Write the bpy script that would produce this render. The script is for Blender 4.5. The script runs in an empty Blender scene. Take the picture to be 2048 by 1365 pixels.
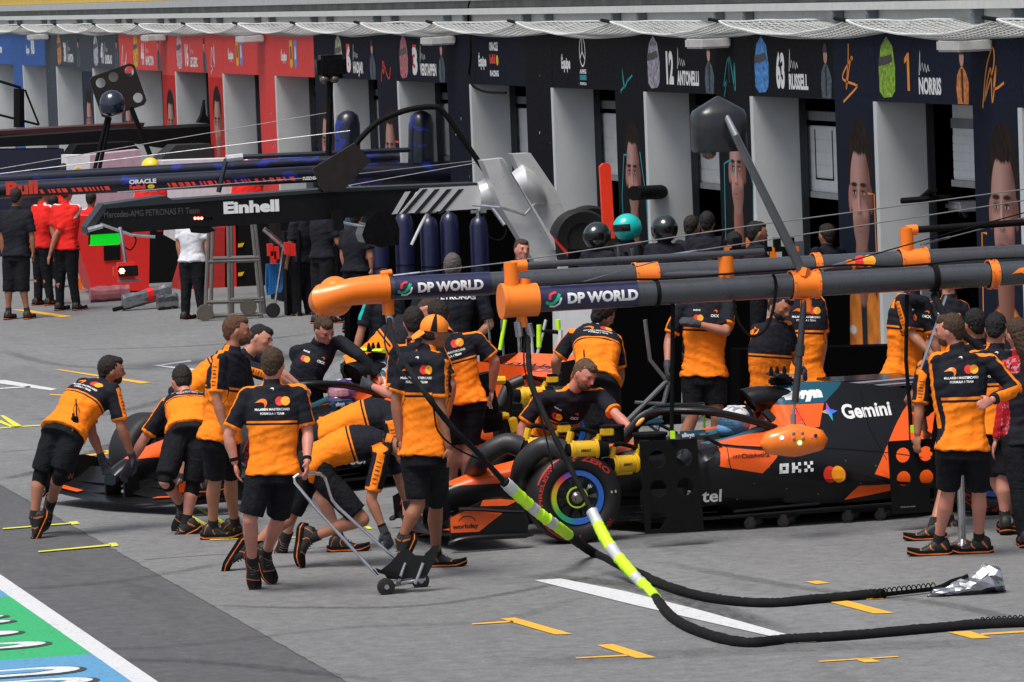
import bpy, bmesh, math, random
import numpy as np
from mathutils import Vector, Matrix, noise
from mathutils.bvhtree import BVHTree
random.seed(7)
R = math.radians
scene = bpy.context.scene
col = scene.collection
V = Vector

# ---------------------------------------------------------------- camera, world, sun, exposure
FPX, CAMH = 10000.0, 4.35
_dY = V((-2624, 622.5, -FPX)).normalized()
_a = -math.tan(R(2.2)); _c = -(_dY.x * _a + _dY.y) / _dY.z
_dZ = V((_a, 1, _c)).normalized()
_dX = _dY.cross(_dZ)
CAM = V((0, 0, CAMH))
cam = bpy.data.objects.new('camera', bpy.data.cameras.new('camera'))
col.objects.link(cam); scene.camera = cam
cam.data.sensor_width = 36; cam.data.lens = 36 * FPX / 2048
cam.data.clip_start = 1; cam.data.clip_end = 800
cam.matrix_world = Matrix.Translation(CAM) @ Matrix((_dX, _dY, _dZ)).to_4x4()
world = bpy.data.worlds.new('World'); scene.world = world; world.use_nodes = True
wn = world.node_tree.nodes; wl = world.node_tree.links
sky = wn.new('ShaderNodeTexSky'); sky.sky_type = 'NISHITA'; sky.sun_disc = False
sky.sun_elevation = R(66); sky.sun_rotation = R(230); sky.dust_density = 3.5; sky.air_density = 1.0; sky.ozone_density = 1.6
hs = wn.new('ShaderNodeHueSaturation'); hs.inputs['Saturation'].default_value = 0.62
wl.new(sky.outputs[0], hs.inputs['Color'])
wl.new(hs.outputs[0], wn['Background'].inputs[0]); wn['Background'].inputs[1].default_value = 0.058
sd = bpy.data.lights.new('sun', 'SUN'); sd.energy = 1.5; sd.angle = R(27); sd.color = (1.0, 0.96, 0.9)
sun = bpy.data.objects.new('sun', sd); col.objects.link(sun)
_sdir = V((math.sin(R(230)) * math.cos(R(66)), math.cos(R(230)) * math.cos(R(66)), math.sin(R(66))))
sun.rotation_euler = _sdir.to_track_quat('Z', 'Y').to_euler()
scene.view_settings.view_transform = 'Standard'; scene.view_settings.look = 'None'
scene.view_settings.exposure = 1.14; scene.view_settings.gamma = 1; scene.view_settings.use_curve_mapping = False

def ray(x, y):
    v = V((x - 1024, 682.5 - y, -FPX)); return V((v.dot(_dX), v.dot(_dY), v.dot(_dZ)))
def gp(x, y, z=0.0):
    r = ray(x, y); return CAM + r * ((z - CAMH) / r.z)
def wp(x, y, X):
    r = ray(x, y); return CAM + r * (X / r.x)
def yp(x, y, Y):
    r = ray(x, y); return CAM + r * (Y / r.y)
def dp(x, y, d): return CAM + ray(x, y) * (d / FPX)
def depth_of(p): return -(_dX * (p.x) + _dY * (p.y) + _dZ * (p.z - CAMH)).z
CR = V((_dX.x, _dY.x, _dZ.x)); CU = V((_dX.y, _dY.y, _dZ.y)); CT = V((_dX.z, _dY.z, _dZ.z))   # camera right / up / toward viewer

# ---------------------------------------------------------------- materials
class NT:
    def __init__(s, name):
        s.m = bpy.data.materials.new(name); s.m.use_nodes = True
        s.t = s.m.node_tree; s.n = s.t.nodes; s.l = s.t.links
        s.b = s.n['Principled BSDF']
    def put(s, sock, v):
        if isinstance(v, bpy.types.NodeSocket): s.l.new(v, sock)
        elif isinstance(v, (tuple, list)) and len(v) == 3 and sock.type == 'RGBA': sock.default_value = (*v, 1)
        else: sock.default_value = v
    def op(s, o, a, b=0.0, c=None):
        n = s.n.new('ShaderNodeMath'); n.operation = o; s.put(n.inputs[0], a); s.put(n.inputs[1], b)
        if c is not None: s.put(n.inputs[2], c)
        return n.outputs[0]
    def mix(s, f, a, b, mode='MIX'):
        n = s.n.new('ShaderNodeMix'); n.data_type = 'RGBA'; n.blend_type = mode
        s.put(n.inputs[0], f); s.put(n.inputs[6], a); s.put(n.inputs[7], b); return n.outputs[2]
    def attr(s, name, vec=False):
        n = s.n.new('ShaderNodeAttribute'); n.attribute_name = name; return n.outputs['Vector' if vec else 'Fac']
    def obj(s):
        return s.n.new('ShaderNodeTexCoord').outputs['Object']
    def xyz(s, v):
        n = s.n.new('ShaderNodeSeparateXYZ'); s.l.new(v, n.inputs[0]); return n.outputs
    def noise(s, scale, detail=4, rough=.55, vec=None, stretch=None, dist=0):
        n = s.n.new('ShaderNodeTexNoise'); n.inputs['Scale'].default_value = scale; n.inputs['Detail'].default_value = detail
        n.inputs['Roughness'].default_value = rough; n.inputs['Distortion'].default_value = dist
        v = vec or s.obj()
        if stretch:
            mp = s.n.new('ShaderNodeMapping'); mp.inputs['Scale'].default_value = stretch; s.l.new(v, mp.inputs[0]); v = mp.outputs[0]
        s.l.new(v, n.inputs['Vector']); return n.outputs['Fac']
    def ramp(s, f, stops):
        n = s.n.new('ShaderNodeValToRGB'); s.put(n.inputs[0], f); e = n.color_ramp.elements
        while len(e) < len(stops): e.new(0.5)
        for i, (p, c) in enumerate(stops): e[i].position = p; e[i].color = (*c, 1) if len(c) == 3 else c
        return n.outputs[0]
    def rng(s, f, a, b, c=0.0, d=1.0):
        n = s.n.new('ShaderNodeMapRange'); s.put(n.inputs[0], f)
        for i, v in enumerate((a, b, c, d)): n.inputs[i + 1].default_value = v
        return n.outputs[0]
    def bump(s, h, strength=.3, dist=.01):
        n = s.n.new('ShaderNodeBump'); n.inputs['Strength'].default_value = strength; n.inputs['Distance'].default_value = dist
        s.l.new(h, n.inputs['Height']); s.l.new(n.outputs[0], s.b.inputs['Normal'])
    def fin(s, col, rough=.5, metal=0.0, coat=0.0, spec=None):
        s.put(s.b.inputs['Base Color'], col); s.put(s.b.inputs['Roughness'], rough); s.b.inputs['Metallic'].default_value = metal
        s.b.inputs['Coat Weight'].default_value = coat; s.b.inputs['Coat Roughness'].default_value = .08
        if spec is not None: s.b.inputs['Specular IOR Level'].default_value = spec
        return s.m
    def half(s, c, ax, bx):        # signed half-plane mask along a 2-d edge (x, z): left side positive
        x, z = c; dx, dz = bx[0] - ax[0], bx[1] - ax[1]
        k = s.op('MULTIPLY', s.op('SUBTRACT', z, ax[1]), dx); q = s.op('MULTIPLY', s.op('SUBTRACT', x, ax[0]), dz)
        return s.op('SUBTRACT', k, q)
    def poly(s, c, pts):           # convex polygon, counter-clockwise
        r = None
        for i in range(len(pts)):
            h = s.half(c, pts[i], pts[(i + 1) % len(pts)]); r = h if r is None else s.op('MINIMUM', r, h)
        return s.op('GREATER_THAN', r, 0.0)

_mc = {}
def M(name, c=None, rough=.5, metal=0.0, var=.12, coat=0.0, bump=0.0, bs=60, spec=None, scale=9):
    if name in _mc: return _mc[name]
    t = NT(name)
    n = t.noise(scale, 5); f = t.rng(n, .3, .7)
    lo = tuple(x * (1 - var) for x in c); hi = tuple(min(1, x * (1 + var)) for x in c)
    cc = t.mix(f, lo, hi)
    if bump: t.bump(t.noise(bs, 6), bump, .004)
    rr = t.rng(t.noise(scale * 2.3, 3), .3, .7, max(.03, rough - .07), min(1, rough + .07))
    _mc[name] = t.fin(cc, rr, metal, coat, spec); return _mc[name]
def EM(name, c, s):
    if name in _mc: return _mc[name]
    t = NT(name); t.b.inputs['Emission Color'].default_value = (*c, 1); t.b.inputs['Emission Strength'].default_value = s
    _mc[name] = t.fin(c, .3); return _mc[name]

ORANGE = (.95, .205, .008); NAVY = (.010, .011, .017)
black = M('black_plastic', (.006, .006, .0065), .45)
matte = M('matte_black', (.0045, .0045, .005), .75, spec=.15)
carbon = M('carbon_fibre', (.0045, .0045, .005), .38, coat=.08, spec=.35)
gloss = M('gloss_black', (.004, .004, .005), .2, coat=.35)
dark = M('garage_dark', (.0025, .0025, .003), .95, spec=.02)  # near-black colour that puts the gloom of the garage rooms into their walls
grey = M('mid_grey_paint', (.2, .21, .22), .5)
steel = M('brushed_steel', (.55, .56, .58), .3, 1.0, var=.15)
silver = M('silver_paint', (.62, .63, .64), .34, .25, var=.05)
whitep = M('white_paint', (.72, .73, .75), .5, var=.06)
whiteink = M('white_ink', (.78, .79, .8), .5, var=.03)
orangep = M('orange_paint', (1.0, .22, .012), .35, var=.04, coat=.3)
yellowt = M('yellow_tool', (.8, .47, .012), .42, var=.06)
hiviz = M('fluorescent_yellow', (.55, .95, .02), .55, var=.05)
refl = M('reflective_tape', (.55, .57, .6), .4, .2)
redp = M('red_paint', (.72, .02, .015), .45, var=.06)
tealp = M('teal_paint', (.01, .55, .5), .4)
rubber = M('tyre_rubber', (.0085, .0085, .009), .6, bump=.15, bs=300)
cloth_b = M('black_cloth', (.006, .0065, .008), .85, bump=.35, bs=45, spec=.2)
cloth_n = M('navy_cloth', (.012, .013, .02), .85, bump=.35, bs=45, spec=.2)
redink = M('red_ink', (.8, .05, .03), .5)
blackink = M('black_ink', (.01, .01, .012), .5)
bluepaint = M('blue_wrap', (.012, .09, .36), .5)

# ---------------------------------------------------------------- mesh helpers
class MB:
    def __init__(s): s.v = []; s.f = []; s.mi = []; s.cur = 0
    def add(s, vs, fs):
        o = len(s.v); s.v += [tuple(p) for p in vs]; s.f += [tuple(i + o for i in f) for f in fs]; s.mi += [s.cur] * len(fs); return s
    def box(s, c, d, mtx=None, taper=1.0, bev=0.0):
        x, y, z = [q / 2 for q in d]; c = V(c)
        if bev:
            b = min(bev, x * .9, y * .9, z * .9); pts = []
            bm = bmesh.new(); bmesh.ops.create_cube(bm, size=1)
            for v in bm.verts: v.co = V((v.co.x * 2 * x * (taper if v.co.z > 0 else 1), v.co.y * 2 * y * (taper if v.co.z > 0 else 1), v.co.z * 2 * z))
            bmesh.ops.bevel(bm, geom=bm.edges[:], offset=b, segments=2, affect='EDGES')
            bm.verts.index_update()
            vs = [(mtx @ v.co if mtx else v.co) + c for v in bm.verts]; fs = [[v.index for v in f.verts] for f in bm.faces]; bm.free()
            return s.add(vs, fs)
        vs = []
        for k in (-1, 1):
            t = taper if k > 0 else 1
            for a, b in ((-1, -1), (1, -1), (1, 1), (-1, 1)):
                p = V((a * x * t, b * y * t, k * z)); vs.append((mtx @ p if mtx else p) + c)
        return s.add(vs, [(3, 2, 1, 0), (4, 5, 6, 7), (0, 1, 5, 4), (1, 2, 6, 5), (2, 3, 7, 6), (3, 0, 4, 7)])
    def bx2(s, a, b, bev=0.0):
        a, b = V(a), V(b); return s.box((a + b) / 2, [abs(q) for q in (b - a)], bev=bev)
    def tube(s, pts, r, n=10, cap=True, up=None, ry=None):
        pts = [V(p) for p in pts]; m = len(pts)
        r = r if isinstance(r, (list, tuple)) else [r] * m; ry = ry if ry is not None else r
        ry = ry if isinstance(ry, (list, tuple)) else [ry] * m
        vs = []; prev = None
        for i, p in enumerate(pts):
            t = (pts[min(i + 1, m - 1)] - pts[max(i - 1, 0)]).normalized()
            u = prev if prev is not None else (V(up) if up is not None else (V((0, 0, 1)) if abs(t.z) < .95 else V((1, 0, 0))))
            b = t.cross(u).normalized(); u = b.cross(t).normalized(); prev = u
            for k in range(n):
                a = 2 * math.pi * k / n; vs.append(p + b * math.cos(a) * r[i] + u * math.sin(a) * ry[i])
        fs = [(i * n + k, i * n + (k + 1) % n, (i + 1) * n + (k + 1) % n, (i + 1) * n + k) for i in range(m - 1) for k in range(n)]
        if cap: fs += [tuple(range(n))[::-1], tuple((m - 1) * n + k for k in range(n))]
        return s.add(vs, fs)
    def rings(s, rs, cap=True, closed=True):
        n = len(rs[0]); m = len(rs); vs = [p for r in rs for p in r]
        kk = n if closed else n - 1
        fs = [(i * n + k, i * n + (k + 1) % n, (i + 1) * n + (k + 1) % n, (i + 1) * n + k) for i in range(m - 1) for k in range(kk)]
        if cap: fs += [tuple(range(n))[::-1], tuple((m - 1) * n + k for k in range(n))]
        return s.add(vs, fs)
    def ell(s, c, ax, n=12, m=8):
        c = V(c); X, Y, Z = [V(a) for a in ax]; vs = [c - Z]; fs = []
        for j in range(1, m):
            t = math.pi * j / m
            for k in range(n):
                a = 2 * math.pi * k / n; vs.append(c + X * math.sin(t) * math.cos(a) + Y * math.sin(t) * math.sin(a) - Z * math.cos(t))
        vs.append(c + Z)
        for k in range(n): fs.append((0, 1 + (k + 1) % n, 1 + k))
        for j in range(m - 2):
            for k in range(n): fs.append((1 + j * n + k, 1 + j * n + (k + 1) % n, 1 + (j + 1) * n + (k + 1) % n, 1 + (j + 1) * n + k))
        L = len(vs) - 1
        for k in range(n): fs.append((1 + (m - 2) * n + k, 1 + (m - 2) * n + (k + 1) % n, L))
        return s.add(vs, fs)
    def cyl(s, a, b, r, n=16, r2=None): return s.tube([a, b], [r, r if r2 is None else r2], n)
    def lathe(s, prof, org=(0, 0, 0), axis='Y', n=48):
        o = V(org); vs = []; m = len(prof)
        for (r, h) in prof:
            for k in range(n):
                a = 2 * math.pi * k / n
                p = V((r * math.cos(a), h, r * math.sin(a))) if axis == 'Y' else V((r * math.cos(a), r * math.sin(a), h))
                vs.append(o + p)
        fs = [(i * n + k, i * n + (k + 1) % n, (i + 1) * n + (k + 1) % n, (i + 1) * n + k) for i in range(m - 1) for k in range(n)]
        return s.add(vs, fs)
    def prism(s, pts, y0, y1, f=None):     # polygon in (a,b) extruded along third; f maps (a,b,h)->3d
        f = f or (lambda a, b, h: (a, h, b)); n = len(pts)
        vs = [f(a, b, y0) for a, b in pts] + [f(a, b, y1) for a, b in pts]
        return s.add(vs, [tuple(range(n)), tuple(range(2 * n - 1, n - 1, -1))] + [(i, i + n, (i + 1) % n + n, (i + 1) % n) for i in range(n)])
    def mesh(s, name, fix=True):
        me = bpy.data.meshes.new(name); me.from_pydata(s.v, [], s.f)
        if any(s.mi): me.polygons.foreach_set('material_index', s.mi)
        if fix:
            bm = bmesh.new(); bm.from_mesh(me); bmesh.ops.recalc_face_normals(bm, faces=bm.faces); bm.to_mesh(me); bm.free()
        return me
    def build(s, name, mats, parent=None, smooth=True, loc=None, fix=True):
        me = s.mesh(name, fix); return link(name, me, mats, parent, smooth, loc)
def link(name, me, mats, parent=None, smooth=True, loc=None):
    for m in (mats if isinstance(mats, (list, tuple)) else [mats]): me.materials.append(m)
    if smooth and len(me.polygons):
        me.polygons.foreach_set('use_smooth', [True] * len(me.polygons))
        try: me.set_sharp_from_angle(angle=R(38))
        except Exception: pass
    o = bpy.data.objects.new(name, me); col.objects.link(o)
    if parent is not None: o.parent = parent
    if loc is not None: o.location = loc
    return o
def tag(o, label=None, cat=None, group=None, kind=None):
    for k, v in (('label', label), ('category', cat), ('group', group), ('kind', kind)):
        if v: o[k] = v
    return o
def thing(name, label, cat, loc=(0, 0, 0), rz=0, group=None, rot=None):
    o = bpy.data.objects.new(name, None); col.objects.link(o); o.location = loc
    o.rotation_euler = rot or (0, 0, rz); o.empty_display_size = .1
    return tag(o, label, cat, group)
def dup(root, loc, rz=None, label=None, group=None, swap=None):
    def cp(o, par):
        c = o.copy(); col.objects.link(c); c.parent = par
        for ch in o.children: cp(ch, c)
        return c
    r = cp(root, root.parent); r.location = loc
    if rz is not None: r.rotation_euler = (0, 0, rz)
    if label: r['label'] = label
    if group: r['group'] = group
    return r

# ---------------------------------------------------------------- flat lettering and shapes
_tc = {}
def text2d(s, bold=0.0, cuts=0):
    k = (s, bold, cuts)
    if k in _tc: return _tc[k]
    cu = bpy.data.curves.new('t', 'FONT'); cu.body = s; cu.offset = bold; cu.resolution_u = 3; cu.align_x = 'LEFT'
    ob = bpy.data.objects.new('t', cu); me = bpy.data.meshes.new_from_object(ob)
    vs = [(v.co.x, v.co.y) for v in me.vertices]; fs = [tuple(p.vertices) for p in me.polygons]
    x0 = min(v[0] for v in vs); x1 = max(v[0] for v in vs)
    vs = [((x - x0) / .69, y / .69) for x, y in vs]; w = (x1 - x0) / .69      # cap height = 1
    bpy.data.objects.remove(ob); bpy.data.meshes.remove(me)
    _tc[k] = (vs, fs, w); return _tc[k]
def cut2d(vs, fs, nx=0, ny=0):
    if not nx and not ny: return vs, fs
    bm = bmesh.new(); bv = [bm.verts.new((x, y, 0)) for x, y in vs]
    for f in fs:
        try: bm.faces.new([bv[i] for i in f])
        except ValueError: pass
    xs = [v[0] for v in vs]; ys = [v[1] for v in vs]
    for n, lo, hi, ax in ((nx, min(xs), max(xs), 0), (ny, min(ys), max(ys), 1)):
        for i in range(1, n):
            c = lo + (hi - lo) * i / n
            bmesh.ops.bisect_plane(bm, geom=bm.verts[:] + bm.edges[:] + bm.faces[:], plane_co=(c, 0, 0) if ax == 0 else (0, c, 0), plane_no=(1, 0, 0) if ax == 0 else (0, 1, 0))
    bm.verts.index_update(); r = [(v.co.x, v.co.y) for v in bm.verts], [tuple(v.index for v in f.verts) for f in bm.faces]; bm.free(); return r
def fit(s, h, w=None, bold=.03, shear=0.0):
    vs, fs, tw = text2d(s, bold); k = h if w is None else w / tw
    return [((x * k) + y * h * shear, y * h) for x, y in vs], fs
def circ(cx, cy, rx, ry=None, n=20): ry = ry or rx; return [(cx + rx * math.cos(2 * math.pi * i / n), cy + ry * math.sin(2 * math.pi * i / n)) for i in range(n)]
def shape(pts): return list(pts), [tuple(range(len(pts)))]
def decal(vf, f, name, mat, parent, nx=0, ny=0, label=None):   # f maps (u,v) -> Vector or None
    vs, fs = cut2d(*vf, nx, ny); out = [f(u, v) for u, v in vs]
    fs = [q for q in fs if all(out[i] is not None for i in q)]
    if not fs: return None
    out = [o if o is not None else V((0, 0, 0)) for o in out]
    mb = MB().add(out, fs); me = mb.mesh(name, fix=False)
    bm = bmesh.new(); bm.from_mesh(me); bmesh.ops.delete(bm, geom=[v for v in bm.verts if not v.link_faces], context='VERTS')
    bmesh.ops.triangulate(bm, faces=[fc for fc in bm.faces if len(fc.verts) > 4]); bm.to_mesh(me); bm.free()
    return link(name, me, mat, parent, smooth=False)
def caster(bvh, org, U, Vd, N, off=.003, reach=1.5):           # project along -N onto bvh
    org, U, Vd, N = V(org), V(U), V(Vd), V(N).normalized()
    def f(u, v):
        p = org + U * u + Vd * v; h = bvh.ray_cast(p + N * reach * .5, -N, reach)
        return h[0] + N * off if h[0] is not None else None
    return f
def bvh_of(*obs):
    vs, fs = [], []
    for o in obs:
        k = len(vs); vs += [v.co.copy() for v in o.data.vertices]; fs += [tuple(i + k for i in p.vertices) for p in o.data.polygons]
    return BVHTree.FromPolygons(vs, fs)
SWOOSH = [(0, 0), (.28, .2), (.62, .42), (.95, .5), (1.25, .42), (1.42, .2), (1.45, -.1), (1.3, -.42), (1.1, -.62), (1.16, -.3), (1.05, -.05), (.8, .08), (.4, .06)]
def sw(k, ox=0, oy=0): return shape([(ox + x * k, oy + y * k) for x, y in SWOOSH])
def crom(P, t):
    n = len(P) - 1; x = max(0, min(n - 1e-6, t * n)); i = int(x); f = x - i
    a, b, c, d = P[max(i - 1, 0)], P[i], P[i + 1], P[min(i + 2, n)]
    return [.5 * (2 * b[k] + (c[k] - a[k]) * f + (2 * a[k] - 5 * b[k] + 4 * c[k] - d[k]) * f * f + (3 * b[k] - a[k] - 3 * c[k] + d[k]) * f ** 3) for k in range(len(b))]
def smooth_path(P, n=24): return [V(crom(P, i / (n - 1))) for i in range(n)]
# ---------------------------------------------------------------- ground
def ground_mat(name, base, lo, hi, dark_streak, bs, bstr):
    t = NT(name)
    o = t.obj()
    big = t.noise(.35, 5, .6, stretch=(1, .35, 1), dist=.6); mid = t.noise(2.1, 6, .65); fine = t.noise(48, 5, .75)
    c = t.ramp(big, [(.3, lo), (.55, base), (.75, hi)])
    c = t.mix(t.rng(mid, .35, .7, 0, .35), c, lo)
    c = t.mix(t.rng(fine, .35, .65, 0, .5), c, hi)
    sp = t.noise(62, 3, .6)
    c = t.mix(t.rng(sp, .58, .68, 0, .55), c, tuple(x * .45 for x in base))
    st = t.noise(.9, 5, .7, stretch=(1.0, .16, 1), dist=.7)
    c = t.mix(t.rng(st, .56, .72, 0, dark_streak), c, tuple(x * .35 for x in base))
    st2 = t.noise(1.6, 3, .6, stretch=(.22, 1.6, 1), dist=1.0)
    c = t.mix(t.rng(st2, .62, .74, 0, dark_streak * .6), c, tuple(x * .45 for x in base))
    ag = t.noise(8.5, 8, .78); c = t.mix(t.rng(ag, .38, .5, .55, 0), c, tuple(x * .62 for x in base)); c = t.mix(t.rng(ag, .52, .66, 0, .5), c, tuple(min(1, x * 1.12) for x in hi))
    vo = t.n.new('ShaderNodeTexVoronoi'); vo.inputs['Scale'].default_value = 3.2; t.l.new(o, vo.inputs['Vector']); c = t.mix(t.rng(vo.outputs['Distance'], .05, .085, .55, 0), c, tuple(x * .5 for x in base))
    vo2 = t.n.new('ShaderNodeTexVoronoi'); vo2.inputs['Scale'].default_value = 5.1; t.l.new(o, vo2.inputs['Vector']); c = t.mix(t.rng(vo2.outputs['Distance'], .05, .08, .4, 0), c, tuple(min(1, x * 1.4) for x in hi))
    if name.startswith('conc'):
        st3 = t.noise(5.5, 6, .75, stretch=(.3, 1.5, 1), dist=.8)
        c = t.mix(t.rng(st3, .57, .7, 0, .3), c, tuple(x * .55 for x in base))
        crk = t.n.new('ShaderNodeTexVoronoi'); crk.feature = 'DISTANCE_TO_EDGE'; crk.inputs['Scale'].default_value = .33
        mp = t.n.new('ShaderNodeMixRGB'); mp.blend_type = 'ADD'; mp.inputs[0].default_value = .35
        t.l.new(o, mp.inputs[1]); nn = t.n.new('ShaderNodeTexNoise'); nn.inputs['Scale'].default_value = 1.4; nn.inputs['Detail'].default_value = 7; t.l.new(o, nn.inputs['Vector']); t.l.new(nn.outputs['Color'], mp.inputs[2])
        t.l.new(mp.outputs[0], crk.inputs['Vector'])
        c = t.mix(t.rng(crk.outputs['Distance'], .0, .005, .22, 0), c, tuple(x * .3 for x in base))
    h = t.op('ADD', t.op('MULTIPLY', t.noise(bs, 3, .6), 1.0), t.op('MULTIPLY', mid, .6))
    t.bump(h, bstr, .006)
    return t.fin(c, t.rng(mid, .3, .7, .62, .85), spec=.35)
conc = ground_mat('concrete_apron_surface', (.176, .180, .181), (.122, .125, .127), (.240, .243, .242), .36, 110, .35)
asph = ground_mat('asphalt_surface', (.098, .099, .104), (.078, .079, .083), (.14, .14, .145), .4, 170, .9)
def struct(name, mb, mat, z=None, parent=None, smooth=False):
    o = mb.build(name, mat, parent, smooth=smooth); o['kind'] = 'structure'; return o
def sheet(name, pts, mat, z):
    mb = MB(); mb.add([V((x, y, z)) for x, y in pts], [tuple(range(len(pts)))]); return struct(name, mb, mat)
sheet('ground', [(-300, -50), (300, -50), (300, 500), (-300, 500)], M('far_ground', (.12, .12, .12), .8), -.06)
sheet('fast_lane_road', [(-6, 5), (6.74, 5), (6.74, 260), (-6, 260)], asph, 0.0)
_ed = [(6.72 + .018 * noise.noise(V((i * .9, 3, 0))) + .012 * noise.noise(V((i * 3.7, 1, 0))), 20 + i * .12) for i in range(900)]
sheet('concrete_apron', [(30, 20)] + [(30, 128)] + _ed[::-1], conc, .004)
def paint(c, nm, wear=.35):
    t = NT(nm); n = t.noise(28, 6, .7); m = t.noise(3, 4, .6)
    f = t.op('MULTIPLY', t.rng(n, .52, .62), t.rng(m, .35, .65, .15, 1)); f = t.op('MULTIPLY', f, wear)
    t.bump(t.noise(120, 3), .4, .004)
    return t.fin(t.mix(f, c, (.11, .11, .11)), .6)
p_white = paint((.62, .63, .64), 'white_road_paint', .5); p_green = paint((.02, .40, .135), 'green_road_paint', .9); p_blue = paint((.09, .30, .52), 'blue_road_paint', .8)
p_yel = paint((.72, .68, .05), 'yellow_tape_paint', .4); p_org = paint((.85, .42, .03), 'amber_tape_paint', .5); p_letter = paint((.66, .68, .70), 'letter_road_paint', .8)
p_dark = paint((.045, .045, .045), 'letter_outline_paint', .5)
yb1, yb2 = gp(22, 1195).y, gp(180, 1311).y
xw0 = gp(262, 1365).x
sheet('white_lane_line', [(xw0, 12), (5.63, 12), (5.63, 200), (xw0, 200)], p_white, .008)
sheet('green_painted_strip', [(3.2, yb2), (xw0, yb2), (xw0, yb1), (3.2, yb1)], p_green, .008)
for a, b in ((12, yb2), (yb1, yb1 + 14)): sheet('blue_painted_strip', [(3.2, a), (xw0, a), (xw0, b), (3.2, b)], p_blue, .008)
for (px, py, dx, dy) in ((8, 1236, .30, .10), (22, 1246, .42, .10), (38, 1268, .45, .13), (92, 1290, .72, .15), (160, 1341, .9, .17), (186, 1363, .9, .17), (215, 1395, .9, .2)):
    q = gp(px, py)
    for k, (m, zz, g) in enumerate(((p_dark, .012, .045), (p_letter, .016, .0))):
        L = [(q.x - 1.6 - dx, q.y + dy + g), (q.x - .25, q.y + dy + g)] + [(q.x - .25 + (.25 + g) * math.sin(a), q.y + (dy + g) * math.cos(a)) for a in [math.pi * i / 10 for i in range(1, 10)]] + [(q.x - .25, q.y - dy - g), (q.x - 1.6 - dx, q.y - dy - g)]
        sheet('painted_letter' if k else 'letter_outline', L, m, zz)
    L = [(q.x - 1.6 - dx, q.y + dy * .42), (q.x - .3, q.y + dy * .42), (q.x - .16, q.y), (q.x - .3, q.y - dy * .42), (q.x - 1.6 - dx, q.y - dy * .42)]
    sheet('letter_counter', L, p_green if py < 1311 else p_blue, .020)
def mark(name, pix, mat, z=.009): sheet(name, [(gp(x, y).x, gp(x, y).y) for x, y in pix], mat, z)
mark('white_box_line', [(1068, 1163), (1122, 1160), (1250, 1185), (1400, 1223), (1572, 1271), (1545, 1276), (1430, 1250), (1270, 1213)], p_white)
mark('white_box_mark', [(1560, 1289), (1614, 1284), (1634, 1287), (1568, 1291)], p_white)
for pts in ([(1000, 1240), (1030, 1238), (1145, 1271), (1110, 1272)], [(943, 1250), (1025, 1244), (1027, 1247), (945, 1252)],
            [(1193, 1293), (1226, 1291), (1313, 1318), (1272, 1319)], [(1151, 1318), (1256, 1312), (1256, 1315), (1153, 1320)],
            [(1656, 1206), (1695, 1204), (1788, 1229), (1748, 1230)], [(1611, 1166), (1638, 1164), (1660, 1169), (1632, 1171)],
            [(1710, 1322), (1740, 1320), (1762, 1326), (1730, 1328)], [(1636, 1325), (1796, 1315), (1798, 1317), (1640, 1327)],
            [(1895, 1267), (1940, 1265), (1982, 1279), (1945, 1280)], [(1960, 1270), (2048, 1264), (2060, 1267), (1964, 1273)],
            [(1840, 1253), (1870, 1251), (1880, 1254), (1850, 1256)], [(1724, 1199), (1760, 1197), (1768, 1200), (1735, 1202)],
            [(104, 740), (122, 741), (302, 767), (282, 769)], [(20, 620), (60, 622), (145, 634), (120, 636)], [(165, 912), (235, 905), (240, 908), (170, 915)],
            [(205, 903), (238, 902), (240, 912), (222, 909)], [(100, 790), (165, 793), (165, 796), (100, 792)]):
    mark('amber_tape_mark', pts, p_org)
for pts in ([(5, 1059), (140, 1048), (141, 1050), (6, 1061)], [(138, 1046), (154, 1045), (160, 1050), (144, 1052)], [(76, 1105), (221, 1091), (222, 1094), (77, 1107)],
            [(216, 1089), (232, 1088), (238, 1094), (224, 1096)], [(393, 1020), (400, 1018), (468, 1056), (460, 1060)], [(375, 1035), (382, 1033), (470, 1078), (460, 1081)],
            [(0, 833), (8, 833), (46, 855), (30, 857)], [(0, 857), (140, 848), (140, 850), (0, 859)], [(420, 1081), (600, 1076), (600, 1078), (420, 1083)],
            [(728, 1056), (738, 1055), (745, 1060), (736, 1061)], [(0, 842), (30, 856), (24, 857), (0, 848)]):
    mark('yellow_tape_mark', pts, p_yel, .010)
for pts in ([(0, 762), (10, 762), (115, 780), (102, 783), (60, 777), (0, 769)], [(0, 778), (60, 774), (62, 776), (0, 780)], [(305, 733), (380, 722), (384, 725), (325, 733), (395, 740), (385, 743)]):
    mark('white_arrow_mark', pts, p_white)
for (a, b) in (((420, 1112), (1900, 1040)), ((0, 905), (330, 880))):
    A, B = gp(*a), gp(*b); yj = (A.y + B.y) / 2; sheet('slab_joint', [(6.8, A.y - .008), (16.4, A.y - .008), (16.4, A.y + .008), (6.8, A.y + .008)], M('joint_dark', (.07, .07, .07), .9), .0062)
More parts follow.
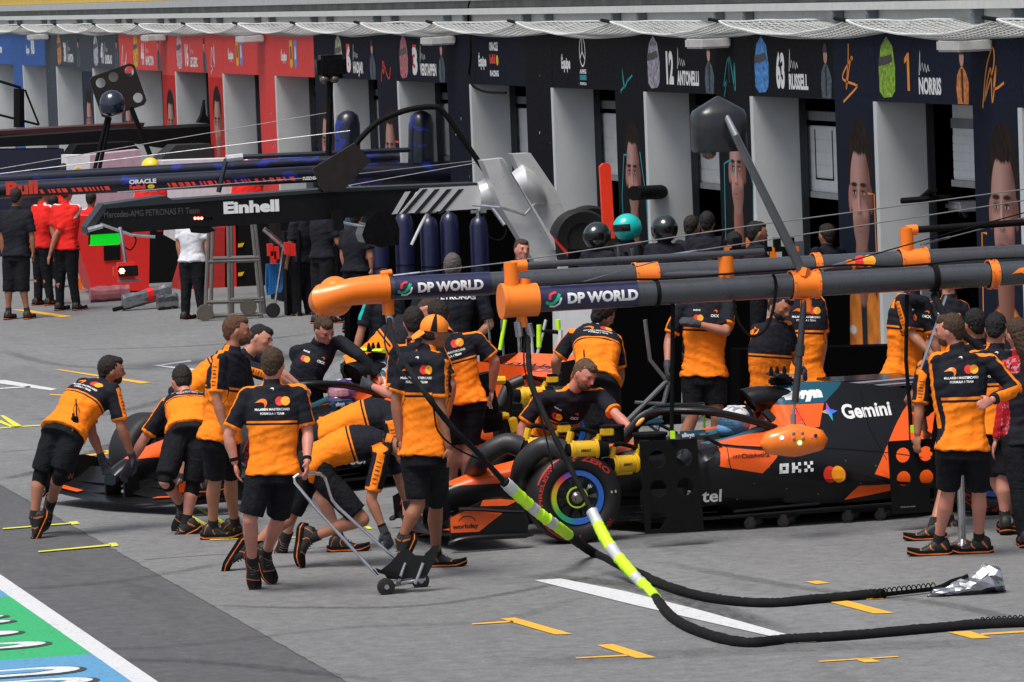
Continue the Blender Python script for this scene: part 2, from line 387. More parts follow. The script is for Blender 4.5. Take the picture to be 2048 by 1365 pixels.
# rubber left by tyres: thin dark sheets with ragged strength
def skid(pix, w, dark_=.5):
    t = NT('tyre_rubber_streak'); n = t.noise(22, 6, .75, stretch=(1, .3, 1)); a = t.attr('edge')
    f = t.op('MULTIPLY', t.rng(n, .35, .65, .25, 1), a); f = t.op('MULTIPLY', f, dark_)
    tr = t.n.new('ShaderNodeBsdfTransparent'); mx = t.n.new('ShaderNodeMixShader'); t.fin((.03, .03, .032), .6)
    t.l.new(f, mx.inputs[0]); t.l.new(tr.outputs[0], mx.inputs[1]); t.l.new(t.b.outputs[0], mx.inputs[2]); t.l.new(mx.outputs[0], t.n['Material Output'].inputs[0])
    P = smooth_path([gp(x, y, .0075) for x, y in pix], 30); vs = []; ed = []
    for i, p in enumerate(P):
        d = (P[min(i + 1, 29)] - P[max(i - 1, 0)]); nrm = V((-d.y, d.x, 0)).normalized(); e = min(1, 5 * min(i, 29 - i) / 29)
        for s, q in ((-1, 0), (-.4, 1), (.4, 1), (1, 0)): vs.append(p + nrm * s * w); ed.append(q * e)
    mb = MB().add(vs, [(i * 4 + k, i * 4 + k + 1, i * 4 + k + 5, i * 4 + k + 4) for i in range(29) for k in range(3)])
    o = mb.build('tyre_mark', t.m, smooth=False); o['kind'] = 'structure'
    at = o.data.attributes.new('edge', 'FLOAT', 'POINT'); at.data.foreach_set('value', ed)
for pix, w, k in (([(1060, 1150), (1250, 1170), (1420, 1215), (1560, 1268)], .17, .55), ([(0, 700), (120, 730), (330, 740)], .12, .3), ([(40, 840), (200, 830), (330, 800), (420, 770)], .14, .35),
                  ([(0, 960), (120, 930), (300, 860)], .12, .5), ([(0, 1290), (300, 1295), (700, 1255), (1000, 1240), (1200, 1180)], .10, .18), ([(980, 1330), (1500, 1300), (2048, 1285)], .3, .25), ([(1300, 1120), (1600, 1175), (1900, 1210), (2100, 1260)], .1, .35),
                  ([(0, 1180), (250, 1160), (480, 1120)], .1, .3), ([(150, 700), (420, 690), (640, 665)], .1, .4), ([(420, 1210), (600, 1215), (900, 1205), (1300, 1130)], .07, .4), ([(0, 1340), (350, 1320), (800, 1365)], .1, .35)):
    skid(pix, w, k)

# ---------------------------------------------------------------- garage building
W = 16.5; PITCH = 4.2
FAR = [48.33 + PITCH * k for k in range(-2, 15)]           # far edge of every opening, nearest first
OPEN = 2.86; HO = 2.97; HT = 3.66
bld = thing('pit_building', 'long pit garage building with team coloured fascia panels, tall bays and white boards above', 'building', (W, 60, 0))
def bx(name, a, b, mat, parent=bld, bev=0.0):
    off = V((W, 60, 0)); m = MB().bx2(V(a) - off, V(b) - off, bev); return m.build(name, mat, parent, smooth=False)
w_navy = M('navy_wrap', (.0085, .0125, .027), .7, var=.08, spec=.12); w_black = M('black_wrap', (.006, .0065, .009), .7, var=.08, spec=.12)
w_rbnavy = M('dark_navy_wrap', (.0075, .0095, .019), .7, var=.08, spec=.12); w_red = M('red_wrap', (.70, .035, .03), .5, var=.05); w_dk = M('charcoal_wrap', (.022, .03, .05), .5, var=.08)
jamb_m = M('grey_jamb_wall', (.60, .62, .63), .6, var=.07, scale=1.5); shut_m = M('shutter_white', (.78, .80, .80), .55, var=.05)
def kmat(k, pillar=False):   # k: index of bay, 0 = y 48.33
    if k < 0 or (k == 0): return w_navy
    if k <= 3: return w_black
    if k <= 6: return w_rbnavy
    if k <= 10: return w_red
    if k <= 12: return w_dk
    return bluepaint
OFFB = V((W, 60, 0))
class Wl:                     # drawing on the wall plane: u = metres toward the viewer's right, v = height
    def __init__(s, y0, z0): s.y0 = y0; s.z0 = z0
    def f(s, layer):
        x = -.05 - .0025 * layer
        return lambda u, v: V((W + x, s.y0 - u, s.z0 + v)) - OFFB
def wdec(vf, y0, z0, mat, parent, name='lettering', layer=1): return decal(vf, Wl(y0, z0).f(layer), name, mat, parent)
def wtext(s, y0, z0, h, mat, parent, w=None, bold=.05, layer=1): return wdec(fit(s, h, w, bold), y0, z0, mat, parent, layer=layer)
panels = {}
for k in range(-2, 15):
    yf = 48.33 + PITCH * k; yn = yf - OPEN; yp1 = yf + (PITCH - OPEN)
    fm = kmat(k); pm = kmat(k - 0)
    panels[('f', k)] = bx('fascia_panel', (W - .05, yn, HO), (W + .25, yf, HT), fm)
    pmat = {3: w_black}.get(k, fm)
    if k == 0: pmat = w_navy
    panels[('p', k)] = bx('pillar_panel', (W - .052, yf, 0), (W + .25, yf + PITCH - OPEN, HT), pmat)
    bx('bay_side_wall', (W - .055, yf - .012, 0), (W + .47, yf + .10, HO - .002), jamb_m)
    bx('door_track', (W + .475, yf - .03, 0), (W + .55, yf + .1, HO), M('dark_steel', (.05, .06, .07), .45, .4))
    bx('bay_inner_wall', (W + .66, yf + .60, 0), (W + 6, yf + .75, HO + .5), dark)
    bx('grey_corner_trim', (W + .36, yf - .03, 0), (W + .472, yf - .014, 1.35), M('trim_grey', (.16, .18, .2), .5))
    bot = {0: 2.16, 1: 1.9, 2: 1.87, 3: 1.85, -1: 2.0}.get(k, 1.88)
    dx = .60
    ye = yf - .45 if k == 0 else yf + .17
    door = bx('roller_door', (W + dx, yn - .3, bot), (W + dx + .04, ye, 2.62 if k else 2.94), shut_m)
    for j in range(5):
        z = bot + .02 + j * (2.6 - bot) / 5
        bx('door_slat', (W + dx - .008, yn - .29, z), (W + dx - .002, ye - .01, z + (2.6 - bot) / 5 - .012), shut_m, None).parent = door
    if k == 1:
        for (u0, z0, u1, z1) in ((.35, 2.05, .37, 2.58), (.95, 2.05, .97, 2.58), (.35, 2.03, .97, 2.05)): bx('hatch_line', (W + dx - .014, ye - u1, z0), (W + dx - .009, ye - u0, z1), matte, None).parent = door
    bx('door_bottom_rail', (W + dx - .03, yn - .3, bot - .07), (W + dx + .08, ye + .01, bot - .004), M('rail_grey', (.36, .37, .37), .5))
    bx('door_header', (W + dx - .02, yn - .3, 2.68), (W + dx + .1, ye, 2.78), grey)
    # soffit lamp box and white capping
    bx('white_capping', (W - .12, yn - .67, HT + .012), (W + .2, yn + PITCH - .68, HT + .07), whitep)
bx('interior_dark_sheet', (W + 2.4, 30, 0), (W + 2.5, 125, 4), dark)  # near-black sheet painting in the dark depth of the garage rooms
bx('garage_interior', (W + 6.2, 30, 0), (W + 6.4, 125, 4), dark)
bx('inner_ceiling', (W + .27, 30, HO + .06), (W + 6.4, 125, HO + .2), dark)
bx('board_backing', (W - .06, 25, 3.735), (W + .2, 125, 3.955), M('off_white_board', (.66, .68, .66), .6, var=.05))
for k in range(-3, 15):
    for d in (0.0, 1.1):
        y = 48.2 + PITCH * k + d
        bx('board_post', (W - .16, y - .055, 3.74), (W - .07, y + .055, 3.90), M('post_grey', (.2, .24, .26), .5))
        bx('post_clamp', (W - .2, y - .09, 3.86), (W - .162, y - .03, 3.885), grey)
bx('white_rail', (W - .2, 25, 3.905), (W - .065, 125, 3.985), M('rail_white', (.6, .62, .6), .5, var=.06))
bx('concrete_ledge', (W - .1, 25, 3.99), (W + .25, 125, 4.085), M('stained_concrete', (.2, .215, .2), .8, var=.3, scale=2))
bx('pale_beam', (W - .2, 25, 4.09), (W + .3, 125, 4.21), M('pale_beam_paint', (.44, .46, .47), .55, var=.08))
bx('yellow_banner', (W - .05, 60, 4.215), (W + .3, 125, 4.6), M('ochre_banner', (.55, .38, .06), .6))
bx('upper_wall', (W - .05, 25, 4.215), (W + .3, 59.9, 4.6), M('upper_grey', (.35, .37, .38), .6))
for k in (-1, 1, 4, 7, 9, 12):                                # white box lamps on the fascia corners
    y = 48.33 + PITCH * k + .75
    bx('box_lamp', (W - .42, y - .05, 3.50), (W - .06, y + .55, 3.62), M('lamp_casing', (.62, .62, .6), .5), bev=.02)
# wall graphics ---------------------------------------------------------------
skin_ink = M('poster_skin_ink', (.52, .27, .21), .55, var=.25, scale=2.5); hair_ink = M('poster_hair_ink', (.035, .02, .016), .6, var=.5, scale=12)
skin_sh = M('poster_skin_tone_deep', (.30, .13, .095), .55, var=.2, scale=3); lip_ink = M('poster_lip_ink', (.42, .12, .11), .5)
teal_ink = M('teal_ink', (.01, .30, .34), .5); orange_ink = M('orange_ink', (.85, .27, .03), .5)
def portrait_mat(hairh, shirtc, seed):
    t = NT('poster_portrait_print'); a = t.attr('pc', True); p = t.xyz(a); x, z = p[0], p[1]
    bgx = t.noise(1.2, 3, vec=a); hn = t.noise(9, 5, .7, vec=a, stretch=(1.6, .7, 1)); sn = t.noise(3.5, 4, .6, vec=a)
    def el(cx, cz, rx, rz, soft, nz=0.0):
        u = t.op('DIVIDE', t.op('SUBTRACT', x, cx), rx); v = t.op('DIVIDE', t.op('SUBTRACT', z, cz), rz)
        d = t.op('SQRT', t.op('ADD', t.op('MULTIPLY', u, u), t.op('MULTIPLY', v, v)))
        if nz: d = t.op('ADD', d, t.op('MULTIPLY', t.op('SUBTRACT', hn, .5), nz))
        n = t.n.new('ShaderNodeMapRange'); n.interpolation_type = 'SMOOTHSTEP'; t.put(n.inputs[0], d)
        for i, q in enumerate((1 - soft, 1 + soft, 1.0, 0.0)): n.inputs[i + 1].default_value = q
        return n.outputs[0]
    mul = lambda a_, b_: t.op('MULTIPLY', a_, b_)
    base = {'n': (.0085, .0125, .027), 'k': (.0065, .007, .0095), 'r': (.55, .03, .025), 'd': (.022, .03, .05), 'm': (.0075, .0095, .019)}[seed[0]]
    c = t.mix(t.rng(bgx, .4, .7, 0, .35), base, tuple(q * .6 for q in base))
    sh = el(0, -2.05, .80, 1.12, .03); c = t.mix(sh, c, t.mix(t.rng(sn, .35, .65), tuple(q * .55 for q in shirtc), shirtc))
    c = t.mix(mul(sh, el(0, -1.2, .10, 1.2, .2)), c, (.02, .02, .03))
    c = t.mix(mul(sh, el(.45, -1.75, .16, .10, .15)), c, (.05, .2, .5)); c = t.mix(mul(sh, el(-.42, -1.55, .12, .05, .3)), c, (.6, .6, .6))
    nk = el(0, -.78, .235, .48, .07); c = t.mix(nk, c, t.mix(t.rng(x, -.2, .2), (.34, .15, .11), (.13, .05, .035)))
    hr = el(.01, .36 + .10 * (hairh - 1), .45, .46 * hairh ** .5, .05, .25); c = t.mix(hr, c, t.mix(t.rng(hn, .35, .7), (.006, .004, .004), (.035, .020, .015)))
    for sx in (-1, 1): c = t.mix(el(sx * .37, -.03, .06, .16, .12), c, (.38, .16, .12) if sx < 0 else (.16, .06, .045))
    fc = t.op('MAXIMUM', el(0, .10, .355, .50, .035), el(0, -.22, .295, .43, .045)); fc = mul(fc, t.op('SUBTRACT', 1.0, el(.02, .73, .44, .25, .10, .45)))
    sk = t.mix(t.rng(x, -.08, .26), (.46, .27, .235), (.12, .058, .05)); sk = t.mix(t.rng(x, -.40, -.22), (.36, .19, .16), sk); sk = t.mix(t.rng(sn, .35, .7, 0, .35), sk, (.42, .18, .14))
    sk = t.mix(mul(el(0, -.45, .30, .24, .3), .55), sk, (.16, .08, .065))
    for sx in (-1, 1):
        sk = t.mix(mul(el(sx * .15 - .055, .045, .115, .075, .5), .75), sk, (.17, .07, .055)); sk = t.mix(mul(el(sx * .2 - .05, -.17, .10, .08, .6), .5), sk, (.55, .24, .18))
        sk = t.mix(el(sx * .16 - .055, .135, .115, .026, .4, .3), sk, (.03, .016, .012)); sk = t.mix(el(sx * .15 - .055, .035, .052, .019, .3), sk, (.45, .42, .40)); sk = t.mix(el(sx * .15 - .062, .037, .027, .024, .3), sk, (.02, .015, .013))
        sk = t.mix(el(sx * .15 - .055, .062, .07, .011, .5), sk, (.03, .016, .012))
    sk = t.mix(mul(el(-.01, -.03, .035, .14, .6), .7), sk, (.18, .075, .06)); sk = t.mix(mul(el(-.075, -.04, .022, .13, .6), .6), sk, (.68, .42, .34)); sk = t.mix(mul(el(-.05, -.185, .08, .03, .5), .8), sk, (.15, .06, .05)); sk = t.mix(mul(el(-.065, -.145, .05, .04, .6), .6), sk, (.6, .30, .24))
    sk = t.mix(el(-.045, -.345, .115, .03, .35), sk, (.38, .12, .11)); sk = t.mix(el(-.045, -.343, .105, .006, .5), sk, (.08, .025, .025)); sk = t.mix(mul(el(-.04, -.405, .08, .02, .6), .6), sk, (.2, .09, .07))
    c = t.mix(fc, c, sk)
    return t.fin(c, .7, spec=.12)
_pm = {}
def portrait(k, hc, zc, s, accent, shirt, parent, hairtop=1.0, sc=True):
    wdt = PITCH - OPEN; y0 = 48.33 + PITCH * k + wdt; nm = 'k' if k in (1, 2) else 'n' if k < 1 else 'm' if k in (5, 6) else 'r' if k in (8, 9) else 'd'
    sc_ = {'n': (.75, .24, .04), 'k': (.03, .04, .05), 'm': (.02, .03, .08), 'r': (.5, .02, .02), 'd': (.05, .07, .12)}[nm]
    key = (nm, hairtop)
    if key not in _pm: _pm[key] = portrait_mat(hairtop, sc_, nm)
    z0, z1 = .1, 2.9; us = [.01, wdt - .01]; mb = MB()
    f = Wl(y0, 0).f(1); mb.add([f(us[0], z0), f(us[1], z0), f(us[1], z1), f(us[0], z1)], [(0, 1, 2, 3)])
    o = mb.build('portrait_print', _pm[key], parent, smooth=False, fix=False); at = o.data.attributes.new('pc', 'FLOAT_VECTOR', 'POINT')
    cx = wdt * (1 - hc); vals = []
    for u, z in ((us[0], z0), (us[1], z0), (us[1], z1), (us[0], z1)): vals += [(u - cx) / s, (z - zc) / s, 0]
    at.data.foreach_set('vector', vals)
def line2(pts, w):
    out = []
    for s in (1, -1):
        for i in (range(len(pts)) if s > 0 else range(len(pts) - 1, -1, -1)):
            a, b = pts[max(i - 1, 0)], pts[min(i + 1, len(pts) - 1)]; dx, dy = b[0] - a[0], b[1] - a[1]; L = math.hypot(dx, dy) or 1
            out.append((pts[i][0] - s * dy / L * w, pts[i][1] + s * dx / L * w))
    n = len(pts); return out, [(i, i + 1, 2 * n - 2 - i, 2 * n - 1 - i) for i in range(n - 1)]
def scribble(y0, z0, h, w, mat, parent, seed):
    rr = random.Random(seed); P = [(0, 0)]
    for i in range(9): P.append(((i / 8 * .8 + rr.uniform(-.2, .3)) * w, rr.uniform(.05, 1) * h if i % 2 else rr.uniform(-.05, .4) * h))
    if seed == 4: P = [(.40 * w, 1.1 * h), (.36 * w, .8 * h), (.2 * w, .25 * h), (.5 * w, .8 * h), (.62 * w, .82 * h), (.4 * w, .75 * h), (.0, .45 * h), (.75 * w, .33 * h), (.8 * w, .28 * h), (.0, .0)]
    if seed == 9: P = [(0, 0), (.25 * w, .7 * h), (.6 * w, 1.05 * h), (.62 * w, .75 * h), (.25 * w, .3 * h), (.1 * w, .15 * h), (.45 * w, .7 * h), (.5 * w, .1 * h), (.75 * w, .75 * h), (.6 * w, .35 * h), (1.1 * w, .45 * h)]
    P = [tuple(p) for p in [crom(P, i / 59) for i in range(60)]]
    wdec(line2(P, .013), y0, z0, mat, parent, 'signature', 2)
or_shirt = M('poster_orange_shirt', (.75, .26, .05), .6, var=.25, scale=3)
P_ = panels
portrait(0, .45, 1.98, .90, orange_ink, or_shirt, P_[('p', 0)], 1.25); portrait(-1, .42, 1.98, .95, orange_ink, or_shirt, P_[('p', -1)], 1.2)
portrait(1, .5, 2.13, .76, teal_ink, w_black, P_[('p', 1)]); portrait(2, .5, 1.97, .76, teal_ink, w_black, P_[('p', 2)])
portrait(5, .5, 1.95, .8, redink, w_rbnavy, P_[('p', 5)]); portrait(6, .5, 1.95, .8, redink, w_rbnavy, P_[('p', 6)])
portrait(8, .5, 2.1, .8, redink, w_red, P_[('p', 8)]); portrait(9, .5, 2.0, .8, redink, w_red, P_[('p', 9)])
portrait(11, .5, 1.9, .8, redink, w_dk, P_[('p', 11)]); portrait(10, .5, 1.9, .8, redink, w_dk, P_[('p', 10)])
for k, m, sd in ((0, orange_ink, 4), (-1, orange_ink, 9), (1, teal_ink, 6), (2, teal_ink, 7), (5, redink, 11), (8, whiteink, 12), (10, whiteink, 13)):
    y = 48.33 + PITCH * k + 1.05; scribble(y, 2.95, .55, .55, m, P_[('p', k)], sd)
for k, m, pts in ((0, orange_ink, [(.98, 2.02), (1.18, 2.02), (1.22, .3)]), (0, orange_ink, [(.3, 1.3), (.2, .4)]), (-1, orange_ink, [(.3, 1.75), (.16, 1.75), (.1, .3)]), (1, teal_ink, [(.15, 1.3), (.2, 2.2), (.45, 2.25), (.5, 2.1)]), (1, teal_ink, [(1.1, 2.2), (1.25, 2.0), (1.2, 1.2), (1.1, .9)]),
                  (2, teal_ink, [(.2, .8), (.16, 1.7), (.3, 2.2), (.5, 2.2)]), (2, teal_ink, [(1.0, 2.25), (1.2, 1.7), (1.25, .9)]), (5, redink, [(1.0, 2.1), (1.25, 2.1)]), (5, redink, [(1.0, 1.55), (1.25, 1.55)])):
    y = 48.33 + PITCH * k + (PITCH - OPEN); wdec(line2(pts, .014), y, 0, m, P_[('p', k)], 'poster_line', 2)
def name_panel(k, num, first, last, hcol, ncol, fig):
    p = P_[('f', k)]; yf = 48.33 + PITCH * k
    hm = M('helmet_print_%d' % k, hcol, .5, var=.75, scale=16)
    wdec(shape([(x * .5, z * .62) for x, z in ((.0, .1), (.25, 0), (.75, .02), (.95, .12), (1, .5), (.85, .85), (.5, 1), (.15, .85), (-.02, .5))]), yf - .12, HO + .04, hm, p, 'helmet_print')
    wdec(shape([(x * .5, z * .62) for x, z in ((-.0, .52), (.5, .55), (.85, .6), (.8, .72), (.4, .68), (.02, .66))]), yf - .12, HO + .04, gloss, p, 'visor_print', 2)
    wtext(num, yf - .88, HO + .12, .34, ncol, p, bold=.05, w=.3) if num != '1' else wdec(shape([(.10, 0), (.17, 0), (.17, .38), (.12, .38), (.02, .32), (.02, .27), (.10, .30)]), yf - .88, HO + .12, ncol, p); 
    wtext(last, yf - 1.32, HO + .10, .15, whiteink, p, bold=.045, w=.085 * len(last) * 1.12 if len(last) > 6 else .66)
    wdec(line2([(.0, .26), (.04, .5), (.05, .3), (.1, .38), (.14, .3), (.18, .37), (.22, .29), (.27, .36), (.3, .3)], .009), yf - 1.34, HO + .02, whiteink, p, 'script_name')
    y = yf - 2.45
    wdec(shape([(0, 0), (.30, 0), (.33, .2), (.26, .3), (.18, .36), (.1, .36), (.0, .28), (-.03, .15)]), y, HO + .01, fig, p, 'driver_print')
    wdec(shape(circ(.145, .45, .065, .09, 12)), y, HO + .01, skin_ink, p, 'driver_face_print', 2); wdec(shape([(.08, .48), (.21, .48), (.2, .56), (.14, .58), (.09, .55)]), y, HO + .01, hair_ink, p, 'driver_hair_print', 3)
    wdec(shape([(.12, .02), (.17, .02), (.17, .34), (.12, .34)]), y, HO + .01, blackink, p, 'driver_zip', 2)
ms = M('dark_suit_print', (.07, .09, .12), .5, var=.9, scale=26)
or_fig = M('orange_suit_print', (.6, .18, .03), .5, var=.6, scale=20)
name_panel(0, '1', 'Lando', 'NORRIS', (.22, .38, .02), orange_ink, or_fig)
name_panel(1, '63', 'George', 'RUSSELL', (.05, .22, .55), whiteink, ms)
name_panel(2, '12', 'Kimi', 'ANTONELLI', (.3, .28, .35), whiteink, ms)
name_panel(5, '3', 'Max', 'VERSTAPPEN', (.4, .12, .15), whiteink, ms)
name_panel(6, '6', 'Isack', 'HADJAR', (.3, .35, .2), whiteink, ms)
name_panel(9, '16', 'C', 'LECLERC', (.5, .35, .4), whiteink, ms); name_panel(10, '44', 'L', 'HAMILTON', (.6, .35, .02), whiteink, ms)
name_panel(11, '41', 'A', 'LINDBLAD', (.4, .4, .45), whiteink, ms); name_panel(12, '30', 'L', 'LAWSON', (.5, .2, .05), whiteink, ms)
for k in (5, 6): wdec(shape([(0, 0), (.22, 0), (.22, .42), (0, .42)]), 48.33 + PITCH * k - .9, HO + .1, redp, P_[('f', k)], 'red_number_block', .5)
for k in (3, 4, 7, 8, 13):
    p = P_[('f', k)]; yf = 48.33 + PITCH * k; wtext('Équipe', yf - .45, HO + .25, .13, whiteink, p, w=.42)
    if k == 3:
        wdec(circ_ring := line2([(.13 * math.cos(a) * 1., .18 * math.sin(a)) for a in [2 * math.pi * i / 20 for i in range(21)]], .012), yf - 1.45, HO + .46, whiteink, p, 'star_emblem')
        for a in (90, 210, 330): wdec(line2([(0, 0), (.13 * math.cos(R(a)), .18 * math.sin(R(a)))], .012), yf - 1.45, HO + .46, whiteink, p, 'star_emblem', 2)
        wtext('AMG', yf - 1.3, HO + .19, .05, whiteink, p, w=.3); wdec(shape([(0, 0), (.3, 0), (.3, .06), (0, .06)]), yf - 1.3, HO + .11, teal_ink, p, 'sponsor_block'); wtext('FORMULA', yf - 1.3, HO + .05, .03, whiteink, p, w=.3)
    elif k == 4:
        wtext('ORACLE', yf - 1.05, HO + .46, .1, whiteink, p, w=.45); wtext('RedBull', yf - 1.05, HO + .29, .11, redink, p, w=.3); wdec(shape(circ(.4, .05, .06, .07)), yf - 1.05, HO + .28, M('gold_ink', (.8, .45, .03), .5), p, 'bull_emblem'); wtext('RACING', yf - 1.05, HO + .12, .07, whiteink, p, w=.45)
    elif k in (7, 8):
        for dx, cc in ((1.1, M('gold_ink', (.8, .55, .03), .5)), (1.42, M('blue_ink', (.12, .25, .7), .5))): wdec(shape([(0, .05), (.1, 0), (.2, .05), (.22, .45), (0, .45)]), yf - dx, HO + .12, cc, p, 'team_shield'); wdec(shape([(.05, .15), (.15, .15), (.14, .35), (.07, .35)]), yf - dx, HO + .12, blackink if dx < 1.2 else whiteink, p, 'shield_emblem', 2)
    else: wtext('RB', yf - 1.1, HO + .25, .25, whiteink, p)
wtext('Williams', 48.33 + PITCH * 14 - .6, HO + .25, .16, whiteink, P_[('f', 14)])
# screws, scuffs and small fittings on the panels
for k in range(-2, 13):
    p = P_[('p', k)]
    for j in range(0 if k in (-1, 0, 1, 2, 5, 6, 8, 9) else 5):
        y = 48.33 + PITCH * k + random.uniform(.1, 1.2); z = random.uniform(.9, 3.3)
        wdec(shape(circ(0, 0, random.uniform(.008, .02), random.uniform(.01, .03), 7)), y, z, random.choice((grey, whiteink)), p, 'scuff', 2)
for k in (2, 4): pass
tb = thing('black_tube', 'thick black roof tube poking out of the garage above the helmeted crew', 'tube', wp(1270, 385, W - .9)); 
_q = [wp(1268, 387, W - .5), wp(1400, 380, W + 1.0)]
bpy.data.objects.remove(tb)
def world_thing(name, label, cat, base, group=None): 
    r = thing(name, label, cat, base, group=group); return r
def rel(r, pts): return [V(p) - r.location for p in pts]
tb = world_thing('black_tube', 'thick black padded tube sticking out of the garage beside a driver poster', 'tube', _q[0])
MB().tube(rel(tb, _q), .085, 18).build('tube_body', matte, tb)
tb2 = world_thing('wall_arm_bracket', 'black arm bracket reaching from the garage bay below the tilted white shutter', 'bracket', wp(1803, 402, W - .1))
MB().tube(rel(tb2, [wp(1803, 402, W - .1), wp(1855, 398, W + .1), wp(1900, 396, W + .35)]), .03, 8).tube(rel(tb2, [wp(1845, 398, W + .1), wp(1868, 378, W + .15)]), .04, 8).build('arm', matte, tb2)
cmw = world_thing('dome_camera', 'small white dome camera under the half open shutter of the nearest garage', 'camera', wp(1930, 412, W + .9))
MB().box((0, 0, 0), (.3, .42, .1), bev=.03).build('housing', whitep, cmw); MB().ell((0, 0, -.08), [(.07, 0, 0), (0, .07, 0), (0, 0, .06)]).build('dome', gloss, cmw)
cw = world_thing('grey_cupboard', 'tall pale grey cupboard inside the nearest garage bay', 'cupboard', (W + 1.5, 46.6, 0))
MB().box((0, 0, 1.0), (.5, 1.3, 2.0), bev=.02).build('cabinet', M('cupboard_grey', (.33, .35, .37), .5), cw); MB().box((-.26, 0, 1), (.02, .01, 1.9)).build('door_gap', matte, cw)
cb = world_thing('black_cable', 'thin black cable drooping over a dark navy fascia corner', 'cable', (W - .1, 66, 3))
MB().tube(rel(cb, smooth_path([wp(943, -5, W - .1), wp(936, 25, W - .1)] + [wp(x, y, W - .12) for x, y in ((940, 76), (941, 120), (938, 150), (946, 172), (970, 184), (1012, 186))], 24)), .018, 5).build('cable_run', matte, cb)

# ---------------------------------------------------------------- debris net
netm = M('net_cord', (.40, .41, .40), .7)
net = thing('debris_net', 'white cord safety net hung in scallops below the white boards', 'net', (W, 60, 3.7))
for k in range(-3, 14):
    y0 = 45.6 + PITCH * k; nu, nv = 44, 16; vs = []
    for i in range(nu + 1):
        u = i / nu
        for j in range(nv + 1):
            v = j / nv; s = math.sin(math.pi * u)
            sag = .19 * (s ** .8) * math.sin(math.pi * min(1, .12 + v * .62)) + .02 * noise.noise(V((u * 5 + k, v * 3, 0)))
            vs.append(V((W - .09 - v * 1.0, y0 + u * PITCH + .5 * v, 3.80 + .03 * v - sag)) - net.location)
    fs = [(i * (nv + 1) + j, (i + 1) * (nv + 1) + j, (i + 1) * (nv + 1) + j + 1, i * (nv + 1) + j + 1) for i in range(nu) for j in range(nv)]
    o = MB().add(vs, fs).build('net_section', netm, net, smooth=False)
    md = o.modifiers.new('w', 'WIREFRAME'); md.thickness = .010; md.use_replace = True
    rim = [vs[i * (nv + 1) + nv] for i in range(nu + 1)]; rim2 = [vs[j] for j in range(nv + 1)]; rim0 = [vs[i * (nv + 1)] for i in range(nu + 1)]
    MB().tube(rim, .011, 5).tube(rim2, .011, 5).tube(rim0, .011, 5).build('rim_rope', M('rope_white', (.62, .63, .62), .7), net)
    a = V(rim[0]); MB().tube([a, a + V((.0, .35, .02))], .02, 6).build('net_clip', matte, net)
# ---------------------------------------------------------------- people: shared builders
NODE_SHIRT = {}
def shirt_mat(kind):
    if kind in NODE_SHIRT: return NODE_SHIRT[kind]
    t = NT(kind + '_shirt_fabric'); tv, sl, st = t.attr('tv'), t.attr('sl'), t.attr('st')
    f = t.noise(7, 4); wr = t.noise(5.5, 5, .62, dist=1.4); fine = t.noise(260, 2)
    OR = t.mix(t.rng(f, .3, .7), (1.0, .245, .012), (.96, .225, .010)); BK = t.mix(t.rng(f, .3, .7), (.0125, .013, .020), (.0095, .010, .016))
    gt = lambda a, v: t.op('GREATER_THAN', a, v); lt = lambda a, v: t.op('LESS_THAN', a, v)
    if kind == 'team':
        c = t.mix(gt(tv, .585), OR, BK)
        c = t.mix(t.op('MULTIPLY', gt(tv, .535), lt(tv, .56)), c, BK)
        slv = t.mix(lt(st, .030), BK, OR); slv = t.mix(gt(sl, .90), slv, OR)
        c = t.mix(gt(sl, .04), c, slv); c = t.mix(t.op('MULTIPLY', lt(st, .030), gt(tv, .8)), c, OR)
    elif kind == 'jacket':
        c = t.mix(gt(tv, .52), OR, BK); c = t.mix(t.op('MULTIPLY', gt(tv, .462), lt(tv, .49)), c, BK)
        slv = t.mix(lt(st, .045), BK, OR); slv = t.mix(gt(sl, .93), slv, BK)
        c = t.mix(gt(sl, .03), c, slv); c = t.mix(t.op('MULTIPLY', lt(st, .035), gt(tv, .85)), c, OR)
    elif kind == 'yellowteam':
        c = t.mix(gt(tv, .7), OR, BK)
    elif kind == 'black': c = BK
    elif kind == 'teal':
        c = t.mix(t.op('MULTIPLY', lt(st, .02), gt(tv, .5)), BK, (.01, .4, .38))
    elif kind == 'red':
        RD = t.mix(t.rng(f, .3, .7), (.78, .022, .016), (.68, .018, .014))
        c = t.mix(t.op('MULTIPLY', lt(st, .022), gt(tv, .4)), RD, (.75, .7, .7))
    elif kind == 'white': c = t.mix(t.rng(f, .3, .7), (.72, .72, .76), (.62, .62, .68))
    elif kind == 'redjacket':
        n2 = t.noise(40, 3); c = t.mix(t.op('MULTIPLY', gt(st, .1), lt(sl, .04)), t.mix(gt(n2, .58), (.42, .012, .02), (.45, .22, .25)), BK); c = t.mix(t.op('MULTIPLY', lt(st, .05), gt(sl, .03)), c, (.42, .012, .02))
    h = t.op('ADD', t.op('MULTIPLY', wr, 1.0), t.op('MULTIPLY', fine, .05)); t.bump(h, .45, .03)
    NODE_SHIRT[kind] = t.fin(c, .82, spec=.2); return t.m
def skin_mat(tone):
    n = 'skin_%s' % tone
    if n in _mc: return _mc[n]
    base = {'fair': (.50, .235, .165), 'tan': (.40, .175, .105), 'deep': (.30, .125, .07), 'pink': (.55, .235, .175)}[tone]
    t = NT(n); f = t.noise(14, 5, .6); g = t.noise(60, 3)
    c = t.mix(t.rng(f, .35, .7, 0, .55), base, (base[0] * .92, base[1] * .68, base[2] * .62)); c = t.mix(t.rng(g, .4, .7, 0, .3), c, tuple(x * .8 for x in base))
    t.bump(g, .15, .003); t.b.inputs['Subsurface Weight'].default_value = .0
    _mc[n] = t.fin(c, .5, spec=.4); return _mc[n]
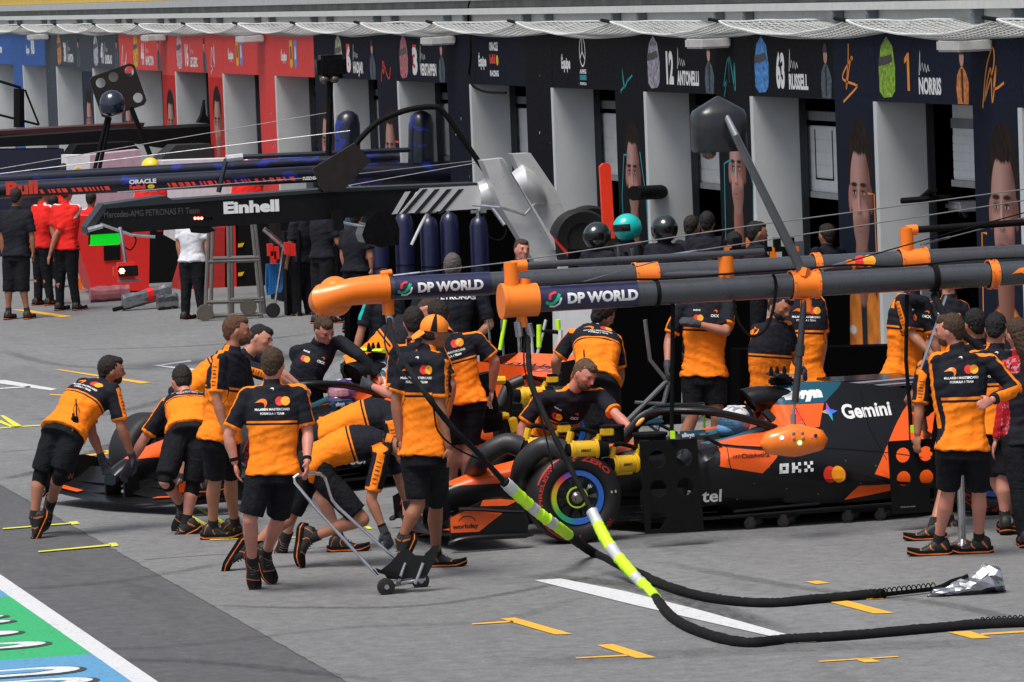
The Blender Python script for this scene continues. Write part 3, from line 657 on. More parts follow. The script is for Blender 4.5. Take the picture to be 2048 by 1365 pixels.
def hair_mat(c, n):
    if n in _mc: return _mc[n]
    t = NT(n); f = t.noise(95, 5, .75, stretch=(1, 1, .3)); cc = t.mix(t.rng(f, .3, .7), tuple(x * .55 for x in c), tuple(x * 1.5 for x in c)); t.bump(f, 1.0, .012)
    _mc[n] = t.fin(cc, .55, spec=.35); return _mc[n]
HAIR = {'dark': (.018, .012, .009), 'brown': (.055, .03, .016), 'light': (.11, .065, .035), 'grey': (.10, .085, .075), 'red': (.10, .042, .02), 'black': (.009, .008, .008)}
short_m = NT('shorts_fabric'); _w = short_m.noise(6, 5, .65, dist=1.2); short_m.bump(_w, .9, .03)
shorts_m = short_m.fin(short_m.mix(short_m.rng(short_m.noise(9), .3, .7), (.005, .0053, .008), (.0085, .009, .0125)), .85, spec=.22)
glove_m = M('glove_knit', (.035, .037, .05), .8, bump=.4, bs=90); sock_m = M('black_sock', (.01, .01, .011), .9)
sole_m = M('shoe_sole_orange', (.62, .13, .014), .6, var=.5); upper_m = NT('shoe_upper'); _n = upper_m.noise(30, 3)
upper_m.bump(upper_m.noise(160, 2), .4, .003); _p = upper_m.xyz(upper_m.obj())
_wv = upper_m.n.new('ShaderNodeTexWave'); _wv.inputs['Scale'].default_value = 4; _wv.inputs['Distortion'].default_value = 9; upper_m.l.new(upper_m.obj(), _wv.inputs['Vector'])
upper_m = upper_m.fin(upper_m.mix(upper_m.op('GREATER_THAN', _wv.outputs['Fac'], .975), (.009, .009, .010), (.5, .12, .015)), .6)
lens_m = gloss

# shoe template: +x toe, +z up, ankle joint at origin, sole at z = -.085
def shoe_meshes():
    rs = []
    for x, w, z0, z1 in ((-.085, .018, -.070, -.02), (-.078, .036, -.078, .015), (-.05, .042, -.08, .035), (-.01, .042, -.08, .045), (.03, .041, -.08, .02), (.07, .045, -.08, -.015), (.12, .05, -.08, -.035), (.165, .045, -.078, -.045), (.19, .028, -.07, -.052), (.2, .01, -.064, -.056)):
        rs.append([V((x, w * math.copysign(abs(math.cos(a)) ** .8, math.cos(a)), (z0 + z1) / 2 + (z1 - z0) / 2 * math.copysign(abs(math.sin(a)) ** .75, math.sin(a)))) for a in [2 * math.pi * k / 16 for k in range(16)]])
    up = MB().rings(rs).mesh('shoe')
    out = []
    for s, z0, z1, m in ((1.05, -.102, -.079, 0), (1.07, -.079, -.071, 1), (1.04, -.071, -.050, 0)):
        pts = [(-.098, 0), (-.09, .028), (-.06, .046), (-.01, .044), (.04, .04), (.09, .048), (.14, .05), (.18, .04), (.203, .02), (.212, 0)]
        pts = pts + [(x, -y) for x, y in pts[-2:0:-1]]
        lift = lambda x: max(0, x - .13) * .35 + max(0, -x - .06) * .3
        out.append((m, [V((x * s, y * s, z0 + lift(x))) for x, y in pts], [V((x * s, y * s, z1 + lift(x))) for x, y in pts]))
    mb = MB()
    for m, a, b in out: mb.cur = m; mb.rings([a, b])
    so = mb.mesh('sole')
    for me, ms in ((up, [upper_m]), (so, [matte, sole_m])):
        for m in ms: me.materials.append(m)
    up.polygons.foreach_set('use_smooth', [True] * len(up.polygons))
    return up, so
SHOE, SOLE = shoe_meshes()
laces = MB()
for i in range(4): laces.tube([(.025 + i * .018, -.022, .016 - i * .012), (.03 + i * .018, 0, .027 - i * .012), (.025 + i * .018, .022, .016 - i * .012)], .004, 5)
LACE = laces.mesh('laces'); LACE.materials.append(M('lace_grey', (.09, .09, .095), .8))

QUEUE = []
def displace(me, fn):
    n = len(me.vertices); co = np.empty(n * 3); no = np.empty(n * 3); me.vertices.foreach_get('co', co)
    me.vertex_normals.foreach_get('vector', no); co = co.reshape(-1, 3); no = no.reshape(-1, 3)
    k = np.array([fn(V(c)) for c in co]); me.vertices.foreach_set('co', (co + no * k[:, None]).ravel()); me.update()
def remesh(mb, name, mats, parent, voxel, post=None, smooth=4):
    me = mb.mesh(name, fix=True)
    o = link(name, me, mats, parent, smooth=False)
    m = o.modifiers.new('r', 'REMESH'); m.mode = 'VOXEL'; m.voxel_size = voxel; m.use_smooth_shade = True
    if smooth: s = o.modifiers.new('s', 'SMOOTH'); s.factor = .5; s.iterations = smooth
    QUEUE.append((o, post)); return o
def flush():
    bpy.context.view_layer.update(); dg = bpy.context.evaluated_depsgraph_get()
    done = []
    for o, post in QUEUE:
        done.append((o, bpy.data.meshes.new_from_object(o.evaluated_get(dg)), post))
    for o, me, post in done:
        old = o.data; mats = list(old.materials); o.modifiers.clear(); o.data = me
        if not len(me.materials):
            for m in mats: me.materials.append(m)
        bpy.data.meshes.remove(old); me.name = o.name
        if post: post(o)
    QUEUE.clear()

def solve(parent, px, py, L, sgn):
    """point along the ray of pixel at distance L from parent, farther (+), nearer (-) or same depth (0)"""
    d0 = depth_of(parent); r = ray(px, py) / FPX
    flat = dp(px, py, d0)
    if sgn == 0: return flat
    k = (flat - parent).length
    if k >= L: return flat
    return dp(px, py, d0 + sgn * math.sqrt(L * L - k * k) * .999)
def frame(z, x):               # z axis, approx x axis -> orthonormal (x,y,z)
    z = z.normalized(); y = z.cross(x).normalized(); x = y.cross(z).normalized(); return x, y, z
def hand_prims(mb, w, d, palmn, s=1.0, curl=.35, infl=0.0):
    """w wrist, d direction, palmn palm normal"""
    d = d.normalized(); n = (palmn - d * palmn.dot(d)).normalized(); b = d.cross(n)
    mb.ell(w + d * .05 * s, [d * (.052 * s + infl), b * (.042 * s + infl), n * (.018 * s + infl)], 12, 8)
    for i, (off, L) in enumerate(((-.032, .066), (-.011, .078), (.011, .073), (.031, .058))):
        p = w + d * .085 * s + b * off * s; dirs = d; pts = [p]
        for j in range(3):
            ang = curl * (j + .4); q = d * math.cos(ang) + n * math.sin(ang) + b * off * 1.5
            pts.append(pts[-1] + q.normalized() * L / 3 * s)
        mb.tube(pts, [(.0095) * s + infl, .0092 * s + infl, .0085 * s + infl, .0065 * s + infl], 7)
    p = w + d * .03 * s - b * .03 * s; q = (d * .7 - b * .7 + n * .25).normalized(); q2 = (d * .9 - b * .25 + n * .4).normalized()
    mb.tube([p, p + q * .035 * s, p + q * .035 * s + q2 * .03 * s], [.014 * s + infl, .0115 * s + infl, .008 * s + infl], 7)

GROUND_DEF = .0
class Person: pass
def person(name_label, J, face, d=None, ref=None, shirt='team', hair='brown', tone='tan', lower='shorts', shoes=True, gloves=(False, False), long=False,
           cat='person', group=None, vox=1.0, cap=False, beard=False, back=None, bald=False, scale=1.0, hairlen=0.0, helmet=None, lowlen=.9, watch=None, extra=None, front=None, fem=False, kneepad=False, bulge=0.0):
    """J: joints in photo pixels (x, y, sign); legs 'g' ankles stand on the ground"""
    px = {k: v for k, v in J.items()}
    d0 = d if d is not None else depth_of(gp(*ref))
    S = scale
    def g(k, par, L, default=None):
        if k not in px: return default
        x, y = px[k][0], px[k][1]; s = px[k][2] if len(px[k]) > 2 else 0
        if s == 'g': return gp(x, y, .095)
        if isinstance(s, float): return dp(x, y, d0 + s)
        return solve(par, x, y, L * S, s)
    hip = dp(px['hip'][0], px['hip'][1], d0 + (px['hip'][2] if len(px['hip']) > 2 else 0))
    neck = g('neck', hip, .53)
    head = g('head', neck, .19)
    sl, sr = g('sl', neck, .2), g('sr', neck, .2)
    hl, hr = g('hl', hip, .105, None), g('hr', hip, .105, None)
    up = (neck - hip).normalized(); lat = (sl - sr).normalized()
    if hl is None: hl = hip + lat * .09; hr = hip - lat * .09
    el, er = g('el', sl, .29), g('er', sr, .29)
    wl_, wr_ = g('wl', el, .26) if el else None, g('wr', er, .26) if er else None
    kl, kr = g('kl', hl, .43), g('kr', hr, .43)
    al, ar = (g('al', kl, .43) if 'al' in px else None), (g('ar', kr, .43) if 'ar' in px else None)
    # knee depth between hip and ankle when the ankle is grounded
    for side in 'lr':
        kk = 'k' + side; 
        if kk in px and 'a' + side in px and len(px['a' + side]) > 2 and px['a' + side][2] == 'g':
            h_, a_ = (hl, al) if side == 'l' else (hr, ar); s = px[kk][2] if len(px[kk]) > 2 and not isinstance(px[kk][2], float) else 0
            m = (depth_of(h_) + depth_of(a_)) / 2 + s * .1; q = dp(px[kk][0], px[kk][1], m)
            if side == 'l': kl = q
            else: kr = q
    base = V((hip.x, hip.y, 0)); 
    gx = [a for a, k in ((al, 'al'), (ar, 'ar')) if a is not None]
    if gx: base = sum(gx, V((0, 0, 0))) / len(gx); base.z = 0
    root = thing('person', name_label, cat, base, group=group)
    RL = lambda p: None if p is None else p - base
    hip, neck, head, sl, sr, hl, hr, el, er, wl_, wr_, kl, kr, al, ar = [RL(p) for p in (hip, neck, head, sl, sr, hl, hr, el, er, wl_, wr_, kl, kr, al, ar)]
    front_d = lat.cross(up).normalized()
    F = (CR * face[0] + CU * face[1] + CT * face[2]).normalized()
    hu = (head - neck).normalized(); tilt = J.get('hup'); hu = (CR * tilt[0] + CU * tilt[1] + CT * tilt[2]).normalized() if tilt else hu
    fs, fx, hu2 = None, None, None
    hz = (hu - F * hu.dot(F)).normalized(); hxs = F.cross(hz).normalized()          # hxs = lateral
    b = MB()
    # head
    hc = head + hz * .015 * S
    b.ell(hc, [hxs * .079 * S, F * .100 * S, hz * .112 * S], 18, 14)
    b.ell(hc + F * .03 * S - hz * .055 * S, [hxs * .058 * S, F * .062 * S, hz * .068 * S], 14, 10)      # jaw
    b.ell(hc + F * .075 * S - hz * .095 * S, [hxs * .026 * S, F * .02 * S, hz * .018 * S], 8, 6)
    b.tube([hc + F * .088 * S + hz * .02 * S, hc + F * .118 * S - hz * .028 * S, hc + F * .092 * S - hz * .04 * S], [.010 * S, .015 * S, .012 * S], 7)   # nose
    b.ell(hc + F * .082 * S + hz * .028 * S, [hxs * .055 * S, F * .018 * S, hz * .012 * S], 10, 6)      # brow
    for s in (-1, 1):
        b.ell(hc + hxs * s * .078 * S - F * .004 * S - hz * .012 * S, [hxs * .012 * S, F * .018 * S, hz * .031 * S], 8, 6)
        b.ell(hc + hxs * s * .045 * S + F * .065 * S - hz * .02 * S, [hxs * .022 * S, F * .022 * S, hz * .02 * S], 8, 6)
    b.ell(hc + F * .088 * S - hz * .066 * S, [hxs * .026 * S, F * .012 * S, hz * .007 * S], 8, 5)
    b.tube([neck - up * .05 * S, neck + (head - neck) * .35, head - hz * .04 * S - F * .012 * S], [.068 * S, .058 * S, .056 * S], 12)
    # torso
    def torso_rings(infl, t0, t1, n, capz=1.0):
        rs = []
        for i in range(n):
            t = t0 + (t1 - t0) * i / (n - 1); ctr = hip.lerp(neck, t) + front_d * (-.03 * bulge * math.sin(math.pi * max(0, min(1, t))) if bulge else 0)
            hd = (hl - hr).normalized(); a = hd.lerp(lat, max(0, min(1, t))).normalized(); fr = a.cross(up).normalized()
            P = crom([(.165, .118), (.158, .11), (.152, .103), (.168, .115), (.185, .122), (.178, .105), (.11, .075)], (t + .12) / 1.12)
            if fem: P = [P[0] * .88, P[1] * .95]
            rx, ry = P[0] * S + infl, P[1] * S + infl
            rs.append([ctr + a * rx * math.copysign(abs(math.cos(q)) ** .85, math.cos(q)) + fr * ry * math.copysign(abs(math.sin(q)) ** .85, math.sin(q)) for q in [2 * math.pi * k / 20 for k in range(20)]])
        return rs
    b.rings(torso_rings(0, -.12, 1.0, 9))
    sl2, sr2 = sl - lat * .02, sr + lat * .02
    b.tube([sl2, sr2], .05 * S, 10)
    for s_, e_, w_, gl, side in ((sl2, el, wl_, gloves[0], 'l'), (sr2, er, wr_, gloves[1], 'r')):
        if e_ is None: continue
        b.ell(s_, [V((.058 * S, 0, 0)), V((0, .058 * S, 0)), V((0, 0, .058 * S))], 10, 8)
        b.tube([s_, s_.lerp(e_, .35), s_.lerp(e_, .75), e_], [.053 * S, .052 * S, .045 * S, .041 * S], 12)
        b.ell(e_, [V((.041 * S, 0, 0)), V((0, .041 * S, 0)), V((0, 0, .041 * S))], 10, 8)
        if w_ is None: continue
        b.tube([e_, e_.lerp(w_, .25), e_.lerp(w_, .7), w_], [.041 * S, .045 * S, .033 * S, .027 * S], 12)
        hk = px.get('h' + 'LR'['lr'.index(side)])
        hd = (w_ - e_).normalized()
        if hk: q = solve(w_ + base, hk[0], hk[1], .15, hk[2] if len(hk) > 2 else 0) - base; hd = (q - w_).normalized()
        pn = (hip.lerp(neck, .3) - w_); pn = pn if pn.length > .1 else -front_d
        hand_prims(b, w_, hd, pn, S * .98)
        if gl:
            gm = MB(); hand_prims(gm, w_, hd, pn, S * 1.0, infl=.0035); gm.tube([w_ - (w_ - e_).normalized() * .035, w_ + hd * .03], [.034 * S, .034 * S], 12)
            remesh(gm, 'glove', gl if not isinstance(gl, bool) else glove_m, root, .007 * max(1, vox * .8), smooth=2)
    for h_, k_, a_ in ((hl, kl, al), (hr, kr, ar)):
        if k_ is None: continue
        b.tube([h_, h_.lerp(k_, .3), h_.lerp(k_, .75), k_], [.09 * S, .083 * S, .062 * S, .055 * S], 14)
        b.ell(k_, [V((.056 * S, 0, 0)), V((0, .056 * S, 0)), V((0, 0, .056 * S))], 10, 8)
        if a_ is None: continue
        bk = -front_d
        b.tube([k_, k_.lerp(a_, .28) + bk * .014, k_.lerp(a_, .6) + bk * .006, a_, a_ + (a_ - k_).normalized() * .03], [.053 * S, .058 * S, .043 * S, .034 * S, .034 * S], 14)
    remesh(b, 'body', skin_mat(tone), root, .0095 * vox)
    # eyes
    if face[2] > .15 or abs(face[0]) > .6:
        for s in (-1, 1):
            p = hc + hxs * s * .031 * S + F * .0885 * S + hz * .006 * S
            MB().ell(p, [hxs * .012 * S, F * .006, hz * .006 * S], 8, 6).build('eye', M('eye_dark', (.03, .022, .018), .25), root)
            MB().tube([p + hz * .016 * S - hxs * .016 * S, p + hz * .021 * S + F * .004, p + hz * .015 * S + hxs * .016 * S], .0045, 5).build('eyebrow', hair_mat(HAIR[hair], 'hair_' + hair), root)
    # hair
    hm = hair_mat(HAIR[hair], 'hair_' + hair)
    if not helmet and not cap and not bald:
        hb = MB(); L = hairlen
        hb.ell(hc - F * .022 * S + hz * .022 * S, [hxs * .083 * S, F * .094 * S, hz * (.102) * S], 20, 14)
        hb.ell(hc + F * .03 * S + hz * .075 * S, [hxs * .058 * S, F * .062 * S, hz * .042 * S], 14, 8)
        hb.ell(hc - F * .055 * S - hz * .02 * S, [hxs * .066 * S, F * .05 * S, hz * .072 * S], 14, 8)
        if L: hb.tube([hc - F * .06, hc - F * .075 - hz * .12, hc - F * .06 - hz * (.12 + L)], [.085, .08, .05], 12)
        def hp(o):
            displace(o.data, lambda c: .004 * noise.noise(c * 45) + .0055 * noise.noise(V((c.x * 150, c.y * 150, c.z * 60))))
        remesh(hb, 'hair', hm, root, .0062 * vox, post=hp, smooth=1)
    elif bald:
        hb = MB(); hb.ell(hc - F * .03 * S - hz * .005 * S, [hxs * .081 * S, F * .075 * S, hz * .07 * S], 18, 12); remesh(hb, 'hair', hm, root, .009 * vox, smooth=1)
    if beard:
        bb = MB(); bb.ell(hc + F * .04 * S - hz * .072 * S, [hxs * .06 * S, F * .06 * S, hz * .05 * S], 14, 10); bb.ell(hc + F * .02 * S - hz * .05 * S, [hxs * .067 * S, F * .04 * S, hz * .045 * S], 14, 10)
        remesh(bb, 'beard', hm, root, .009 * vox, smooth=1)
    if cap:
        cm = MB(); cm.ell(hc - F * .004 * S + hz * .03 * S, [hxs * .09 * S, F * .105 * S, hz * .098 * S], 24, 16)
        for v in range(len(cm.v)):
            q = V(cm.v[v]) - hc; h = q.dot(hz)
            if h < .01: cm.v[v] = tuple(V(cm.v[v]) + hz * (.01 - h))
        cc = cm.build('cap', M('cap_orange', (1.0, .25, .015), .7, var=.05, bump=.3, bs=30), root)
        bk = -F; rs = []
        for i in range(7):
            t = i / 6; rs.append([hc + bk * (.095 + .075 * t) * S - hz * (.005 + .06 * t) * S + hxs * (.07 * math.sqrt(1 - (t * .9) ** 2)) * u * S + hz * (.02 * (1 - u * u) + th) for u, th in ((-1, 0), (-.5, 0), (0, 0), (.5, 0), (1, 0), (.5, -.005), (0, -.005), (-.5, -.005))])
        MB().rings(rs).build('cap_peak', M('cap_orange', None), root)
        fn = lambda dx: [hc + hz * .129 * S + bk * dx * 0 + hxs * .01, ]
        st = MB(); ang = [R(a) for a in range(0, 101, 10)]
        for sd in (1, -1):
            P = []
            for a in ang:
                dirv = (hz * math.cos(a) + (bk * .35 + hxs * sd * .9).normalized() * math.sin(a)).normalized()
                q = V((dirv.dot(hxs) / .092, dirv.dot(F) / .107, dirv.dot(hz) / .1)); P.append(hc + hz * .03 * S + dirv / q.length * S)
            wdt = [.004 + .022 * (i / 10) for i in range(len(P))]
            st.tube(P, wdt, 6, ry=[.003] * len(P), up=hz)
        st.build('cap_stripe', cloth_b, root)
        hb = MB(); hb.ell(hc - F * .02 * S - hz * .02 * S, [hxs * .082 * S, F * .085 * S, hz * .06 * S], 18, 12); remesh(hb, 'hair', hm, root, .009, smooth=1)
    if helmet:
        crown = MB().ell(hc + hz * .01, [hxs * .14, F * .165, hz * .15], 26, 18).build('helmet', helmet, root)
        v_ = MB(); rs = []
        for i in range(9):
            a = R(-62 + i * 15.5); dirv = F * math.cos(a) + hxs * math.sin(a)
            q = V((dirv.dot(hxs) / .143, dirv.dot(F) / .168, 0)); p = dirv / q.length
            rs.append([hc + p * .985 + hz * .045, hc + p * 1.0 + hz * .01, hc + p * .97 - hz * .03, hc + p * .94 - hz * .03, hc + p * .94 + hz * .045])
        v_.rings(rs).build('visor', gloss, root)
    # shirt
    kl2 = .82
    sb = MB(); ring = torso_rings(.016 * S, -.06, 1.0, 10)
    for j, gg in ((0, 1.17), (1, 1.09)):
        cc_ = sum(ring[j], V((0, 0, 0))) / 20; ring[j] = [cc_ + (q - cc_) * gg for q in ring[j]]
    sb.rings(ring); sb.tube([sl2 + lat * .012, sr2 - lat * .012], .062 * S, 12)
    sb.tube([neck - up * .05 * S, neck + (head - neck).normalized() * (.075 if shirt != 'team' else .055)], [.085 * S, .066 * S], 14)
    arms = []
    for s_, e_, w_ in ((sl2, el, wl_), (sr2, er, wr_)):
        if e_ is None: continue
        sb.ell(s_, [V((.066 * S, 0, 0)), V((0, .066 * S, 0)), V((0, 0, .066 * S))], 12, 8)
        if long and w_ is not None:
            sb.tube([s_, s_.lerp(e_, .5), e_], [.066 * S, .062 * S, .056 * S], 14); sb.ell(e_, [V((.056 * S, 0, 0)), V((0, .056 * S, 0)), V((0, 0, .056 * S))], 12, 8)
            sb.tube([e_, e_.lerp(w_, .5), e_.lerp(w_, .96)], [.056 * S, .05 * S, .042 * S], 14); arms.append((s_, e_, w_))
        else:
            sb.tube([s_, s_.lerp(e_, .4), s_.lerp(e_, .82)], [.066 * S, .066 * S, .068 * S], 16); arms.append((s_, s_.lerp(e_, .82), None))
    def post_shirt(o, hip=hip, neck=neck, arms=arms, lat=lat, front_d=front_d, up=up, sl=sl2, sr=sr2, S=S):
        me = o.data; n = len(me.vertices); co = np.empty(n * 3); me.vertices.foreach_get('co', co); co = co.reshape(-1, 3)
        h, nk, u_, la, fr = [np.array(q) for q in (hip, neck, up, lat, front_d)]
        L = np.linalg.norm(nk - h); tv = ((co - h) @ u_) / L
        latc = (co - h) @ la; fro = (co - nk) @ fr
        sl_ = np.zeros(n); st = np.where(tv > .8, np.abs(fro + .01), .3); bestd = np.full(n, 9.0)
        st = np.where(np.abs(latc) < .05, .3, st)
        for A in arms:
            P = [np.array(q) for q in A if q is not None]; tot = sum(np.linalg.norm(P[i + 1] - P[i]) for i in range(len(P) - 1)); acc = 0
            side = np.sign((P[0] - h) @ la)
            for i in range(len(P) - 1):
                dv = P[i + 1] - P[i]; l = np.linalg.norm(dv); dn = dv / l; t = ((co - P[i]) @ dn)
                tc = np.clip(t, 0, l * 1.05); rel_ = co - P[i] - tc[:, None] * dn; dist = np.linalg.norm(rel_, axis=1)
                m = (dist < .085) & (t > -.01) & (dist < bestd) & (((co - np.array(P[0])) @ la) * side + .0 > -.03 + 0 * t if i == 0 else True)
                out = la * side - dn * ((la * side) @ dn)
                if np.linalg.norm(out) < .3: out = u_ - dn * (u_ @ dn)
                out = out / (np.linalg.norm(out) + 1e-9); f2 = np.cross(dn, out)
                s2 = np.abs(rel_ @ f2) + np.where((rel_ @ out) < 0, .3, 0)
                sl_[m] = (acc + t[m]) / tot; st[m] = s2[m]; bestd[m] = dist[m]; acc += l
        for nm, a in (('tv', tv), ('sl', sl_), ('st', st)):
            at = me.attributes.new(nm, 'FLOAT', 'POINT'); at.data.foreach_set('value', a.astype(np.float32))
        def fold(c):
            q = c - hip; hz_ = q.dot(up); w = max(0, 1 - hz_ / .5)
            return (.004 + .012 * w) * noise.noise(V((q.dot(lat) * 13, q.dot(front_d) * 13, hz_ * 4.5)) + V((base.x, base.y, 0))) + .008 * noise.noise(V((q.dot(lat) * 6, q.dot(front_d) * 5, hz_ * 26 + q.dot(lat) * 9)) + V((base.y, 0, 0))) + .003 * noise.noise(c * 34)
        displace(me, fold)
        bv = BVHTree.FromPolygons([v.co for v in me.vertices], [tuple(p.vertices) for p in me.polygons])
        if back:
            fr_ = -front_d; o_ = hip.lerp(neck, .8); U = (up.cross(fr_)).normalized()
            cst = caster(bv, o_, U, up, fr_, .004, .9)
            pr = root
            decal(sw(.062, -.125, .0), cst, 'swoosh_logo', orangep, o, 4, 0)
            decal(shape(circ(.055, .012, .033)), cst, 'red_disc_logo', M('disc_red', (.75, .03, .02), .6), o, 2, 2)
            cst2 = caster(bv, o_, U, up, fr_, .0055, .9)
            decal(shape(circ(.095, .012, .033)), cst2, 'amber_disc_logo', M('disc_amber', (1.0, .38, .02), .6), o, 2, 2)
            for j, tx in enumerate(('McLAREN MASTERCARD', 'FORMULA 1 TEAM')):
                w = (.25, .17)[j]; vs, f_ = fit(tx, .016, w, .03); decal(([(x - w / 2, y - .055 - j * .03) for x, y in vs], f_), cst, 'lettering', whiteink, o, 6, 0)
            vs, f_ = sw(.02, -.015, .10); decal((vs, f_), cst, 'small_white_logo', whiteink, o)
        if front:
            cst = caster(bv, hip.lerp(neck, .8), up.cross(front_d).normalized(), up, front_d, .004, .9)
            decal(shape(circ(-.08, -.06, .028)), cst, 'red_disc_logo', M('disc_red', None), o); vs, f_ = shape(circ(-.05, -.06, .028)); decal((vs, f_), caster(bv, hip.lerp(neck, .8), up.cross(front_d).normalized(), up, front_d, .0055, .9), 'amber_disc_logo', M('disc_amber', None), o)
            vs, f_ = fit('OKX', .022, .07, .04); decal(([(x + .04, y - .05) for x, y in vs], f_), cst, 'lettering', whiteink, o)
            vs, f_ = fit('Android', .015, .06, .03); decal(([(x - .11, y) for x, y in vs], f_), cst, 'lettering', whiteink, o); decal(sw(.025, .06, .0), cst, 'swoosh_logo', orangep, o)
        # sponsor lines down the sleeve panels
        if (shirt in ('team', 'jacket') or (shirt == 'black' and long)) and vox < 1.3:
            for A in arms:
                P = [q for q in A if q is not None]; s_, e_ = P[0], P[1]; dn = (e_ - s_).normalized(); Ln = (e_ - s_).length
                side = 1 if (s_ - hip).dot(lat) > 0 else -1; out = (lat * side - dn * (lat * side).dot(dn)).normalized()
                cst = caster(bv, s_.lerp(e_, .0), (-dn).cross(out).normalized(), -dn, out, .003, .5)
                for j, (tx, w) in enumerate((('Freshworks', .04), ('Workday', .035), ('okta', .036), ('ECOLAB', .036), ('PIRELLI', .04), ('Jack', .03))):
                    vv = -Ln * (.22 + j * .115); vs, f_ = fit(tx, .009 if j != 2 else .014, w, .04); decal(([(x - w / 2, y + vv) for x, y in vs], f_), cst, 'lettering', whiteink if shirt == 'black' else blackink, o)
    remesh(sb, 'shirt' if not long else 'jacket', shirt_mat(shirt), root, .0105 * vox, post=post_shirt, smooth=3)
    if shirt in ('team', 'yellowteam') and vox < 1.6:
        nd = (head - neck).normalized(); rs = []
        for (hh, rr_) in ((-.012, .074), (.036, .064), (.036, .060), (-.012, .068)):
            rs.append([neck + nd * hh + (lat * math.cos(q) + nd.cross(lat) * math.sin(q)) * rr_ * S for q in [2 * math.pi * k / 18 for k in range(18)]])
        rs.append(rs[0]); MB().rings(rs, cap=False).build('collar', M('collar_orange', (.95, .22, .01), .8), root)
    # shorts / trousers
    if lower != 'none' and kl is not None or kr is not None:
        pb = MB(); pb.rings(torso_rings(.006 * S, -.17, -.01, 4))
        f = lowlen if lower == 'shorts' else 1.0
        for h_, k_, a_ in ((hl, kl, al), (hr, kr, ar)):
            if k_ is None: continue
            pb.tube([h_ + up * .03, h_.lerp(k_, .3), h_.lerp(k_, f)], [.105 * S, .103 * S, .088 * S if lower == 'shorts' else .075 * S], 18)
            if lower == 'trousers':
                pb.ell(k_, [V((.078 * S, 0, 0)), V((0, .078 * S, 0)), V((0, 0, .078 * S))], 12, 8)
                if a_ is not None: pb.tube([k_, k_.lerp(a_, .5), k_.lerp(a_, 1.02)], [.076 * S, .068 * S, .06 * S], 14)
        def post_sh(o):
            displace(o.data, lambda c: .010 * noise.noise(V((c.x * 8, c.y * 8, c.z * 5)) + V((base.y, 0, 0))) + .004 * noise.noise(c * 26))
        remesh(pb, 'shorts' if lower == 'shorts' else 'trousers', shorts_m, root, .0115 * vox, post=post_sh, smooth=3)
        if lower == 'shorts':
            for h_, k_, a_ in ((hl, kl, al), (hr, kr, ar)):
                if kneepad and k_ is not None and a_ is not None:
                    kp = MB(); kp.tube([h_.lerp(k_, .6), k_, k_.lerp(a_, .12 + .1)], [.068 * S, .061 * S, .061 * S], 14); remesh(kp, 'knee_support', cloth_b, root, .010, smooth=2)
    if shoes:
        for side, a_, k_ in (('l', al, kl), ('r', ar, kr)):
            if a_ is None: continue
            tk = px.get('t' + side)
            if tk:
                q = solve(a_ + base, tk[0], tk[1], .2, tk[2] if len(tk) > 2 else 0) - base; td = (q - a_).normalized()
                if px['a' + side][2:] == ('g',): td = V((q.x - a_.x, q.y - a_.y, 0)).normalized()
            else: td = V((front_d.x, front_d.y, 0)).normalized()
            sh = (k_ - a_).normalized(); upv = (sh - td * sh.dot(td))
            upv = V((0, 0, 1)) if px['a' + side][2:] == ('g',) else (upv.normalized() if upv.length > .3 else V((0, 0, 1)))
            if abs(upv.dot(td)) > .95: upv = CT
            yv = upv.cross(td).normalized(); upv = td.cross(yv).normalized()
            mt = Matrix((td, yv, upv)).transposed().to_4x4(); mt.translation = a_
            o = bpy.data.objects.new('shoe', SHOE); col.objects.link(o); o.parent = root; o.matrix_local = mt @ Matrix.Scale(S * 1.04, 4)
            q = bpy.data.objects.new('sole', SOLE); col.objects.link(q); q.parent = o
            q = bpy.data.objects.new('laces', LACE); col.objects.link(q); q.parent = o
            MB().tube([a_ + (k_ - a_).normalized() * .075, a_ + (k_ - a_).normalized() * .0], [.041 * S, .044 * S], 12).build('sock', sock_m, root)
    if watch:
        for wch, (a, b_) in (('l', (el, wl_)), ('r', (er, wr_))):
            if wch in watch and b_ is not None: dd = (b_ - a).normalized(); MB().tube([b_ - dd * .045, b_ - dd * .02], .033 * S, 14).build('wristband', matte, root)
    root['_'] = 0; del root['_']
    p = Person(); p.root = root; p.hip = hip; p.neck = neck; p.lat = lat; p.up = up; p.front = front_d; p.base = base; p.hc = hc; p.F = F; p.hz = hz; p.hx = hxs; p.wl = wl_; p.wr = wr_
    return p
def radio(p, side=1, fr=-.6):
    c = p.hip + p.lat * side * .12 + p.up * .02 + p.front * (fr * .15)
    m = MB().box(c, (.055, .045, .12), bev=.008); m.cyl(c + V((.018, 0, .05)), c + V((.018, 0, .2)), .006, 6); m.cyl(c + V((-.012, 0, .06)), c + V((-.012, 0, .085)), .008, 6)
    m.tube(smooth_path([c + V((0, 0, .06)), c + V((0, .03, .12)), c + V((.03, .04, .16)), c + V((.05, .03, .05)), c + V((.02, .02, .02))], 12), .003, 5)
    m.build('belt_radio', matte, p.root)
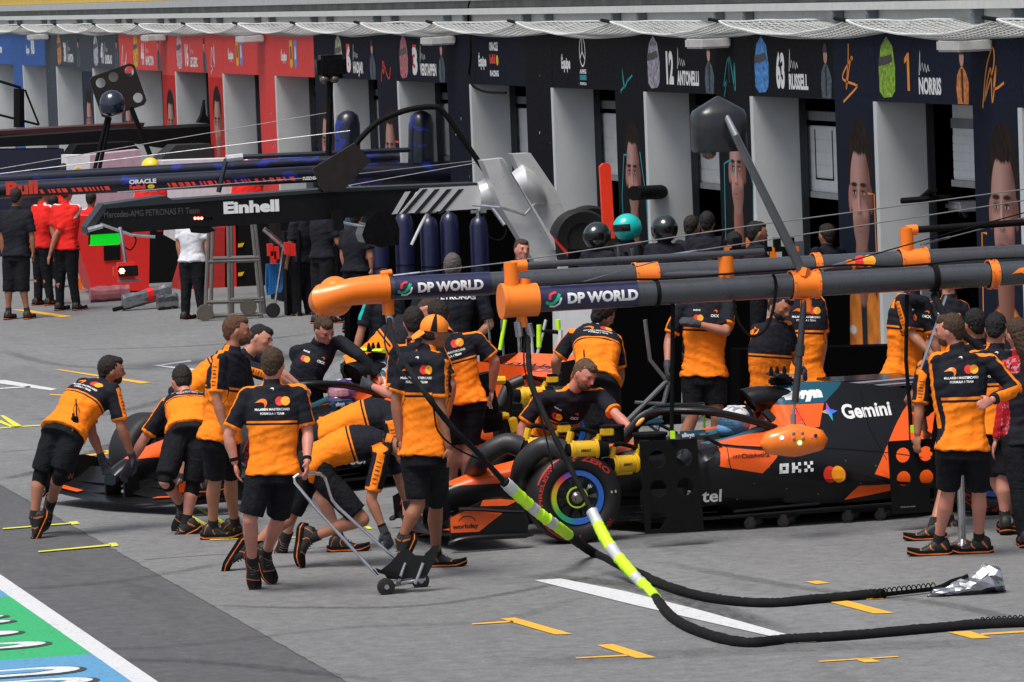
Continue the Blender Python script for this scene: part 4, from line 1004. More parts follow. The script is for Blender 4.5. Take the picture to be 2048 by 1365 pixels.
# ---------------------------------------------------------------- the orange and black crew
G = (glove_m, glove_m)
CREW = 'pit crew in orange and black shirts'
pA = person('leftmost crew member pushing the far car by its front wing, bent forward in grey gloves', dict(
    hip=(130, 862), neck=(203, 772, 1), head=(222, 744), sl=(163, 770, 0), sr=(230, 782, -1), el=(184, 868, 1), er=(243, 856, -1), wl=(203, 915, 0), wr=(264, 912, 1), HL=(225, 940, 1), HR=(292, 920, 0),
    kl=(80, 952, 0), kr=(122, 948, 0), al=(68, 1040, 0), ar=(100, 1010, 1), tl=(58, 1062, 0), tr=(84, 1066, 0)), (.85, -.05, -.25), ref=(80, 1078), hair='dark', tone='tan', gloves=G, back=True, group=CREW, beard=True, kneepad=True, bulge=1.2)
radio(pA, -1)
pB = person('second crew member pushing the front wing, bent low with his back to us', dict(
    hip=(380, 866), neck=(375, 800, 1), head=(363, 764, 1), hup=(-.1, .9, -.5), sl=(330, 810, 0), sr=(412, 808, 0), el=(286, 882, 0), er=(440, 880, 1), wl=(260, 930, 0), wr=(470, 925, 0), HL=(246, 955, 0),
    kl=(330, 962, -1), kr=(385, 975, 0), al=(364, 1012, 1), ar=(372, 1048, 0), tl=(343, 1064, 0), tr=(335, 1066, 0)), (-.25, -.35, -.9), ref=(350, 1070), hair='dark', tone='pink', gloves=G, back=True, group=CREW, bulge=1.5, kneepad=True)
pC = person('tall balding crew member standing in profile, just left of the man pulling the wheeled jack', dict(
    hip=(440, 872), neck=(462, 704, 0), head=(473, 665, 0), sl=(487, 727, 1), sr=(437, 722, -1), er=(434, 800, -1), el=(500, 800, 0), wr=(452, 868, 0), wl=(510, 868, 0), HR=(458, 905, 0),
    kr=(430, 962, 0), ar=(426, 1056, 'g'), tr=(462, 1082, 0), kl=(462, 960, 1), al=(470, 1050, 1), tl=(500, 1062, 0)), (.85, -.05, -.1), ref=(432, 1088), hair='red', tone='tan', beard=True, group=CREW)
pE = person('crew member seen from behind pulling a wheeled jack by its chrome handle', dict(
    hip=(548, 940), neck=(545, 772, 0), head=(546, 733, 0), sl=(489, 790, 0), sr=(604, 786, 0), el=(457, 872, 0), er=(616, 868, 0), wl=(470, 928, 0), wr=(614, 926, -1), HL=(474, 965, 0), HR=(600, 968, 0),
    kl=(500, 1040, 0), kr=(556, 1040, 1), al=(505, 1126, 1), ar=(532, 1108, 1), tl=(513, 1192, 0), tr=(548, 1150, 0)), (.25, -.05, -1), ref=(516, 1192), hair='brown', tone='pink', back=True, group=CREW, watch='lr')
radio(pE, 1, 0)
pH = person('crew member in a backwards orange cap standing beside the near car front wing', dict(
    hip=(849, 900), neck=(850, 704, 0), head=(868, 668, 0), sl=(808, 722, 0), sr=(884, 722, -1), el=(792, 800, 0), er=(880, 812, -1), wl=(800, 880, 1), wr=(897, 895, 0), HR=(903, 930, 0), HL=(806, 912, 0),
    kl=(836, 1010, 0), kr=(872, 1014, 0), al=(800, 1086, 0), ar=(872, 1110, 'g'), tl=(776, 1140, -1), tr=(922, 1160, 0)), (.85, -.05, -.3), ref=(890, 1162), hair='dark', tone='deep', cap=True, back=True, group=CREW)
radio(pH, 1, 0)
pI = person('short haired crew member behind the capped man, one gloved arm out to the far cockpit', dict(
    hip=(835, 850), neck=(832, 690, 0), head=(829, 648, 0), sl=(788, 705, 0), sr=(880, 700, 0), el=(785, 790, 0), er=(903, 770, 0), wl=(742, 772, 1), wr=(895, 830, 1), HL=(722, 778, 0),
    kl=(815, 960, 0), kr=(850, 960, 0), al=(815, 1050, 0), ar=(850, 1050, 0)), (.1, -.1, -1), ref=(830, 1075), hair='dark', tone='pink', group=CREW, gloves=(glove_m, None), shoes=True)
pJ = person('crew member bending over the far car engine cover beside the hanging black blower', dict(
    hip=(926, 800), neck=(890, 668, 1), head=(876, 634, 1), sl=(850, 690, 0), sr=(958, 678, 0), er=(990, 722, 0), wr=(984, 780, 1), el=(840, 760, 0), wl=(850, 800, 0), HR=(985, 800, 0),
    kl=(905, 900, 0), kr=(935, 900, 0), al=(905, 985, 0), ar=(932, 985, 0)), (-.3, -.3, -.9), d=39.8, hair='dark', tone='fair', back=True, group=CREW)
pD = person('crew member with slick dark hair leaning forward behind the tall balding man', dict(
    hip=(372, 790), neck=(490, 716, 1), head=(519, 682, 0), sl=(500, 714, .3), sr=(490, 735, -1), er=(545, 752, 0), wr=(592, 778, 1), el=(560, 745, 1), wl=(596, 770, 0), HR=(618, 785, 0),
    kl=(370, 880, 0), kr=(395, 880, 0), al=(368, 965, 0), ar=(400, 965, 0)), (.9, -.25, .35), d=41.6, hair='black', tone='fair', group=CREW, bulge=.8, hairlen=0, gloves=(None, glove_m))
pK = person('crew member in a black long sleeved jacket leaning over the cockpit of the far car', dict(
    hip=(600, 792, 1.0), neck=(638, 690, 0), head=(648, 662, -1), sl=(684, 684, 0), sr=(588, 706, 0), er=(620, 772, -1), wr=(690, 778, 0), el=(720, 712, -1), wl=(756, 752, 0), HR=(718, 786, 0), HL=(775, 768, 0),
    kl=(640, 860, 0), kr=(595, 860, 0)), (.55, -.6, .7), d=43.2, shirt='black', hair='brown', tone='pink', long=True, lower='trousers', shoes=False, group=CREW, front=True)
pL = person('crew member leaning across the far car cockpit, head down under the orange elbow pipe', dict(
    hip=(715, 742), neck=(832, 648, 0), head=(856, 622, 0), sl=(800, 640, 1), sr=(815, 680, -1), er=(812, 735, 0), wr=(750, 768, 0), el=(790, 720, 0), wl=(740, 760, 0),
    kl=(700, 830, 0), kr=(720, 850, 0)), (.5, -.6, .3), d=44.5, hair='brown', tone='pink', shoes=False, group=CREW, gloves=G)
pG = person('crouching crew member bent flat behind the other croucher at the near car nose', dict(
    hip=(655, 872), neck=(800, 832, 0), head=(842, 838, 0), sl=(792, 822, .2), sr=(785, 850, -.2), er=(800, 920, 0), wr=(826, 984, 0), el=(830, 900, 0), wl=(850, 960, 0),
    kl=(640, 985, 1), kr=(600, 985, -1), al=(680, 1080, 'g'), ar=(570, 1080, 1), tl=(728, 1102, 0), tr=(556, 1128, 0)), (.6, -.7, 0), ref=(680, 1108), hair='brown', tone='fair', group=CREW, bulge=2.0, gloves=G, lowlen=.9)
pF = person('crouching crew member with one knee forward lifting the near car front wing by hand', dict(
    hip=(628, 928), neck=(772, 886, 0), head=(812, 900, 0), sl=(775, 885, .25), sr=(762, 912, -.2), er=(742, 1000, -1), wr=(767, 1060, 0), el=(800, 960, 0), wl=(815, 1010, 0), HR=(778, 1092, 0),
    kr=(725, 1040, -1), ar=(622, 1076, 1), tr=(614, 1140, 0), kl=(575, 1040, 0), al=(492, 1106, 0), tl=(462, 1152, 0)), (.6, -.7, 0), ref=(600, 1140), hair='dark', tone='tan', group=CREW, bulge=2.2, gloves=(glove_m, glove_m), lowlen=.88, watch='r')
pN = person('bearded crew member reaching across the near car nose beside the yellow blowers', dict(
    hip=(1100, 876), neck=(1142, 786, -1), head=(1168, 752, -1), sl=(1205, 792, 0), sr=(1078, 796, 0), er=(1044, 856, 0), wr=(1042, 915, 0), el=(1234, 832, -1), wl=(1268, 864, -1), HL=(1292, 878, 0), HR=(1045, 935, 0),
    kl=(1130, 970, 0), kr=(1070, 970, 0), al=(1130, 1040, 0), ar=(1065, 1040, 0)), (.6, -.5, .65), d=40.3, hair='light', tone='pink', beard=True, front=True, group=CREW, gloves=(glove_m, None))
pO = person('heavy crew member bending over the far car rear wing with a radio on his belt', dict(
    hip=(1192, 760), neck=(1192, 662, 1), head=(1205, 634, 0), sl=(1142, 672, 0), sr=(1234, 684, 0), el=(1112, 722, 0), er=(1240, 750, 0), wl=(1112, 750, 1), wr=(1230, 790, 1), HL=(1125, 775, 0),
    kl=(1195, 862, 0), kr=(1226, 862, 0), al=(1195, 950, 0), ar=(1226, 950, 0)), (.6, -.3, -.7), d=43.0, hair='black', tone='tan', back=True, group=CREW, bulge=1.6, kneepad=True, scale=1.08, gloves=(glove_m, None))
radio(pO, 1, -.3)
pP = person('gloved crew member standing behind the near car cockpit, head hidden by the grey pipes', dict(
    hip=(1408, 745), neck=(1412, 592, 0), head=(1418, 552, 0), sl=(1462, 612, 0), sr=(1360, 612, 0), el=(1452, 664, -1), er=(1338, 680, 0), wl=(1394, 648, 0), wr=(1335, 730, -1), HL=(1368, 632, 0), HR=(1333, 758, 0),
    kl=(1434, 835, 0), kr=(1385, 835, 0), al=(1436, 930, 1), ar=(1352, 915, 0)), (.1, -.2, 1), d=42.6, hair='dark', tone='tan', group=CREW, gloves=G, front=True, lowlen=.72)
pQ = person('bearded crew member standing behind the near car airbox looking down at his hands', dict(
    hip=(1535, 796), neck=(1545, 648, 0), head=(1559, 616, 0), sl=(1575, 655, 1), sr=(1512, 662, 0), el=(1592, 720, 0), er=(1521, 740, 0), wr=(1577, 752, -1), wl=(1606, 742, -1), HL=(1622, 750, 0), HR=(1602, 760, 0),
    kl=(1540, 900, 0), kr=(1510, 900, 0)), (.55, -.45, .6), d=42.2, hair='black', tone='tan', beard=True, group=CREW, gloves=(glove_m, None), shoes=False)
pR = person('crew member standing with his back turned against the dark garage, behind the bearded man', dict(
    hip=(1608, 760), neck=(1612, 590, 0), head=(1618, 550, 0), sl=(1578, 606, 0), sr=(1642, 606, 0), el=(1572, 680, 0), er=(1646, 680, 0), wl=(1580, 740, 0), wr=(1640, 740, 0),
    kl=(1600, 860, 0), kr=(1620, 860, 0)), (0, -.1, -1), d=44.5, hair='dark', tone='fair', back=True, group=CREW, shoes=False)
pS = person('crew member at the nearest garage standing side on with bare forearm lowered', dict(
    hip=(1806, 745), neck=(1822, 590, 0), head=(1835, 550, 0), sl=(1850, 606, 0), sr=(1800, 602, -1), el=(1868, 680, 0), er=(1826, 672, 0), wr=(1866, 712, -1), wl=(1880, 730, 0), HR=(1886, 722, 0),
    kl=(1820, 850, 0), kr=(1800, 850, 0)), (.7, -.3, .5), d=43.5, hair='dark', tone='tan', group=CREW, shoes=False, front=True)
radio(pS, -1, 0)
pT = person('long haired crew member beside the nearest garage jamb under the overhead pipe', dict(
    hip=(1896, 745), neck=(1898, 600, 0), head=(1896, 558, 0), sl=(1930, 618, 0), sr=(1866, 616, 0), el=(1938, 690, 0), er=(1856, 690, 0), wl=(1930, 740, 0), wr=(1862, 740, 0),
    kl=(1910, 850, 0), kr=(1880, 850, 0)), (-.1, -.3, 1), d=44.6, hair='black', tone='fair', group=CREW, shoes=False, hairlen=.22, fem=True, front=True)
pU = person('crew member in long sleeved orange and black jacket standing with a hand on his hip', dict(
    hip=(1925, 890), neck=(1918, 706, 0), head=(1900, 664, 0), sl=(1868, 722, 0), sr=(1984, 724, 0), el=(1880, 800, 0), er=(2030, 778, 0), wl=(1888, 866, 0), wr=(1984, 800, -1), HL=(1884, 892, 0), HR=(1972, 812, 0),
    kl=(1896, 985, 0), kr=(1958, 985, 0), al=(1876, 1086, 'g'), ar=(1958, 1082, 'g'), tl=(1830, 1110, 0), tr=(1924, 1104, 0)), (-.85, -.1, -.35), ref=(1890, 1122), shirt='jacket', long=True, hair='brown', tone='pink', back=True, beard=True, group=CREW)
pV = person('crew member bending over the near car tail, mostly hidden behind the jacket man', dict(
    hip=(1900, 800), neck=(1850, 748, 0), head=(1840, 800, 0), sl=(1845, 755, -.2), sr=(1850, 735, .2), el=(1838, 820, 0), er=(1835, 800, 0), wl=(1835, 870, 0), wr=(1850, 860, 0),
    kl=(1905, 920, 0), kr=(1880, 920, 0), al=(1866, 1056, 'g'), ar=(1900, 1050, 0), tl=(1846, 1078, 0)), (-.6, -.7, 0), d=38.6, hair='dark', tone='tan', group=CREW, bulge=1.5)
pW1 = person('dark haired crew member whose head shows just behind the jacket man, facing away', dict(
    hip=(1960, 850), neck=(1955, 690, 0), head=(1951, 652, 0), sl=(1915, 706, 0), sr=(1992, 706, 0), el=(1910, 790, 0), er=(2000, 790, 0), kl=(1950, 950, 0), kr=(1970, 950, 0)), (-.3, -.1, -.9), d=38.9, hair='black', tone='tan', back=True, group=CREW, shoes=False)
pW2 = person('crew member with dark crop and orange collar between the jacket man and the woman', dict(
    hip=(1998, 860), neck=(1990, 700, 0), head=(1992, 661, 0), sl=(1945, 716, 0), sr=(2034, 716, 0), el=(1940, 800, 0), er=(2040, 800, 0), wr=(2050, 860, 0), kl=(1990, 960, 0), kr=(2005, 960, 0), al=(2040, 1040, 'g'), ar=(2010, 1040, 0), tl=(2040, 1066, 0)), (.25, -.2, -.9), d=38.0, hair='black', tone='fair', back=True, group=CREW)
pW3 = person('woman with long brown hair in a red patterned jacket at the right edge', dict(
    hip=(2052, 880), neck=(2046, 715, 0), head=(2036, 672, 0), sl=(2012, 735, 0), sr=(2088, 735, 0), el=(2010, 810, 0), er=(2100, 810, 0), wl=(1992, 880, -1), wr=(2100, 880, 0),
    kl=(2040, 990, 0), kr=(2062, 990, 0), al=(2050, 1070, 'g'), ar=(2070, 1070, 'g')), (-.4, -.1, -.8), d=37.3, shirt='redjacket', long=True, hair='brown', tone='fair', lower='trousers', hairlen=.16, fem=True)
# ---------------------------------------------------------------- crews further down the lane
MB_ = 'black shirted crew at the dark garages'
def stand(label, x, top, bot, yaw, d=None, **kw):
    """upright figure fitted between the pixel of the crown and the pixel of the soles"""
    h = bot - top; f = (math.sin(yaw), kw.pop('look', -.05), -math.cos(yaw)); c, s = math.cos(yaw), math.sin(yaw)
    lw, lz = c, s      # anatomical left is at the viewer's left when facing away
    sg = lambda v: (1 if v > .25 else -1 if v < -.25 else 0)
    P = lambda dx, y: (x + dx * h, top + y * h)
    J = dict(hip=P(0, .50), neck=P(.0, .17), head=P(.008 * s, .07), sl=(*P(-.11 * lw, .195), sg(lz)), sr=(*P(.11 * lw, .195), sg(-lz)),
             el=(*P(-.125 * lw + .01 * s, .36), 0), er=(*P(.125 * lw + .01 * s, .36), 0), wl=(*P(-.12 * lw + .05 * s, .49), 0), wr=(*P(.12 * lw + .05 * s, .49), 0),
             kl=(*P(-.055 * lw, .73), 0), kr=(*P(.055 * lw, .73), 0), al=(*P(-.06 * lw - .0, .95), 0), ar=(*P(.07 * lw + .02, .95), 0))
    J.update(kw.pop('J', {})); dd = d or depth_of(gp(x, bot))
    return person(label, J, f, d=dd, **dict(dict(vox=1.7, lower='trousers', shirt='black', group=MB_), **kw))
stand('crew member in all black shorts and shirt under the left end of the blue boom', 32, 378, 640, .3, lower='shorts', lowlen=1.25, hair='dark', tone='deep')
RC = 'red shirted crew'
stand('red shirted crew member in black trousers holding a yellow and red tool', 85, 372, 612, .9, shirt='red', group=RC, hair='dark')
stand('red shirted crew member with white shoulder stripe facing away, standing nearest the green board', 133, 368, 622, .5, shirt='red', group=RC, hair='dark', J=dict(er=(112, 470, -1), wr=(100, 510, 0)))
stand('white shirted man in black trousers standing between the red cabinets and the ladder', 385, 400, 640, .3, shirt='white', group=None, hair='grey')
stand('crew member in black holding a video camera to his face beside the tool rack', 645, 378, 648, .9, lower='shorts', lowlen=1.1, hair='dark', J=dict(er=(676, 486, -1), wr=(668, 455, 0), el=(664, 490, 0), wl=(664, 456, 0)))
yel_h = M('yellow_helmet_shell', (.85, .62, .02), .3, coat=.5); red_h = M('red_helmet_shell', (.75, .04, .02), .3, coat=.5); teal_h = M('teal_helmet_shell', (.01, .50, .46), .25, coat=.6)
blk_h = M('black_helmet_shell', (.012, .02, .022), .2, coat=.8)
stand('crew member in a yellow helmet behind the blue boom near the white cabinets', 302, 318, 600, -.6, d=78, shirt='red', group=RC, helmet=yel_h)
stand('crew member in a red helmet between the two red pillars behind the boom', 495, 315, 590, -.6, d=78, shirt='red', group=RC, helmet=red_h)
stand('crew member seen from the neck up behind the boom beside the white cabinet at left', 128, 325, 600, .5, d=80, shirt='red', group=RC, hair='dark')
stand('crew member with bare head in shadow left of the white cabinet', 62, 345, 600, .3, d=77, hair='dark')
pGrey = stand('grey haired crew member in a large black shirt with white lettering, seen from behind', 905, 512, 850, .15, d=51, hair='grey', vox=1.3, J=dict(sl=(838, 590, 0), sr=(966, 590, 0), el=(825, 650, 0), er=(980, 650, 0)), scale=1.1)
pz = stand('crew member with turquoise shoulder bands facing us behind the far car cockpit', 768, 545, 830, math.pi - .3, d=49, shirt='teal', vox=1.3, hair='black', J=dict(er=(722, 664, 0), wr=(708, 720, 0)))
stand('stern crew member with a headset facing us under the silver gantry leg', 1043, 482, 780, math.pi - .4, d=55, hair='brown', tone='pink', vox=1.2)
HG = 'helmeted crew at the black garages'
stand('helmeted crew member with a black and teal helmet, leftmost of the helmeted trio', 1196, 458, 740, math.pi + .6, d=52, helmet=blk_h, vox=1.3, group=HG)
stand('helmeted crew member in the bright turquoise helmet', 1257, 440, 730, math.pi + .9, d=53, helmet=teal_h, vox=1.3, group=HG)
stand('helmeted crew member with the star emblem helmet, right of the turquoise one', 1328, 443, 730, math.pi - .2, d=52, helmet=blk_h, vox=1.3, group=HG)
stand('short haired crew member in black beside the star helmet, half hidden by his neighbour', 1383, 436, 725, .6, d=53.5, hair='dark', vox=1.3)
stand('dark haired crew member in black seen from behind beside the teal lined poster', 1414, 428, 720, .2, d=52.5, hair='black', vox=1.3, J=dict(hip=(1414, 590)))
stand('crew member in black with his face turned right below the dark sensor pod pole', 1512, 450, 720, 1.2, d=51, hair='black', vox=1.3)
stand('crew member in shadow inside the second nearest garage bay', 1655, 455, 720, -.5, d=52, hair='dark', vox=1.4)
flush()
# marks on far shirts
def back_text(p, s, h, w, du, dv):
    U = p.up.cross(-p.front).normalized(); sh = [c for c in p.root.children if c.name.startswith(('shirt', 'jacket'))][0]
    vs, fs = fit(s, h, w, .04); decal(([(x + du, y + dv) for x, y in vs], fs), caster(bvh_of(sh), p.hip.lerp(p.neck, .7), U, p.up, -p.front, .006, 1.2), 'lettering', whiteink, sh, 4, 0)
back_text(pGrey, 'PETRONAS', .042, .40, -.16, .02)
# ---------------------------------------------------------------- racing cars (local: x rearward from front axle, y to far side, z up)
CO = (.93, .115, .010); CB = (.0038, .0038, .0045); CTL = (.008, .085, .135)
def livery(kind):
    t = NT('livery_' + kind); p = t.xyz(t.obj()); c = (p[0], p[2]); n = t.noise(18, 3)
    OR = t.mix(t.rng(n, .3, .7), CO, tuple(x * .93 for x in CO))
    if kind == 'body':
        m = None
        for P in ([(1.80, .735), (2.15, .735), (2.27, .90), (1.80, .912)], [(1.205, .51), (1.55, .435), (1.72, .585), (1.62, .60), (1.24, .655)],
                  [(1.25, .672), (1.80, .61), (1.80, .79), (1.42, .775)], [(2.51, .36), (2.74, .28), (3.0, .24), (4.3, .30), (4.3, 1.3), (3.46, 1.3)],
                  [(2.23, .178), (2.66, .218), (3.0, .25), (2.75, .262), (2.44, .345), (2.37, .29)]):
            q = t.poly(c, P); m = q if m is None else t.op('MAXIMUM', m, q)
        col_ = t.mix(m, CB, OR)
        col_ = t.mix(t.poly(c, [(1.7, .915), (2.28, .905), (2.42, 1.0), (2.62, 1.2), (1.7, 1.2)]), col_, CTL)
    else:
        ln = t.op('ADD', .43, t.op('MULTIPLY', t.op('MAXIMUM', t.op('ADD', p[0], .4), 0.0), .20))
        col_ = t.mix(t.op('GREATER_THAN', p[2], ln), CB, OR)
    t.bump(t.noise(3, 2), .04, .01)
    return t.fin(col_, .34, coat=.12, spec=.4)
L_body, L_nose = livery('body'), livery('nose')
car_orange = M('car_orange_paint', CO, .32, coat=.25, var=.05); teal_car = M('car_teal_paint', CTL, .35, coat=.2)
def ring_mat():
    t = NT('rainbow_rim_ring'); p = t.xyz(t.obj()); a = t.op('ARCTAN2', p[2], p[0]); a = t.op('FRACT', t.op('ADD', t.op('DIVIDE', a, 2 * math.pi), 1.0))
    B = (.03, .17, .62)
    c = t.ramp(a, [(0, B), (.27, (.04, .15, .6)), (.315, (.2, .08, .5)), (.35, (.6, .05, .15)), (.385, (.8, .12, .04)), (.45, (.75, .45, .02)), (.52, (.45, .6, .02)), (.6, (.02, .42, .06)), (.68, (.01, .35, .25)), (.74, B)])
    return t.fin(c, .35, coat=.3)
rim_rainbow = ring_mat(); rim_blue = M('rim_ring_blue', (.01, .09, .4), .35, coat=.3); neon = M('neon_hub_ring', (.55, .75, .03), .5)
TP = [(.205, .100), (.218, .128), (.240, .150), (.285, .160), (.325, .150), (.348, .130), (.358, .105), (.360, .06)]
def tyre_h(r):
    for (a, h), (b, k) in zip(TP, TP[1:]):
        if a <= r <= b: return h + (k - h) * (r - a) / (b - a)
    return .16
def wheel(parent, x, y, s, wid=1.0, near=True, ringm=None, full=True, name='wheel'):
    """s = -1: outer face toward -y"""
    P = [(r, -h * wid) for r, h in TP]; P = P + [(r, -h) for r, h in P[::-1]]; o = V((x, y, .36))
    w = MB().lathe(P).build(name, rubber, parent, loc=o)
    f = s * 1.0; H = .13 * wid * s
    MB().lathe([(0.0, H * .8), (.09, H * .8), (.12, H * .70), (.165, H * .78), (.165, H * .3)]).build('rim', carbon, w)
    for k in range(10):
        bl = MB()
        a = 2 * math.pi * k / 10; d = V((math.cos(a), 0, math.sin(a))); e = V((-math.sin(a), 0, math.cos(a)))
        bl.add([d * .09 + e * .006 + V((0, H * .83, 0)), d * .155 + e * .028 + V((0, H * .86, 0)), d * .155 - e * .012 + V((0, H * 1.0, 0)), d * .09 - e * .006 + V((0, H * .95, 0))], [(0, 1, 2, 3)])
        bl.build('rim_vane', M('dark_rim_paint', (.02, .02, .022), .35), w, smooth=False)
    MB().lathe([(.166, H * .85), (.170, H * 1.06), (.209, H * 1.06), (.214, H * .9)]).build('rim_ring', ringm or rim_rainbow, w)
    MB().lathe([(.072, H * .85), (.073, H * 1.0), (.083, H * 1.0), (.084, H * .85)], n=32).build('hub_ring', neon, w)
    MB().lathe([(.0, H * 1.16), (.018, H * 1.16), (.026, H * 1.05), (.045, H * .95), (.05, H * .8)], n=20).build('wheel_nut', M('nut_metal', (.25, .22, .22), .3, .8), w)
    if full:
        def pol(a0, r0): return lambda u, v: V(((r0 + v) * math.cos(a0 - u / r0), s * (tyre_h(r0 + v) * wid + .003), (r0 + v) * math.sin(a0 - u / r0)))
        tr = M('tyre_red_print', (.50, .03, .02), .55)
        decal(fit('P ZERO', .038, .31, .04, .15), pol(R(97), .287), 'lettering', tr, w, 24, 0); decal(fit('P ZERO', .036, .29, .03, .15), pol(R(-88), .287), 'lettering', tr, w, 24, 0)
        decal(fit('PIRELLI', .026, .24, .03), pol(R(190), .29), 'lettering', tr, w, 20, 0)
        for a0, a1 in ((-35, -65), (150, 125), (215, 200)):
            for r_ in (.30, .313, .326):
                for j in range(10):
                    if (j + int(r_ * 77)) % 2: decal(shape([(0, 0), (.014, 0), (.014, .012), (0, .012)]), pol(R(a0 + (a1 - a0) * j / 10), r_), 'checker_mark', tr, w)
        decal(line2([(i * .02, 0) for i in range(16)], .005), pol(R(160), .335), 'sidewall_stripe', tr, w); decal(line2([(i * .02, 0) for i in range(14)], .005), pol(R(205 + 50), .335), 'sidewall_stripe', tr, w)
        decal(shape([(0, 0), (.018, 0), (.018, .045), (0, .045)]), pol(R(8), .262), 'barcode_label', M('label_cream', (.6, .55, .42), .6), w)
        decal(fit('FIA', .022, .03, .04), lambda u, v: V((.085 + u, s * .135 * wid, .07 + v)), 'lettering', whiteink, w)
        for k in range(5): MB().lathe([(.218 + k * .006, s * (tyre_h(.22 + k * .006) * wid + .001)), (.220 + k * .006, s * (tyre_h(.222 + k * .006) * wid + .002)), (.222 + k * .006, s * (tyre_h(.224 + k * .006) * wid + .001))]).build('sidewall_rib', rubber, w) if k < 2 else None
    return w
def lofted(stations, nper=14, sub=5):
    """stations: (x, half profile [(y,z)...] bottom centre to top centre)"""
    rs = []; n = len(stations)
    prof = []
    for x, P in stations:
        H = [crom(P, i / (nper - 1)) for i in range(nper)]; prof.append([x] + [q for h in H for q in h])
    for i in range((n - 1) * sub + 1):
        row = crom(prof, i / ((n - 1) * sub)); x = row[0]; H = [(row[1 + 2 * j], row[2 + 2 * j]) for j in range(nper)]
        rs.append([V((x, -max(0, y), z)) for y, z in H] + [V((x, max(0, y), z)) for y, z in H[-2:0:-1]])
    return MB().rings(rs)
def wing_section(y0, y1, x0, x1, z0, z1, th, camber=.3, n=8, arch=0.0, steps=14, sweep=0.0):
    rs = []
    for i in range(steps + 1):
        t = i / steps; y = y0 + (y1 - y0) * t; k = (2 * t - 1); dz = arch * k * k; dx = sweep * abs(k)
        top, bot = [], []
        for j in range(n + 1):
            s = j / n; x = x0 + (x1 - x0) * s + dx; z = z0 + (z1 - z0) * (s ** 1.5) + dz; T = th * math.sqrt(max(0, s)) * (1 - s) * 2.2 + .002
            top.append(V((x, y, z + T))); bot.append(V((x, y, z - T * .6)))
        rs.append(top + bot[::-1])
    return MB().rings(rs)
def build_car(label, loc, rz, far=False):
    c = thing('racing_car', label, 'racing car', loc, rz, group='orange and black racing cars in front of the garages')
    nose = lofted([(-1.02, [(0, .22), (.06, .23), (.075, .27), (.06, .31), (0, .325)]), (-.9, [(0, .22), (.085, .23), (.10, .30), (.085, .38), (0, .41)]), (-.6, [(0, .24), (.10, .25), (.14, .35), (.125, .475), (0, .515)]),
        (-.2, [(0, .26), (.13, .28), (.18, .40), (.165, .545), (0, .595)]), (.25, [(0, .26), (.17, .28), (.22, .42), (.20, .59), (0, .635)]), (.7, [(0, .22), (.22, .25), (.27, .44), (.25, .63), (0, .675)]), (1.05, [(0, .2), (.26, .22), (.31, .42), (.29, .62), (0, .67)]),
        (1.45, [(0, .2), (.28, .22), (.33, .42), (.30, .62), (0, .64)])]).build('nose', L_nose, c)
    body = lofted([(.98, [(0, .16), (.36, .17), (.52, .28), (.60, .42), (.56, .52), (.34, .56), (0, .57)]), (1.12, [(0, .14), (.55, .15), (.66, .3), (.71, .46), (.68, .60), (.40, .655), (0, .66)]),
        (1.35, [(0, .13), (.60, .14), (.69, .3), (.735, .46), (.70, .62), (.44, .69), (.2, .64), (0, .62)]), (1.62, [(0, .12), (.62, .13), (.70, .28), (.735, .44), (.68, .60), (.42, .72), (.22, .68), (0, .64)]),
        (1.80, [(0, .12), (.63, .13), (.70, .28), (.73, .42), (.64, .60), (.30, .76), (0, .80)]), (1.865, [(0, .115), (.63, .125), (.695, .275), (.725, .415), (.62, .60), (.21, .82), (0, 1.02)]), (1.95, [(0, .11), (.63, .12), (.69, .27), (.72, .41), (.60, .60), (.19, .90), (0, 1.055)]),
        (2.25, [(0, .10), (.61, .11), (.67, .25), (.69, .37), (.52, .58), (.15, .88), (0, 1.065)]), (2.6, [(0, .10), (.54, .11), (.59, .23), (.60, .33), (.42, .54), (.12, .82), (0, 1.03)]),
        (3.0, [(0, .10), (.40, .11), (.43, .21), (.43, .30), (.30, .50), (.085, .76), (0, .965)]), (3.5, [(0, .12), (.24, .13), (.26, .21), (.25, .29), (.18, .45), (.05, .68), (0, .88)]), (4.05, [(0, .18), (.12, .19), (.13, .24), (.12, .3), (.08, .4), (.03, .6), (0, .78)])]).build('bodywork', L_body, c)
    # airbox mouth
    am = MB(); rs = []
    for x, k, z in ((1.68, .86, .945), (1.685, .92, .945), (1.74, .96, .95), (1.82, .94, .958), (1.92, .86, .96), (2.06, .66, .96)): rs.append([V((x + .10 * (-(math.sin(a)) * .55), .125 * k * math.cos(a), z + .105 * k * math.sin(a))) for a in [2 * math.pi * i / 20 for i in range(20)]])
    am.rings(rs, cap=False); ab = am.build('airbox', carbon, c)
    MB().rings([[V((1.70 + .10 * (-(math.sin(a)) * .55), .10 * math.cos(a), .945 + .082 * math.sin(a))) for a in [2 * math.pi * i / 20 for i in range(20)]], [V((1.9, .06 * math.cos(a), .955 + .05 * math.sin(a))) for a in [2 * math.pi * i / 20 for i in range(20)]]]).build('airbox_mouth', matte, ab)
    for s in (-1, 1): MB().tube([(1.78, .13 * s, .86), (1.86, .24 * s, .74)], .035, 8).build('airbox_strut', carbon, c)
    # T camera
    tc = MB(); tc.box((1.96, 0, 1.085), (.20, .07, .06), bev=.015).cyl((1.93, 0, 1.10), (1.93, 0, 1.14), .015, 8)
    tco = tc.build('camera_pod', matte, c); wing_ = MB().tube([(1.93, -.16, 1.135), (1.93, .16, 1.135)], .05, 12, ry=.018).build('camera_wing', M('camera_yellow', (.6, .85, .02), .4) if far else carbon, tco)
    if far: MB().tube([(1.93, -.035, 1.136), (1.93, .035, 1.136)], .052, 12, ry=.02).build('camera_band', matte, tco)
    sp = MB()
